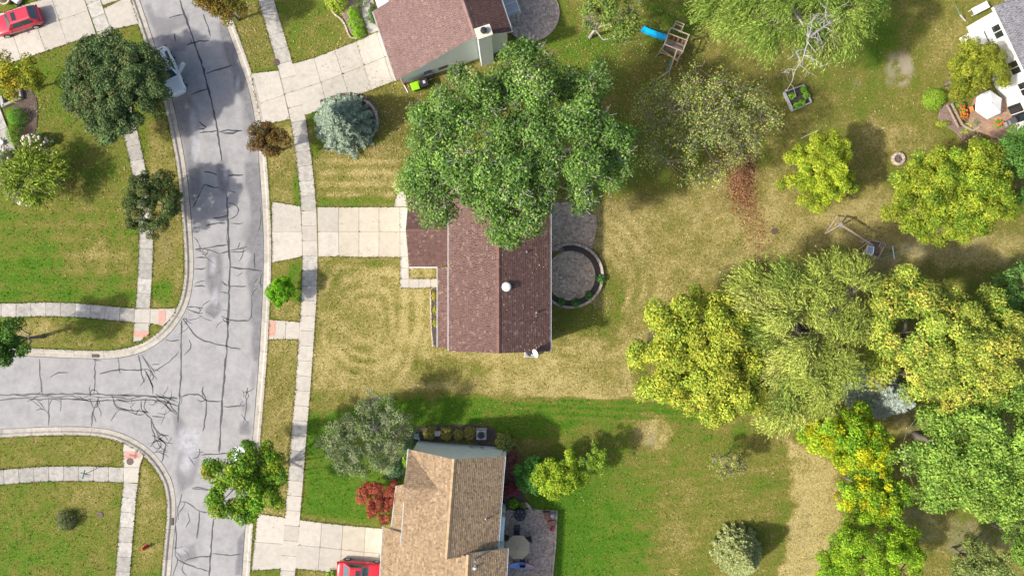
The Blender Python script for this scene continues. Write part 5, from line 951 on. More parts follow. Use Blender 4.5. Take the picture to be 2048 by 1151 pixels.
broadleaf('laurel_shrub', 'glossy deep green shrub between the barberries and lime tree', (1063, 948, 36, 38), 3, .5, [(.6, (.09, .22, .05)), (.4, (.13, .28, .08))], 46, 85, .42, (.24, .15), BARK, 145, r0=.07, cat='shrub')
RED = [(.5, (.25, .085, .075)), (.3, (.32, .12, .10)), (.2, (.17, .075, .06))]; BOXG = [(.5, (.22, .20, .055)), (.3, (.30, .25, .06)), (.2, (.13, .14, .045))]; BRG = [(.6, (.13, .27, .015)), (.4, (.19, .34, .025))]
gq = 'clipped shrubs along the mint gable wall'
for i, (px, py, r, lb) in enumerate(((858, 866, .62, 'clipped olive shrub next to the downspout at the mint gable wall'), (893, 867, .64, 'clipped olive shrub right after the utility box at the mint wall'), (917, 869, .52, 'smallest clipped olive shrub in the row at the mint wall'), (940, 867, .64, 'clipped olive shrub next to the air conditioner at the mint wall'))): shrub('box_shrub', lb, px, py, r, 1.15, BOXG, 150 + i, gq, .1, 1100, boxy=2.6)
shrub('dome_shrub', 'loose olive green shrub at the corner by the air conditioner', 1009, 888, 1.1, 1.5, [(.5, (.24, .25, .06)), (.5, (.16, .18, .05))], 156, None, .15, 1300)
shrub('barberry', 'dark red barberry between dome shrub and laurel', 1019, 925, .95, 1.3, RED, 157, None, .13, 1100, ry=1.5); shrub('barberry', 'round crimson barberry beside the patio bed', 1023, 980, .95, 1.2, [(.5, (.27, .06, .075)), (.5, (.19, .045, .055))], 158, None, .13, 1200, ry=.75)
shrub('ground_plant', 'bright green leafy clump at the patio corner', 1027, 1007, .55, .6, BRG, 159, None, .16, 300)
shrub('ground_plant', 'yellow-green low clump beside the bed stones at the patio', 1046, 1010, .4, .45, [(1, (.2, .24, .05))], 160, None, .13, 200)
shrub('dark_shrub', 'dark blue-green shrub between red maple and tan roof', 790, 942, 1.05, 1.9, [(.6, (.06, .12, .06)), (.4, (.09, .17, .09))], 161, None, .16, 1300); shrub('dark_shrub', 'dark green shrub hugging the corner of the tan roof', 818, 893, .8, 1.6, [(.6, (.05, .10, .05)), (.4, (.10, .17, .06))], 162, None, .16, 900, ry=1.1)
shrub('bright_shrub', 'bright green upright shrub against the tan-roof corner wall', 812, 920, .4, 1.4, BRG, 163, None, .14, 450, ry=.8)
shrub('kerb_bush', 'leafy green bush beside the red sedan', 664, 1156, .75, 1.0, [(.6, (.16, .27, .04)), (.4, (.22, .33, .06))], 164, None, .15, 700)
shrub('yew_shrub', 'small dark yew in a mulch ring on the southwest lawn', 132, 1041, 1.05, 1.3, [(.6, (.065, .095, .025)), (.4, (.10, .125, .03))], 165, None, .13, 1300)
# --- left house bed, top house bed
shrub('round_shrub', 'smooth bright green ball shrub beside the porch slab', 31, 233, .95, 1.3, [(.7, (.075, .21, .015)), (.3, (.10, .26, .02))], 170, 'ball shrubs by the porch slab', .09, 1900, noise_=.04); shrub('round_shrub', 'olive green ball shrub half behind the brighter one by the porch', 27, 268, .9, 1.3, [(.7, (.11, .19, .015)), (.3, (.14, .23, .02))], 171, 'ball shrubs by the porch slab', .09, 1800, ry=1.15, noise_=.04)
CREAM = pmat('cream_petals', (.66, .55, .42), .15, 10, .9)
HY = [(.6, (.10, .17, .05)), (.4, (.14, .21, .06))]
shrub('hydrangea', 'cream flowering hydrangea above the weeping cherry', 70, 281, 1.4, 1.5, HY, 172, 'cream hydrangeas', .16, 1000, ry=.75, flowers=(CREAM, 46, .15)); shrub('hydrangea', 'cream hydrangea at the frame edge beside the porch slab', 10, 318, .8, 1.4, HY, 173, 'cream hydrangeas', .16, 600, ry=1.1, flowers=(CREAM, 22, .15)); shrub('hydrangea', 'low cream hydrangea peeping out below the weeping cherry', 52, 400, 1.1, 1.1, HY, 174, 'cream hydrangeas', .16, 600, ry=.5, flowers=(CREAM, 22, .13))
for i, (px, py, rx, ry, lb) in enumerate(((706, 24, .62, .6, 'top round clump of the bright hedge by the front walk'), (710, 43, .85, .75, 'middle and widest clump of the bright hedge by the front walk'), (716, 64, .65, .6, 'lowest clump of the bright hedge touching the driveway'))): shrub('hedge_shrub', lb, px, py, rx, 1.0, [(.6, (.14, .28, .015)), (.4, (.20, .34, .02))], 180 + i, 'bright hedge clumps by the front walk', .1, 1100, ry=ry)
shrub('dark_shrub', 'dark green shrub between front walk and mauve roof eave', 746, 28, .65, 1.1, [(1, (.05, .12, .02))], 184, None, .1, 900, ry=.9); shrub('golden_shrub', 'yellow-green shrub at the top in the pink stone bed', 672, 3, 1.1, 1.6, [(.6, (.26, .32, .03)), (.4, (.18, .26, .03))], 185, None, .16, 1100, ry=.9); shrub('dark_shrub', 'dark low shrub at the top edge beside the pink bed', 722, -2, .8, .9, [(1, (.06, .13, .02))], 186, None, .1, 700)
# --- planter plants, raised-bed plants, patio bed
for i, (px, py, r, lb) in enumerate(((1201, 557, .5, 'largest green plant in the ring planter on its east rim'), (1122, 604, .45, 'green plant in the ring planter next to the house wall'), (1152, 606, .5, 'green plant in the lowest part of the ring planter'), (1178, 590, .42, 'green plant in the ring planter between two others'))): shrub('planter_plant', lb, px, py, r, .6, [(.6, (.055, .14, .04)), (.4, (.08, .19, .05))], 190 + i, 'plants in the ring planter', .17, 260, z0=.15)
for i, (px, py, lb) in enumerate(((868, 592, 'small yellow plant at the head of the front bed'), (870, 620, 'ochre plant in the upper front bed'), (870, 645, 'ochre plant in the lower front bed'))): shrub('bed_plant', lb, px, py, .25, .5, [(.6, (.30, .25, .03)), (.4, (.16, .2, .03))], 195 + i, 'plants in the front bed', .14, 160, ry=.5)
# ------------------------------------------------------------------ cars
def paint(name, c, rough=.28): return pmat(name, c, .03, 2, rough, coat=.8)
RUB = pmat('rubber', (.018, .018, .019), .2, 8, .85); ALLOY = pmat('alloy', (.52, .53, .55), .08, 5, .35, metal=.7)
LAMP = pmat('lamp_glass', (.75, .76, .78), .05, 5, .15); TAIL = pmat('tail_glass', (.30, .01, .015), .1, 5, .2); AUTOGLASS = pmat('car_glass', (.035, .075, .085), .3, 1.5, .05, spec=.9)
def car(name, label, px, py, head, pm, L_=4.75, W_=1.86, H_=1.5, hatch=False, sunroof=True, door=False, group=None):
    c = P(px, py, .5); r = empty(name, (c.x, c.y, 0), label, 'car', group, R(head)); r.location.z = -.115 if door or group == 'x' else .02
    hl, hw = L_ / 2, W_ / 2
    ts = [-1, -.975, -.9, -.7, -.35, 0, .35, .6, .8, .92, .98, 1]; wf = [.66, .82, .93, .99, 1, 1, 1, .985, .95, .87, .74, .58]
    zt = [.66, .86, .95, .97, .96, .95, .95, .93, .88, .80, .68, .56] if not hatch else [.7, .95, 1.02, 1.03, 1.0, .99, .99, .98, .93, .85, .74, .6]
    prof = lambda w, t: [(w * .80, .24), (w * .96, .30), (w, .52), (w * .985, t * .80), (w * .93, t * .93), (w * .72, t * .985), (0, t + .025), (-w * .72, t * .985), (-w * .93, t * .93), (-w * .985, t * .80), (-w, .52), (-w * .96, .30), (-w * .80, .24)]
    vs = []; k = 13; fs = []
    for t, wq, z in zip(ts, wf, zt): vs += [(t * hl, y, zz) for y, zz in prof(hw * wq, z)]
    for i in range(len(ts) - 1):
        for j in range(k): l = (j + 1) % k; fs.append((i * k + j, i * k + l, (i + 1) * k + l, (i + 1) * k + j))
    fs += [tuple(range(k)), tuple(range((len(ts) - 1) * k, len(ts) * k))[::-1]]
    body = MB().add(vs, fs).build('body', pm, r, local=True, smooth=True); ss = body.modifiers.new('smooth', 'SUBSURF'); ss.levels = 2; ss.render_levels = 2
    xb0, xb1, xr0, xr1 = (-.93 * hl, .36 * hl, -.74 * hl, .08 * hl) if hatch else (-.72 * hl, .36 * hl, -.40 * hl, .06 * hl)
    zb, wb, wr = (.98 if hatch else .93), hw * .915, hw * .66
    B0 = [(xb0, -wb * .93), (xb1, -wb * .95), (xb1, wb * .95), (xb0, wb * .93)]; T0 = [(xr0, -wr * .96), (xr1, -wr), (xr1, wr), (xr0, wr * .96)]
    vs = [(x, y, zb) for x, y in B0] + [(x, y, H_ - .05) for x, y in T0] + [(x * .97 + (.02 * (xr0 + xr1) / 2), y * .72, H_) for x, y in T0]
    cab = MB().add(vs, [(0, 1, 5, 4), (1, 2, 6, 5), (2, 3, 7, 6), (3, 0, 4, 7), (4, 5, 9, 8), (5, 6, 10, 9), (6, 7, 11, 10), (7, 4, 8, 11), (8, 9, 10, 11)]).build('cabin', pm, r, local=True)
    V = [Vector(v) for v in vs]
    def pane(nm, a, b2, c2, d2, u0, u1, v0, v1):
        A, B, C, D = V[a], V[b2], V[c2], V[d2]; f = lambda u, v: A.lerp(B, u).lerp(D.lerp(C, u), v); n_ = (B - A).cross(D - A).normalized(); o = n_ * .012
        q = [f(u0, v0) + o, f(u1, v0) + o, f(u1, v1) + o, f(u0, v1) + o]; q2 = [p - n_ * .02 for p in q]
        MB().add(q + q2, [(0, 1, 2, 3), (0, 4, 5, 1), (1, 5, 6, 2), (2, 6, 7, 3), (3, 7, 4, 0)]).build(nm, AUTOGLASS, cab, local=True)
    pane('windshield', 1, 2, 6, 5, .05, .95, .06, .94); pane('rear_window', 3, 0, 4, 7, .08, .92, .12, .92)
    pane('side_window', 0, 1, 5, 4, .14, .48, .1, .88); pane('side_window', 0, 1, 5, 4, .51, .86, .1, .88); pane('side_window', 2, 3, 7, 6, .14, .49, .1, .88); pane('side_window', 2, 3, 7, 6, .52, .86, .1, .88)
    if sunroof: MB().box(((xr0 + xr1) / 2 + .25 * (xr1 - xr0), 0, H_ + .006), (.42, wr * 1.25, .02)).build('sunroof', GLASS, cab, local=True)
    for sx in (-.60, .62):
        for sy in (-1, 1):
            y = sy * (hw - .10); wl = MB().tube([(sx * hl, y - sy * .11, .33), (sx * hl, y + sy * .115, .33)], .335, 20).build('wheel', RUB, r, local=True)
            MB().tube([(sx * hl, y + sy * .10, .33), (sx * hl, y + sy * .13, .33)], .22, 14).build('rim', ALLOY, wl, local=True)
    for sy in (-1, 1):
        MB().box((xb1 * .78, sy * (hw + .06), zb + .04), (.13, .2, .13)).build('mirror', pm, r, local=True)
        MB().box((hl * .925, sy * hw * .70, .70), (.22, .34, .10), -sy * .45).build('headlight', LAMP, r, local=True); MB().box((-hl * .955, sy * hw * .72, .82), (.14, .36, .14), sy * .3).build('taillight', TAIL, r, local=True)
    MB().box((hl * .985, 0, .40), (.06, W_ * .55, .16)).build('bumper_grille', BLACK, r, local=True)
    if door:                                        # driver door swung open
        d_ = MB().box((0, 0, .62), (1.05, .06, .62)); d_.v = [(x, y, z) for x, y, z in d_.v]; do = d_.build('open_door', pm, r, local=True); do.location = (hl * .06, hw + .40, 0); do.rotation_euler = (0, 0, R(128))
        w2 = MB().beam((-.45, 0, .98), (-.3, -.06, 1.35), .03, .05).beam((-.3, -.06, 1.35), (.42, -.02, 1.0), .03, .05).beam((-.45, 0, .96), (.45, 0, .96), .03, .05).build('door_frame', pm, do, local=True)
        MB().add([(-.43, .0, .98), (.42, 0, .98), (-.28, -.05, 1.33)], [(0, 1, 2)]).build('door_glass', AUTOGLASS, do, local=True)
    return r
REDP = paint('red_paint', (.52, .012, .025)); CRIM = paint('crimson_paint', (.50, .02, .05)); SILV = paint('silver_paint', (.76, .80, .82), .3)
car('hatchback', 'glossy crimson hatchback parked on the northwest driveway', 36, 44, 198, CRIM, 4.9, 1.95, 1.6, hatch=True)
car('sedan', 'shiny red sedan parked on the south driveway by the tan roof', 722, 1141, -4.5, REDP, 4.75, 2.0, 1.45)
car('parked_car', 'silver car with its door open half hidden under the dark round tree', 338, 143, -66, SILV, 4.9, 1.86, 1.5, hatch=True, door=True)
car('parked_car', 'white-blue car hidden under the open green and yellow street tree', 489, 937, 94, paint('white_paint', (.70, .74, .76)), 4.6, 1.8, 1.45, sunroof=False).location.z = -.115

# ------------------------------------------------------------------ bins, hydrant, sign
LIME = pmat('lime_plastic', (.28, .62, .005), .05, 4, .45)
def bin_(px, py, rz, lid, label):
    r = empty('wheelie_bin', P(px, py, 0), label, 'bin', 'bins against the siding', R(rz)); c = P(px, py, 1.1); r.location = (c.x, c.y, 0)
    pr = [(.24, .05), (.34, .98), (.36, 1.0)]; vs = []
    for h, z in pr: vs += [(-h, -h, z), (h, -h, z), (h, h, z), (-h, h, z)]
    fs = [(3, 2, 1, 0), (8, 9, 10, 11)] + [(i * 4 + j, i * 4 + (j + 1) % 4, i * 4 + 4 + (j + 1) % 4, i * 4 + 4 + j) for i in range(2) for j in range(4)]
    MB().add(vs, fs).build('tub', BLACK, r, local=True); l = MB().prism([(-.40, -.42), (.40, -.42), (.42, .38), (-.42, .38)], 1.0, 1.09, .05).build('lid', lid, r, local=True); MB().prism([(-.26, -.26), (.26, -.26), (.26, .22), (-.26, .22)], 1.085, 1.11, .015).build('lid_panel', lid, l, local=True)
    MB().tube([(-.36, .44, 1.0), (.36, .44, 1.0)], .025, 8).build('handle', BLACK, r, local=True)
    for s in (-1, 1): MB().tube([(s * .22, .3, .12), (s * .28, .3, .12)], .12, 12).build('wheel', RUB, r, local=True)
    return r
bin_(830, 171, 18, LIME, 'wheelie bin with bright lime green lid beside the mint siding'); b2_ = bin_(848, 164, 18, BLACK, 'black lidded wheelie bin next to the lime one')
MB().box((0, 0, 1.112), (.24, .3, .006)).build('lid_label', pmat('label_print', (.45, .5, .55), .2, 20, .5), b2_, local=True)
cb = empty('storage_cabinet', P(859, 153), 'dark grey storage cabinet against the siding next to the black bin', 'cabinet', rz=R(18)); CAB = pmat('dark_grey_plastic', (.09, .09, .11), .1, 4, .5)
MB().box((0, 0, .7), (.75, .55, 1.4)).build('body', CAB, cb, local=True); MB().box((0, 0, 1.43), (.82, .62, .06)).build('lid', CAB, cb, local=True)
gc = empty('gas_can', P(809, 166), 'small red fuel can at the garage corner by the bins', 'can', rz=R(20)); MB().box((0, 0, .17), (.34, .24, .34)).build('body', REDP, gc, local=True); MB().tube([(.08, 0, .33), (.16, 0, .42)], .03, 6).build('spout', BLACK, gc, local=True); MB().box((-.05, 0, .37), (.18, .04, .05)).build('handle', REDP, gc, local=True)
hy = empty('fire_hydrant', P(293, 1092), 'red fire hydrant on the verge near the storm drain', 'hydrant'); HYD = pmat('hydrant_red', (.5, .02, .03), .1, 6, .45)
MB().lathe((0, 0, 0), [(.2, -.05), (.2, .05), (.13, .07), (.13, .5), (.17, .52), (.17, .57), (.14, .66), (.05, .72), (.05, .78)], 16).build('barrel', HYD, hy, local=True, smooth=True)
MB().tube([(0, -.24, .42), (0, .24, .42)], .06, 10).build('hose_outlet', HYD, hy, local=True); MB().tube([(0, 0, .40), (.26, 0, .40)], .085, 10).build('pumper_outlet', HYD, hy, local=True)
SIGNG = pmat('sign_green', (.01, .24, .19), .06, 4, .4)
sg = empty('street_sign', P(206, 931), 'street sign pole with crossed green blades beside the southwest sidewalk', 'sign'); MB().tube([(0, 0, -.1), (0, 0, 2.9)], .035, 8).build('pole', GREYM, sg, local=True)
MB().box((0, 0, 2.95), (.85, .025, .2), R(-15)).build('sign_blade', SIGNG, sg, local=True); MB().box((0, 0, 3.17), (.025, .85, .2), R(-15)).build('sign_blade', SIGNG, sg, local=True)
# top-left oddments
pk_ = empty('plant_pot', P(15, 3), 'round cream pot on the grass above the crimson hatchback', 'pot'); MB().lathe((0, 0, 0), [(.35, 0), (.5, .45), (.54, .47), (.54, .55), (.45, .55), (.42, .46)], 20).build('pot', pmat('cream_clay', (.6, .52, .36), .08, 5, .7), pk_, local=True); MB().lathe((0, 0, .44), [(.44, 0), (.2, .05)], 16).build('soil', MULCH, pk_, local=True)
ub = empty('garden_cart', P(36, 2), 'small silver and black garden cart above the crimson hatchback', 'cart', rz=R(-35)); MB().prism([(-.5, -.3), (.5, -.3), (.55, .3), (-.55, .3)], .25, .55, .05).build('tray', pmat('cart_silver', (.5, .52, .54), .1, 5, .4), ub, local=True); MB().tube([(-.55, -.35, .5), (-.95, -.35, .75), (-.95, .35, .75), (-.55, .35, .5)], .025, 6).build('handle', BLACK, ub, local=True)
for s in (-1, 1): MB().tube([(.2, s * .34, .2), (.2, s * .42, .2)], .2, 14).build('wheel', RUB, ub, local=True)

# ------------------------------------------------------------------ beds
def bed(name, pts, mat, z=.05, label=None):
    ln = smooth_line(PL(pts + [pts[0]]), 2)[:-1]; o = MB().prism([(p.x, p.y) for p in ln], -.1, z, .04).build(name, mat, None, origin=P(*pts[0])); return tag(o, kind='structure')
def edging(name, pts, label, step=.3, w_=.2, h_=.14, closed=False):
    ln = resample(smooth_line(PL(pts), 2), step); root = empty(name, (ln[0].x, ln[0].y, 0), label, 'edging'); nn = normals2(ln)
    for i in range(len(ln) - 1):
        a, b2 = ln[i], ln[i + 1]; j = rr_.uniform(.8, 1.15) * w_ / 2; MB().prism(inset([(q.x, q.y) for q in (a - nn[i] * j, b2 - nn[i + 1] * j, b2 + nn[i + 1] * j, a + nn[i] * j)][::1] if True else [], 0.012), -.08, h_ + rr_.uniform(-.03, .03), .02).build('stone', STONE, root)
bed('flower_bed', [(655, -25), (690, 40), (702, 74), (732, 72), (722, 20), (732, -25)], MULCH_P); edging('stone_edging', [(648, -20), (662, 25), (688, 42), (697, 70), (704, 79), (732, 70)], 'pale stones edging the bed by the bright hedge')
bed('flower_bed', [(740, 5), (752, 10), (770, 70), (762, 75), (750, 45), (740, 35)], MULCH)
bed('mulch_ring', [(640, 200), (700, 180), (752, 200), (762, 240), (745, 280), (700, 300), (650, 285)], MULCH); edging('stone_edging', [(728, 200), (745, 212), (755, 232), (755, 255), (744, 272)], 'curved brick edging beside the blue spruce', w_=.3)
bed('flower_bed', [(20, 170), (75, 180), (78, 250), (60, 285), (110, 300), (130, 345), (118, 380), (80, 398), (30, 410), (0, 380), (0, 300), (40, 290), (28, 240)], MULCH)
bed('flower_bed', [(863, 578), (877, 578), (877, 690), (866, 692), (862, 640)], MULCH_D); edging('stone_edging', [(861, 582), (862, 620), (863, 660), (866, 692)], 'dark edging stones along the bed under the pent roof', .35, .16, .1)
bed('flower_bed', [(800, 930), (806, 880), (820, 858), (850, 850), (950, 848), (985, 850), (1000, 875), (1025, 880), (1038, 930), (1045, 990), (1062, 1010), (1058, 1030), (1000, 1020), (990, 880), (830, 880), (815, 940)], MULCH); bed('mulch_ring', [(820, 858), (800, 866), (790, 890), (800, 940), (785, 965), (775, 950), (785, 885), (800, 855)], MULCH_P)
bed('mulch_ring', [(118, 1020), (150, 1020), (158, 1042), (145, 1060), (120, 1058), (112, 1040)], MULCH)
bed('patio_bed', [(1880, 215), (1900, 200), (1925, 225), (1935, 260), (1970, 280), (1985, 295), (1930, 290), (1910, 260), (1875, 250)], MULCH_P)
# porch at the left edge
pc = tag(empty('porch_slab', P(0, 260)), kind='structure')
slab(pc, PL([(-60, 190), (0, 212), (16, 255), (-60, 285)]), CONC_OLD, z=.12); slab(pc, PL([(-60, 285), (16, 255), (33, 300), (-60, 335)]), CONC_OLD, z=.12)
pw = empty('porch_wall', P(28, 203), 'low concrete corner wall around the golden tree by the porch', 'wall')
for q in ([(3, 195), (9, 193), (14, 214), (8, 217)], [(9, 211), (47, 194), (48, 199), (12, 215)], [(38, 172), (43, 170), (48, 194), (44, 196)]): MB().prism(PL(q), -.1, .4, .02).build('wall_block', CONC_OLD, pw)
wh = empty('garden_ornament', P(3, 285, .3), 'round white wheel ornament on the porch slab', 'ornament'); wh.location.z = .12
MB().lathe((0, 0, 0), [(.24, 0), (.24, .3), (.2, .32), (.18, .25)], 18).build('hub', WHITE, wh, local=True)
for k in range(10): a = 2 * math.pi * k / 10; MB().beam((.2 * math.cos(a), .2 * math.sin(a), .06), (.6 * math.cos(a), .6 * math.sin(a), .03), .03, .03).build('spoke', BLACK, wh, local=True)

# ------------------------------------------------------------------ playset with blue slide
c = P(1352, 82, 2.2); ps = empty('playset', (c.x, c.y, 0), 'wooden playset tower with bright blue slide under the willow', 'playset', rz=R(-21))
X0, X1, Y0, Y1 = -.95, .95, -.85, .85
for x in (X0, X1):
    for y in (Y0, Y1): MB().box((x, y, 1.25), (.1, .1, 2.7)).build('post', WOOD, ps, local=True)
for y in (Y0, Y1, .28): MB().box((0, y, 2.55), (2.0, .07, .12)).build('top_rail', WOOD, ps, local=True)
for x in (X0, X1): MB().box((x, 0, 2.45), (.07, 1.7, .12)).build('top_rail', WOOD, ps, local=True); MB().box((x, 0, 1.9), (.05, 1.7, .09)).build('side_rail', WOOD, ps, local=True)
for i in range(11): MB().box((-.86 + i * .172, -.28, 1.4), (.155, 1.08, .04)).build('deck_board', WOOD_D, ps, local=True)
for i in range(4): MB().box((-.7 + i * .46, .58, 1.38), (.16, .5, .04)).build('deck_board', pmat('red_stained_wood', (.22, .09, .06), .2, 5, .8), ps, local=True)
for s in (-.35, .45): MB().beam((s - .35, .85, 2.4), (s - .3, 1.75, 2.3), .08, .08).build('ladder_rail', WOOD, ps, local=True)
for y in (1.0, 1.45, 1.72): MB().beam((-.68, y, 2.36), (.12, y, 2.34), .1, .05).build('ladder_rung', WOOD, ps, local=True)
for x in (-.67, .15): MB().beam((x, 1.75, -.1), (x, 1.72, 2.35), .09, .09).build('ladder_post', WOOD, ps, local=True)
SL = pmat('slide_blue', (.0, .42, .75), .06, 3, .35); sp = [Vector((-.95, .2, 1.42)), Vector((-1.4, .25, 1.2)), Vector((-2.3, .5, .55)), Vector((-3.0, .68, .16)), Vector((-3.4, .8, .12))]; vs = []; fs = []; pr = [(-.3, .18), (-.26, .18), (-.24, .02), (.24, .02), (.26, .18), (.3, .18), (.28, -.03), (-.28, -.03)]
for i, p in enumerate(sp):
    t = (sp[min(i + 1, 4)] - sp[max(i - 1, 0)]).normalized(); sd_ = t.cross(Vector((0, 0, 1))).normalized(); u_ = sd_.cross(t)
    vs += [p + sd_ * a + u_ * z for a, z in pr]
for i in range(4):
    for j in range(8): l = (j + 1) % 8; fs.append((i * 8 + j, i * 8 + l, (i + 1) * 8 + l, (i + 1) * 8 + j))
fs += [(0, 1, 2, 7), (2, 3, 6, 7), (3, 4, 5, 6)]; MB().add(vs, fs).build('slide', SL, ps, local=True)
MB().beam((.35, -.85, 2.5), (.45, -3.1, 2.3), .1, .14).build('swing_beam', WOOD, ps, local=True)
for a, b2 in (((.45, -3.0, 2.3), (-.2, -3.3, -.1)), ((.45, -3.0, 2.3), (1.1, -3.3, -.1)), ((-.95, -1.2, 1.3), (.9, -1.25, 1.3)), ((-1.1, -1.0, 1.6), (1.0, -1.5, 1.5)), ((-.95, -.85, 1.9), (-1.1, -1.3, -.1)), ((.9, -.85, 1.9), (1.1, -1.5, -.1))): MB().beam(a, b2, .08, .08).build('brace', WOOD, ps, local=True)
for y in (-1.6, -2.4):
    for s in (-.2, .2): MB().tube([(.4, y + s, 2.3), (.4, y + s, .5)], .012, 4).build('swing_chain', GREYM, ps, local=True)
    MB().box((.4, y, .48), (.2, .46, .03)).build('swing_seat', pmat('teal_plastic', (.02, .25, .25), .1, 4, .5), ps, local=True)
# ------------------------------------------------------------------ old swing frame and climbing tower
tw = P(1745, 490, 1.5); st_ = empty('swing_frame', (tw.x, tw.y, 0), 'old wooden swing frame joined to a climbing tower with grey tarp', 'swing set')
def w(px, py, z): return P(px, py, z)
AP = w(1681, 449, 2.4)
for q in ((1650, 467, 0), (1694, 431, 0)): MB().beam(AP, w(*q), .12, .12).build('leg', WOOD, st_)
for q in ((1676, 431, 0),): MB().beam(w(1650, 467, 0.05), w(*q), .12, .1).build('leg', WOOD, st_); MB().beam(w(1676, 431, .05), AP, .08, .08).build('leg', WOOD, st_)
MB().beam(AP, w(1745, 490, 2.35), .14, .16).build('beam', WOOD, st_); MB().box(AP + Vector((0, 0, .06)), (.35, .35, .1), .4).build('bracket', GREYM, st_)
Tc = [(1741, 480), (1771, 486), (1757, 515), (1728, 506)]
for q in Tc: g0 = w(*q, 2.2); MB().beam((g0.x, g0.y, -.1), (g0.x, g0.y, 2.3), .1, .1).build('post', WOOD, st_)
for i in range(4): MB().beam(w(*Tc[i], 2.25), w(*Tc[(i + 1) % 4], 2.25), .09, .1).build('rail', WOOD, st_); MB().beam(w(*Tc[i], 1.4), w(*Tc[(i + 1) % 4], 1.4), .09, .08).build('rail', WOOD, st_)
for i in range(7): a = lerp(Tc[0], Tc[3], (i + .5) / 7); b2 = lerp(Tc[1], Tc[2], (i + .5) / 7); MB().beam(w(*a, 1.45), w(*b2, 1.45), .2, .04).build('deck_board', WOOD_D, st_)
MB().prism(PL([(1735, 492), (1748, 493), (1746, 508), (1733, 507)], 2.3), 2.3, 2.36, .01).build('tarp_panel', pmat('tarp_blue_grey', (.22, .30, .42), .1, 4, .5), st_)
for k_ in range(4): o_ = [(1735, 492), (1748, 493), (1746, 508), (1733, 507)]; MB().beam(w(*o_[k_], 2.39), w(*o_[(k_ + 1) % 4], 2.39), .05, .04).build('tarp_frame', WHITE, st_)
for a, b2 in (((1772, 488, 2.2), (1756, 516, .1)), ((1767, 487, 2.2), (1750, 514, .1)), ((1762, 486, 2.0), (1746, 512, .1)), ((1741, 480, 2.0), (1716, 500, .1)), ((1728, 506, 1.6), (1719, 516, .05)), ((1735, 478, 2.1), (1720, 490, .1))): MB().beam(w(*a), w(*b2), .07, .07).build('slanted_pole', WOOD, st_)
cl = empty('fallen_poles', P(1785, 505), 'white and teal metal poles lying beside the climbing tower', 'poles'); TEALP = pmat('teal_metal', (.25, .42, .38), .1, 5, .5)
for a, b2, r_, m_ in (((1785, 491, .5), (1789, 518, .3), .05, WHITE), ((1760, 519, .3), (1823, 494, .35), .035, TEALP), ((1762, 508, .25), (1800, 504, .3), .03, TEALP), ((1770, 493, .6), (1795, 493, .5), .025, GREYM), ((1752, 515, .3), (1762, 520, .2), .03, GREYM)): MB().tube([w(*a), w(*b2)], r_, 8).build('pole', m_, cl)
# ------------------------------------------------------------------ raised bed, fire ring, stakes, bench
rb = empty('raised_bed', P(1597, 195), 'square raised garden bed of grey boards full of leafy vegetables', 'planter box'); q4 = [(1569, 184), (1607, 170), (1623, 204), (1586, 221)]; PALEB = pmat('pale_boards', (.48, .48, .47), .15, 5, .8)
for i in range(4): a, b2 = P(*q4[i], .35), P(*q4[(i + 1) % 4], .35); MB().beam((a.x, a.y, .2), (b2.x, b2.y, .2), .16 if i == 3 else .09, .42).build('board', PALEB, rb)
MB().prism(inset([(p.x, p.y) for p in PL(q4)][::-1], .05), -.05, .22).build('soil', MULCH_D, rb)
for i, (px, py, lb) in enumerate(((1606, 180, 'vegetable plant in the raised bed corner nearest the dirt patch'), (1612, 191, 'vegetable plant along the raised bed side facing the white house'), (1592, 212, 'vegetable plant in the raised bed corner nearest the lime yellow tree'), (1603, 206, 'vegetable plant between two others along the lower board of the raised bed'), (1584, 193, 'small vegetable plant by the thick pale board of the raised bed'))): shrub('vegetable_plant', lb, px, py, .33, .5, [(.6, (.13, .30, .02)), (.4, (.20, .36, .04))], 210 + i, 'vegetables in the raised bed', .26, 60, cat='plant', z0=.2)
fr = empty('fire_ring', P(1795, 318), 'round stone fire ring with ash beside the broad olive-lime tree', 'fire pit'); fc = P(1795, 318)
for k in range(12):
    t0, t1 = 2 * math.pi * (k + .04) / 12, 2 * math.pi * (k + .96) / 12; MB().prism([(fc.x + r * math.cos(t), fc.y + r * math.sin(t)) for r, t in ((.42, t0), (.66, t0), (.66, t1), (.42, t1))], -.05, .3, .03).build('stone', STONE, fr)
MB().lathe((fc.x, fc.y, 0), [(.43, -.05), (.43, .05), (.2, .09)], 20).build('ash', pmat('ash', (.16, .14, .13), .4, 9, .95), fr)
lgs = empty('log_pile', P(1795, 319, .1), 'charred logs lying inside the stone fire ring', 'logs')
for a in (20, 80, 140): MB().tube([(fc.x - .28 * math.cos(R(a)), fc.y - .28 * math.sin(R(a)), .12 + a / 900), (fc.x + .28 * math.cos(R(a)), fc.y + .28 * math.sin(R(a)), .14 + a / 900)], .05, 6).build('log', WOOD_D, lgs)
sk = empty('garden_stake', P(1618, 267), 'thin pale stake leaning beside the lime yellow tree', 'stake'); MB().tube([P(1602, 276, 0), P(1636, 261, 1.0)], .025, 6).build('rod', GREYM, sk)
bn = P(1960, 17, .6); wb_ = empty('white_table', (bn.x, bn.y, 0), 'long white plastic table at the white house corner', 'table', rz=R(27)); MB().prism([(-.85, -.36), (.85, -.36), (.85, .36), (-.85, .36)], .68, .74, .02).build('table_top', WHITE, wb_, local=True)
for x in (-.7, .7):
    for y in (-.27, .27): MB().box((x, y, .33), (.06, .06, .7)).build('leg', WHITE, wb_, local=True)
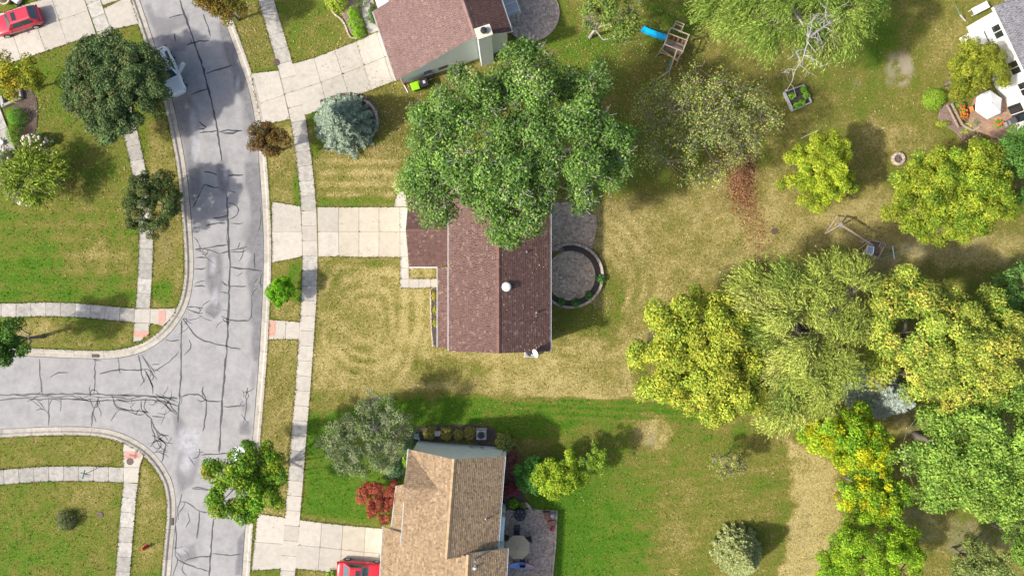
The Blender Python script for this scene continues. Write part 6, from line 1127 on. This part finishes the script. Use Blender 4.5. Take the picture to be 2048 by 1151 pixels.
gp = empty('garden_pole', P(1920, 30), 'green pole with white sleeve leaning near the white table', 'pole'); MB().tube([P(1910, 10, 2.0), P(1922, 33, .6)], .03, 8).build('pole', TEALP, gp); MB().tube([P(1921, 31, .7), P(1931, 42, 0)], .07, 8).build('sleeve', WHITE, gp)

# ------------------------------------------------------------------ parasols
def parasol(name, label, px, py, rad, n, h, m_, rz=0, tilt=.32):
    c = P(px, py, h); r = empty(name, (c.x, c.y, 0), label, 'parasol', rz=R(rz))
    MB().lathe((0, 0, 0), [(.3, 0), (.3, .07), (.06, .1)], 18).build('base', BLACK, r, local=True); MB().tube([(0, 0, .05), (0, 0, h + .12)], .025, 8).build('pole', GREYM, r, local=True); MB().lathe((0, 0, h + .1), [(.05, 0), (.045, .06), (.02, .1)], 10).build('finial', WOOD_D, r, local=True)
    for k in range(n):
        a0, a1 = 2 * math.pi * k / n, 2 * math.pi * (k + 1) / n; vs = []; fs = []; S_ = 5
        for s in range(S_ + 1):
            f = s / S_; z = h + .1 - tilt * rad * f - .05 * f * f
            for j in range(4):
                t = j / 3; x = (math.cos(a0) * (1 - t) + math.cos(a1) * t) * rad * f; y = (math.sin(a0) * (1 - t) + math.sin(a1) * t) * rad * f; vs.append((x, y, z - .10 * f * 4 * t * (1 - t) * .35 - (.0)))
        for s in range(S_):
            for j in range(3): fs.append((s * 4 + j, (s + 1) * 4 + j, (s + 1) * 4 + j + 1, s * 4 + j + 1))
        m0 = len(vs); vs += [(x, y, z - .012) for x, y, z in vs]; fs += [tuple(m0 + i for i in f[::-1]) for f in fs]
        MB().add(vs, fs).build('canopy_panel', m_, r, local=True, smooth=True); MB().beam((0, 0, h + .06), (math.cos(a0) * rad * .98, math.sin(a0) * rad * .98, h + .03 - tilt * rad - .05), .02, .02).build('rib', GREYM, r, local=True)
    return r
parasol('parasol', 'tan eight-sided parasol over the paved patio by the tan roof', 1036, 1096, 1.22, 8, 2.45, pmat('tan_canvas', (.47, .36, .24), .06, 3, .85), 22)
parasol('parasol', 'large white six-sided parasol beside the white house', 1983, 207, 1.42, 6, 2.5, pmat('white_canvas', (.80, .80, .80), .03, 3, .8), 25)
# ------------------------------------------------------------------ paved patio by the tan roof
ptq = [(1000, 1020), (1048, 1019), (1060, 1015), (1075, 1018), (1111, 1019), (1108, 1090), (1102, 1151), (1098, 1260), (985, 1260), (990, 1100)]
pp = empty('paved_patio', P(1050, 1090), 'herringbone paver patio with tan parasol behind the tan-roofed house', 'patio'); MB().prism(PL(ptq), -.1, .02).build('bedding', SAND, pp)
pw_ = [(p.x, p.y) for p in PL(ptq)]; vs = []; fs = []; cs = []; rg = random.Random(5); ca, sa = math.cos(R(40)), math.sin(R(40))
lo = (min(p[0] for p in pw_), min(p[1] for p in pw_)); tones = ((.46, .355, .275), (.35, .265, .21), (.55, .44, .35))
for i in range(-75, 75):
    for j in range(-75, 75):
        u = i * .21 + (j % 2) * .1; v = j * .115 * 1.05; x, y = 1.2 + u * ca - v * sa, -25.5 + u * sa + v * ca
        if not (0 - 2.2 < x < 4.4 and -34 < y < -22): continue
        if not inpl(x, y, pw_): continue
        m0 = len(vs); z = .06 + rg.uniform(-.005, .005)
        for zz in (z, .01):
            for du, dv in ((-.097, -.053), (.097, -.053), (.097, .053), (-.097, .053)): vs.append((x + du * ca - dv * sa, y + du * sa + dv * ca, zz))
        fs += [(m0, m0 + 1, m0 + 2, m0 + 3)] + [(m0 + 4 + k, m0 + 4 + (k + 1) % 4, m0 + (k + 1) % 4, m0 + k) for k in range(4)]; t = tones[rg.choice((0, 0, 1, 2))]; f = rg.uniform(.82, 1.18); cs += [(t[0] * f, t[1] * f, t[2] * f, 1)] * 8
tag(MB().add(vs, fs).build('pavers', PAVER, pp, col=cs), kind='stuff')
ln = resample(PL(ptq[4:8]), .3); nn = normals2(ln)
for i in range(len(ln) - 1): slab(pp, [ln[i] + nn[i] * .02, ln[i + 1] + nn[i + 1] * .02, ln[i + 1] + nn[i + 1] * .22, ln[i] + nn[i] * .22], STONE, z=.1, gap=.008, name='edge_block')
gt = P(1040, 1030, .8); gl = empty('fire_table', (gt.x, gt.y, 0), 'round black covered fire table on the paved patio', 'fire table'); MB().lathe((0, 0, 0), [(.48, .0), (.56, .35), (.62, .62), (.6, .7), (.42, .75), (.25, .68), (.1, .72)], 9).build('cover', BLACK, gl, local=True)
for k in range(6): a = k * 1.047; MB().box((.36 * math.cos(a), .36 * math.sin(a), .745), (.22, .14, .03), a).build('cover_fold', CAB, gl, local=True)
def chair(px, py, rz, label, seatm):
    c = P(px, py, .6); r = empty('patio_chair', (c.x, c.y, .06), label, 'chair', 'patio chairs', R(rz))
    MB().prism([(-.27, -.27), (.27, -.27), (.25, .27), (-.25, .27)], .42, .47, .02).build('seat', seatm, r, local=True); MB().add(*[(lambda q: (q.v, q.f))(MB().prism([(-.27, -.32), (.27, -.32), (.27, -.27), (-.27, -.27)], .47, 1.0, .02))][0]).build('backrest', seatm, r, local=True)
    for x in (-.24, .24):
        for y in (-.24, .24): MB().beam((x, y, 0), (x * .95, y * .95, .43), .035, .035).build('leg', BLACK, r, local=True)
        MB().beam((x * 1.15, -.28, .66), (x * 1.15, .24, .64), .05, .03).build('armrest', BLACK, r, local=True)
NAVY = pmat('navy_cushion', (.03, .03, .07), .15, 6, .8)
chair(1034, 1056, 180, 'grey patio chair between the fire table and the tan parasol', CAB); chair(1033, 1067, 180, 'navy chair tucked under the far rim of the tan parasol', NAVY); chair(1045, 1124, 0, 'navy chair between the tan parasol and the hammock', NAVY); chair(1057, 1078, 100, 'dark chair tucked under the patio side of the tan parasol', BLACK); chair(1012, 1075, 250, 'dark chair between the tan parasol and the house wall', BLACK)
tb = P(1034, 1093, .7); tt = empty('patio_table', (tb.x, tb.y, .06), 'round dark table under the tan parasol', 'table'); MB().lathe((0, 0, 0), [(.25, 0), (.05, .05), (.05, .66), (.6, .67), (.6, .71)], 20).build('table_top', BLACK, tt, local=True)
hk = empty('hammock', P(1043, 1134), 'blue and pink striped hammock on a black stand', 'hammock'); a_, b_ = P(1014, 1132, 1.0), P(1071, 1134, 1.0); vs = []; HB, HPk = pmat('hammock_blue', (.28, .38, .72), .1, 9, .8), pmat('hammock_pink', (.62, .42, .48), .1, 9, .8)
for s, m_ in ((0, HB), (1, HPk)):
    vs = []; fs = []
    for i in range(11):
        t = (i / 10) * .62 if s == 0 else .62 + (i / 10) * .38; p = a_.lerp(b_, t); wd = .30 * math.sin(math.pi * min(max(t, .02), .98)) + .03; z = p.z - .45 * 4 * t * (1 - t); vs += [(p.x, p.y - wd, z + .08), (p.x, p.y, z), (p.x, p.y + wd, z + .08)]
    for i in range(10): fs += [(i * 3, i * 3 + 3, i * 3 + 4, i * 3 + 1), (i * 3 + 1, i * 3 + 4, i * 3 + 5, i * 3 + 2)]
    MB().add(vs, fs).build('sling', m_, hk)
MB().tube([a_, P(1028, 1126, .3), P(1030, 1125, .1), P(1056, 1126, .1), P(1058, 1126, .3), b_], .035, 6).build('stand', BLACK, hk); MB().tube([P(1028, 1120, .08), P(1028, 1136, .08)], .03, 6).build('foot', BLACK, hk); MB().tube([P(1056, 1118, .08), P(1056, 1136, .08)], .03, 6).build('foot', BLACK, hk)
BRICK = pmat('terracotta', (.30, .13, .09), .2, 6, .85)
sf = empty('corner_seat', P(1098, 1035), 'curved terracotta and grey garden seat in the patio corner', 'bench')
for q, z in (([(1087, 1028), (1099, 1026), (1100, 1037), (1090, 1038)], .35), ([(1094, 1040), (1110, 1037), (1111, 1047), (1097, 1048)], .35)): MB().prism(PL(q), .02, z, .03).build('seat_block', BRICK, sf)
MB().prism(PL([(1086, 1020), (1098, 1020), (1098, 1026), (1087, 1027)]), .02, .6, .03).build('backrest', pmat('brown_wood', (.15, .1, .08), .2, 5, .8), sf)
kt = empty('kettle_grill', P(1105, 1030), 'small grey domed kettle grill in the patio corner', 'grill'); MB().lathe(P(1105, 1030, .55), [(.05, -.25), (.2, -.2), (.27, 0), (.2, .17), (.06, .22)], 16).build('bowl', GREYM, kt, smooth=True)
for k in range(3): a = k * 2.1; g_ = P(1105, 1030); MB().tube([g_ + Vector((.25 * math.cos(a), .25 * math.sin(a), 0)), g_ + Vector((.12 * math.cos(a), .12 * math.sin(a), .45))], .015, 5).build('leg', BLACK, kt)
rp_ = empty('plant_pot', P(1103, 1054), 'round red glazed pot at the patio edge', 'pot'); MB().lathe(P(1103, 1054), [(.14, 0), (.2, .3), (.22, .32), (.22, .38), (.17, .38), (.15, .3)], 16).build('pot', REDP, rp_, smooth=True); MB().lathe(P(1103, 1054, .3), [(.16, 0), (.05, .02)], 12).build('soil', MULCH_D, rp_)
edging('bed_stones', [(1050, 1003), (1058, 1010), (1062, 1018), (1066, 1022)], 'row of dark bed stones where patio meets lawn', .35, .3, .25)
ac_unit(963, 866, 0, 0, 'grey air conditioner at the end of the clipped shrub row', .9)
ub_ = empty('utility_box', P(875, 866), 'pale grey utility box between clipped shrubs at the mint wall', 'utility box'); MB().box(P(875, 866, .35), (.5, .4, .7)).build('cabinet', GREYM, ub_); MB().box(P(875, 866, .72), (.56, .46, .05)).build('lid', GREYM, ub_)
hr_ = empty('hose_reel', P(833, 872), 'teal garden hose reel box beside the downspout', 'hose reel'); TL = pmat('teal_box', (.05, .30, .27), .1, 5, .5); MB().box(P(833, 872, .25), (.42, .42, .5)).build('box', PALEB, hr_); MB().tube([P(829, 872, .53), P(837, 872, .53)], .15, 14).build('hose_coil', TL, hr_)
# ------------------------------------------------------------------ deck beside the white house
dk = empty('deck', P(1985, 240), 'reddish brown timber deck below the white parasol', 'deck')
Ud = Vector((math.cos(R(-20)), math.sin(R(-20)), 0)); Vd = Vector((-Ud.y, Ud.x, 0)); dc = P(1978, 232)
for i in range(17):
    v = -1.9 + i * .235; x0, x1 = -2.2 + max(0, -v) * .2, 2.8; a = dc + Ud * x0 + Vd * v; b2 = dc + Ud * x1 + Vd * v; MB().beam((a.x, a.y, .4), (b2.x, b2.y, .4), .22, .04).build('deck_board', DECK, dk)
MB().prism([tuple(dc + Ud * a + Vd * b2)[:2] for a, b2 in ((-2.0, -1.8), (2.7, -1.8), (2.7, 1.8), (-2.0, 1.8))], -.1, .36).build('deck_base', WOOD_D, dk)
tr_ = tag(empty('paved_terrace', P(2005, 275)), kind='structure'); TERR = pmat('terracotta_pavers', (.40, .25, .165), .15, 4, .9, .3, 20, rnd=.15)
for i in range(4):
    for j in range(4):
        if (i, j) in ((0, 0), (0, 3), (3, 3)): continue
        o_ = P(1975 + 16 * i + 3 * j, 255 + 12 * j - 2 * i); slab(tr_, [o_, o_ + Vector((.78, .08, 0)), o_ + Vector((.92, -.5, 0)), o_ + Vector((.14, -.58, 0))], TERR, z=.04)
sr = empty('garden_steps', P(1908, 232), 'pale timber steps with two handrails leading to the deck', 'steps')
ra, rb_, rc, rd = (1894, 210), (1917, 255), (1903, 207), (1925, 250)
for a, b2, z in ((ra, rb_, .75), (rc, rd, .75)): MB().beam(P(*a, z), P(*b2, z), .16, .07).build('handrail', WOOD, sr); [MB().beam(P(*lerp(a, b2, t), 0), P(*lerp(a, b2, t), z), .08, .08).build('post', WOOD, sr) for t in (.05, .5, .95)]
for i in range(11): t = (i + .5) / 11; MB().beam(P(*lerp(ra, rb_, t), .25), P(*lerp(rc, rd, t), .25), .14, .05).build('tread', DECK, sr)
MB().beam(P(1925, 250, .7), P(1945, 261, .7), .16, .07).build('handrail', WOOD, sr); MB().beam(P(1945, 261, .7), P(1959, 254, .7), .16, .07).build('handrail', WOOD, sr)
for q in ((1945, 261), (1958, 254)): MB().beam(P(*q, 0), P(*q, .7), .08, .08).build('post', WOOD, sr)
OR = pmat('orange_petals', (.72, .13, .02), .2, 12, .8); GRN = [(.6, (.12, .25, .04)), (.4, (.17, .30, .06))]
shrub('flowers', 'clump of vivid orange-red flowers beside the steps', 1926, 228, .5, .8, GRN, 220, None, .15, 260, cat='flowers', ry=.65, flowers=(OR, 30, .11)); shrub('flowers', 'small red flowers above the orange clump beside the deck', 1921, 212, .5, .7, GRN, 221, None, .17, 300, cat='flowers', flowers=(pmat('red_petals', (.6, .05, .03), .2, 12, .8), 12, .09)); shrub('flowers', 'orange flowers next to the grey grill at the white house', 1996, 248, .5, .8, GRN, 222, None, .16, 300, cat='flowers', flowers=(OR, 14, .1))
shrub('ground_plant', 'lime yellow clump inside the bend of the pale handrail', 1938, 250, .4, .5, [(1, (.34, .40, .05))], 223, None, .16, 170); shrub('ground_plant', 'grey-green clump behind the lime yellow clump', 1950, 245, .7, .6, [(1, (.13, .19, .12))], 224, None, .16, 260); shrub('ground_plant', 'yellow-green strip of plants outside the pale handrail', 1945, 264, 1.3, .4, [(.6, (.25, .29, .06)), (.4, (.18, .24, .05))], 225, None, .14, 380, ry=.35); shrub('ground_plant', 'low yellow-green strip below the garden steps', 1888, 247, .8, .4, [(.6, (.26, .30, .03)), (.4, (.18, .25, .03))], 226, None, .14, 280, ry=.35)
shrub('purple_bush', 'wispy purplish brown bush under the pale handrail', 1950, 275, 1.3, .9, [(.6, (.15, .09, .085)), (.4, (.22, .16, .13))], 227, None, .16, 420, ry=.6)
shrub('mound_shrub', 'smooth bright green mound at the foot of the olive tree', 1873, 196, 1.15, 1.2, [(.7, (.17, .28, .025)), (.3, (.21, .33, .035))], 228, None, .1, 2200, noise_=.05)
chair(1946, 217, 290, 'orange wooden chair beside the white parasol', pmat('orange_wood', (.55, .24, .08), .15, 5, .7)); 
gg = P(2024, 242, .9); gr_ = empty('gas_grill', (gg.x, gg.y, 0), 'dark grey gas grill against the white house wall', 'grill', rz=R(30)); MB().box((0, 0, .4), (.9, .5, .75)).build('cart', BLACK, gr_, local=True); MB().prism([(-.45, -.28), (.45, -.28), (.42, .28), (-.42, .28)], .8, 1.1, .1).build('hood', CAB, gr_, local=True)
for s in (-1, 1): MB().box((s * .62, 0, .8), (.3, .45, .04)).build('side_shelf', GREYM, gr_, local=True)
MB().tube([(-.35, -.31, .95), (.35, -.31, .95)], .025, 8).build('hood_handle', GREYM, gr_, local=True)

# ------------------------------------------------------------------ fallen leaves
def scatter(name, zones, pal, size, seed, kind='stuff', mound=0.0):
    g = np.random.default_rng(seed); X, Y = [], []
    for cx, cy, rx, ry, n, ang in zones:
        q = g.normal(size=(n, 2)) * .55; a = R(ang); u, v = q[:, 0] * rx, q[:, 1] * ry; X.append(cx + u * math.cos(a) - v * math.sin(a)); Y.append(cy + u * math.sin(a) + v * math.cos(a))
    X, Y = np.concatenate(X), np.concatenate(Y); x, y = (X - 1024) / 20, (575.5 - Y) / 20
    sd_ = dist_line(x, y, ROADPOLY, True) * np.where(in_poly(x, y, ROADPOLY), -1, 1); ok = sd_ > .8; x, y = x[ok], y[ok]; n = len(x)
    root = bpy.data.objects.new
    mz = mound * np.exp(-(((x * 20 + 1024 - zones[0][0]) / 26) ** 2 + ((575.5 - y * 20 - zones[0][1]) / 55) ** 2)); pos = np.column_stack([x, y, .03 + g.random(n) * (.05 + mz)]); nrm = unit(np.array([0, 0, 1.0]) + g.normal(size=(n, 3)) * .35); ax = np.cross(nrm, rdir(n, g)); col = pick(pal, n, g) * g.uniform(.7, 1.3, n)[:, None]
    ORIG['_w'] = Vector((0, 0, 0))
    class Q: name = '_w'
    V = None; o = None
    axis = unit(ax); side = unit(np.cross(axis, nrm)); Ln = (size * g.uniform(.6, 1.4, n))[:, None]; Wn = Ln * .7
    V = np.stack([pos - axis * Ln * .5, pos + side * Wn * .5, pos + axis * Ln * .5, pos - side * Wn * .5], 1).reshape(-1, 3); me = np_mesh(name, V, np.arange(len(V)).reshape(-1, 4)); a = me.attributes.new('col', 'FLOAT_COLOR', 'POINT'); c4 = np.ones((len(V), 4), np.float32); c4[:, :3] = np.repeat(col, 4, axis=0); a.data.foreach_set('color', c4.ravel())
    return tag(link(name, me, DRYLEAF), kind=kind)
YL = [(.5, (.48, .42, .16)), (.25, (.58, .52, .30)), (.25, (.30, .20, .08))]; BL = [(.4, (.30, .15, .07)), (.35, (.22, .09, .045)), (.25, (.42, .26, .13))]
tag(scatter('fallen_leaves', [(1330, 80, 170, 140, 1500, 0), (1150, 130, 120, 120, 800, 0), (770, 250, 80, 110, 1100, 0), (640, 60, 110, 90, 500, 0), (1400, 280, 230, 150, 1200, 0), (900, 300, 200, 200, 500, 0), (500, 70, 40, 110, 250, 0), (1700, 150, 200, 150, 400, 0), (120, 360, 80, 60, 160, 0), (170, 300, 120, 160, 250, 0), (720, 600, 140, 130, 250, 0), (1250, 560, 160, 220, 400, 0), (850, 840, 180, 60, 160, 0), (730, 360, 110, 60, 200, 0), (1250, 960, 200, 150, 300, 0), (100, 1050, 160, 120, 150, 0), (560, 800, 40, 250, 160, 0), (1190, 600, 40, 60, 250, 0), (70, 215, 25, 50, 120, 0)], YL, .10, 300), 'scattered pale yellow fallen leaves over the lawns', 'leaves')
tag(scatter('leaf_trail', [(1475, 340, 24, 50, 5500, -10), (1490, 400, 28, 55, 1000, -18), (1512, 465, 30, 50, 350, -20)], BL, .14, 301, mound=.7), 'trail of raked rust brown leaves on dry grass', 'leaves')

# ------------------------------------------------------------------ grass creeping over the edges of slabs and kerbs
g = np.random.default_rng(77); EX, EY, OX, OY = [], [], [], []
occ = np.zeros((1300, 800), bool); gx_, gy_ = np.meshgrid(np.arange(1300) * .1 - 65, np.arange(800) * .1 - 40, indexing='ij')
for o in list(bpy.data.objects):
    if o.type == 'MESH' and o.name.startswith('slab'):
        k4 = len(o.data.vertices) // 3; q = np.array([tuple(v.co) for v in o.data.vertices])[:k4, :2] + np.array(ORIG[o.name])[:2]
        lo_, hi_ = q.min(0), q.max(0); i0, i1 = max(0, int((lo_[0] + 65) * 10)), int((hi_[0] + 65) * 10) + 2; j0, j1 = max(0, int((lo_[1] + 40) * 10)), int((hi_[1] + 40) * 10) + 2
        if i1 <= 0 or j1 <= 0 or i0 >= 1300 or j0 >= 800: continue
        occ[i0:i1, j0:j1] |= in_poly(gx_[i0:i1, j0:j1], gy_[i0:i1, j0:j1], [tuple(p) for p in q]); c = q.mean(0)
        for i in range(k4):
            a, b2 = q[i], q[(i + 1) % k4]; k = int(np.linalg.norm(b2 - a) / .05) + 1; t = g.random(k)[:, None]; pts = a + (b2 - a) * t; nv = (a + b2) / 2 - c; nv /= np.linalg.norm(nv) + 1e-6; pr_ = pts + nv * .22; pts = pts + nv * .03 + g.normal(size=(k, 2)) * .03
            EX.append(pts[:, 0]); EY.append(pts[:, 1]); OX.append(pr_[:, 0]); OY.append(pr_[:, 1])
EX, EY, OX, OY = map(np.concatenate, (EX, EY, OX, OY)); ii = np.clip(((OX + 65) * 10).astype(int), 0, 1299); jj = np.clip(((OY + 40) * 10).astype(int), 0, 799); ok = ~occ[ii, jj] & (np.abs(EX) < 60) & (np.abs(EY) < 36); EX, EY = [EX[ok]], [EY[ok]]
for line, side in ((KR, 1), (KL, -1), (KB, -1)):
    pts = resample(line, .06); nn = normals2(pts)
    for p, q in zip(pts, nn):
        if abs(p.x) < 56 and abs(p.y) < 32: r_ = p + q * side * (.80 + g.normal() * .035); EX.append(np.array([r_.x])); EY.append(np.array([r_.y]))
EX, EY = np.concatenate(EX), np.concatenate(EY); ii = np.clip(((EX + 65) * 10).astype(int), 0, 1299); jj = np.clip(((EY + 40) * 10).astype(int), 0, 799)
near = np.zeros(len(EX), bool)
for dx_, dy_ in ((2, 0), (-2, 0), (0, 2), (0, -2)): near |= occ[np.clip(ii + dx_, 0, 1299), np.clip(jj + dy_, 0, 799)]
near[:int(ok.sum())] = False; EX, EY = EX[~near], EY[~near]
n = len(EX); pos = np.column_stack([EX, EY, np.full(n, .03)]); up_ = unit(np.array([0, 0, .55]) + g.normal(size=(n, 3)) * np.array([.6, .6, .1])); nrm = rdir(n, g); ax = up_; side = unit(np.cross(ax, nrm)); Ln = (.10 * g.uniform(.6, 1.6, n))[:, None]; Wn = (.035 * g.uniform(.6, 1.5, n))[:, None]
V = np.stack([pos - side * Wn, pos + side * Wn, pos + ax * Ln + side * Wn * .3, pos + ax * Ln - side * Wn * .3], 1).reshape(-1, 3); me = np_mesh('edge_grass', V, np.arange(len(V)).reshape(-1, 4)); a = me.attributes.new('col', 'FLOAT_COLOR', 'POINT'); c4 = np.ones((len(V), 4), np.float32); c4[:, :3] = np.repeat(pick([(.4, (.10, .13, .02)), (.35, (.17, .16, .04)), (.25, (.25, .20, .07))], n, g), 4, axis=0); a.data.foreach_set('color', c4.ravel())
tag(link('edge_grass', me, DRYLEAF), 'grass blades creeping over slab and kerb edges', 'grass', kind='stuff')

# leaf litter caught on the burgundy roof
g = np.random.default_rng(78); X = np.concatenate([g.uniform(-5.7, 3.4, 170), -6.2 + g.normal(size=60) * .45]); Y = np.concatenate([g.uniform(-5.7, 8.5, 170), 2.1 + g.normal(size=60) * .22]); Z = np.where(X > -5.82, 7.6 - np.abs(X + 1.155) * .493, np.where(Y > 2.05, 2.8 + (Y - 2.04) * .568, 3.0 + (X + 7.08) * .46)) + .07
n = len(X); pos = np.column_stack([X, Y, Z]); nrm = unit(np.array([0, 0, 1.0]) + g.normal(size=(n, 3)) * .4); ax = unit(np.cross(nrm, rdir(n, g))); sd_ = np.cross(ax, nrm); s_ = (.09 * g.uniform(.6, 1.5, n))[:, None]
V = np.stack([pos - ax * s_ * .5, pos + sd_ * s_ * .35, pos + ax * s_ * .5, pos - sd_ * s_ * .35], 1).reshape(-1, 3); me = np_mesh('roof_leaves', V, np.arange(len(V)).reshape(-1, 4)); a = me.attributes.new('col', 'FLOAT_COLOR', 'POINT'); c4 = np.ones((len(V), 4), np.float32); c4[:, :3] = np.repeat(pick(YL, n, g), 4, axis=0); a.data.foreach_set('color', c4.ravel())
tag(link('roof_leaves', me, DRYLEAF), 'dry leaves caught on the burgundy roof and its valley', 'leaves', kind='stuff')

# turf tufts standing a little above the lawn sheet
g = np.random.default_rng(79); cand = np.flatnonzero((sd > 1.0) & (np.abs(GX) < 54) & (np.abs(GY) < 31) & (LAWN_S < .4)); cand = cand[g.choice(len(cand), 72000)]
x = GX[cand] + g.uniform(-.13, .13, len(cand)); y = GY[cand] + g.uniform(-.13, .13, len(cand)); ii = np.clip(((x + 65) * 10).astype(int), 0, 1299); jj = np.clip(((y + 40) * 10).astype(int), 0, 799)
okk = ~occ[ii, jj]; x, y, dv = x[okk], y[okk], LAWN_D[cand][okk]; n = len(x)
for c_, r_ in ((C1, 3.4), (C3, 3.0)): kk = (x - c_.x) ** 2 + (y - c_.y) ** 2 > r_ ** 2; x, y, dv = x[kk], y[kk], dv[kk]
for pg in (pw_, upw): kk = ~in_poly(x, y, pg); x, y, dv = x[kk], y[kk], dv[kk]
n = len(x); dv = np.clip(dv + g.normal(size=n) * .22, 0, 1); kx = np.array([0, .22, .42, .62, .82, 1.0]); kc = np.array([(.055, .13, .010), (.10, .165, .018), (.155, .165, .03), (.205, .19, .048), (.31, .26, .09), (.43, .36, .15)])
col = np.stack([np.interp(dv, kx, kc[:, i]) for i in range(3)], 1) * g.uniform(.6, 1.7, n)[:, None]; pos = np.column_stack([x, y, np.full(n, .015)]); ax = unit(np.array([0, 0, .5]) + g.normal(size=(n, 3)) * np.array([.8, .8, .1])); side = unit(np.cross(ax, rdir(n, g))); Ln = (.15 * g.uniform(.6, 1.5, n))[:, None]; Wn = (.03 * g.uniform(.6, 1.6, n))[:, None]
V = np.stack([pos - side * Wn, pos + side * Wn, pos + ax * Ln + side * Wn * .3, pos + ax * Ln - side * Wn * .3], 1).reshape(-1, 3); me = np_mesh('grass_tufts', V, np.arange(len(V)).reshape(-1, 4)); a = me.attributes.new('col', 'FLOAT_COLOR', 'POINT'); c4 = np.ones((len(V), 4), np.float32); c4[:, :3] = np.repeat(col, 4, axis=0); a.data.foreach_set('color', c4.ravel())
tag(link('grass_tufts', me, DRYLEAF), 'grass tufts standing in the lawns', 'grass', kind='stuff')
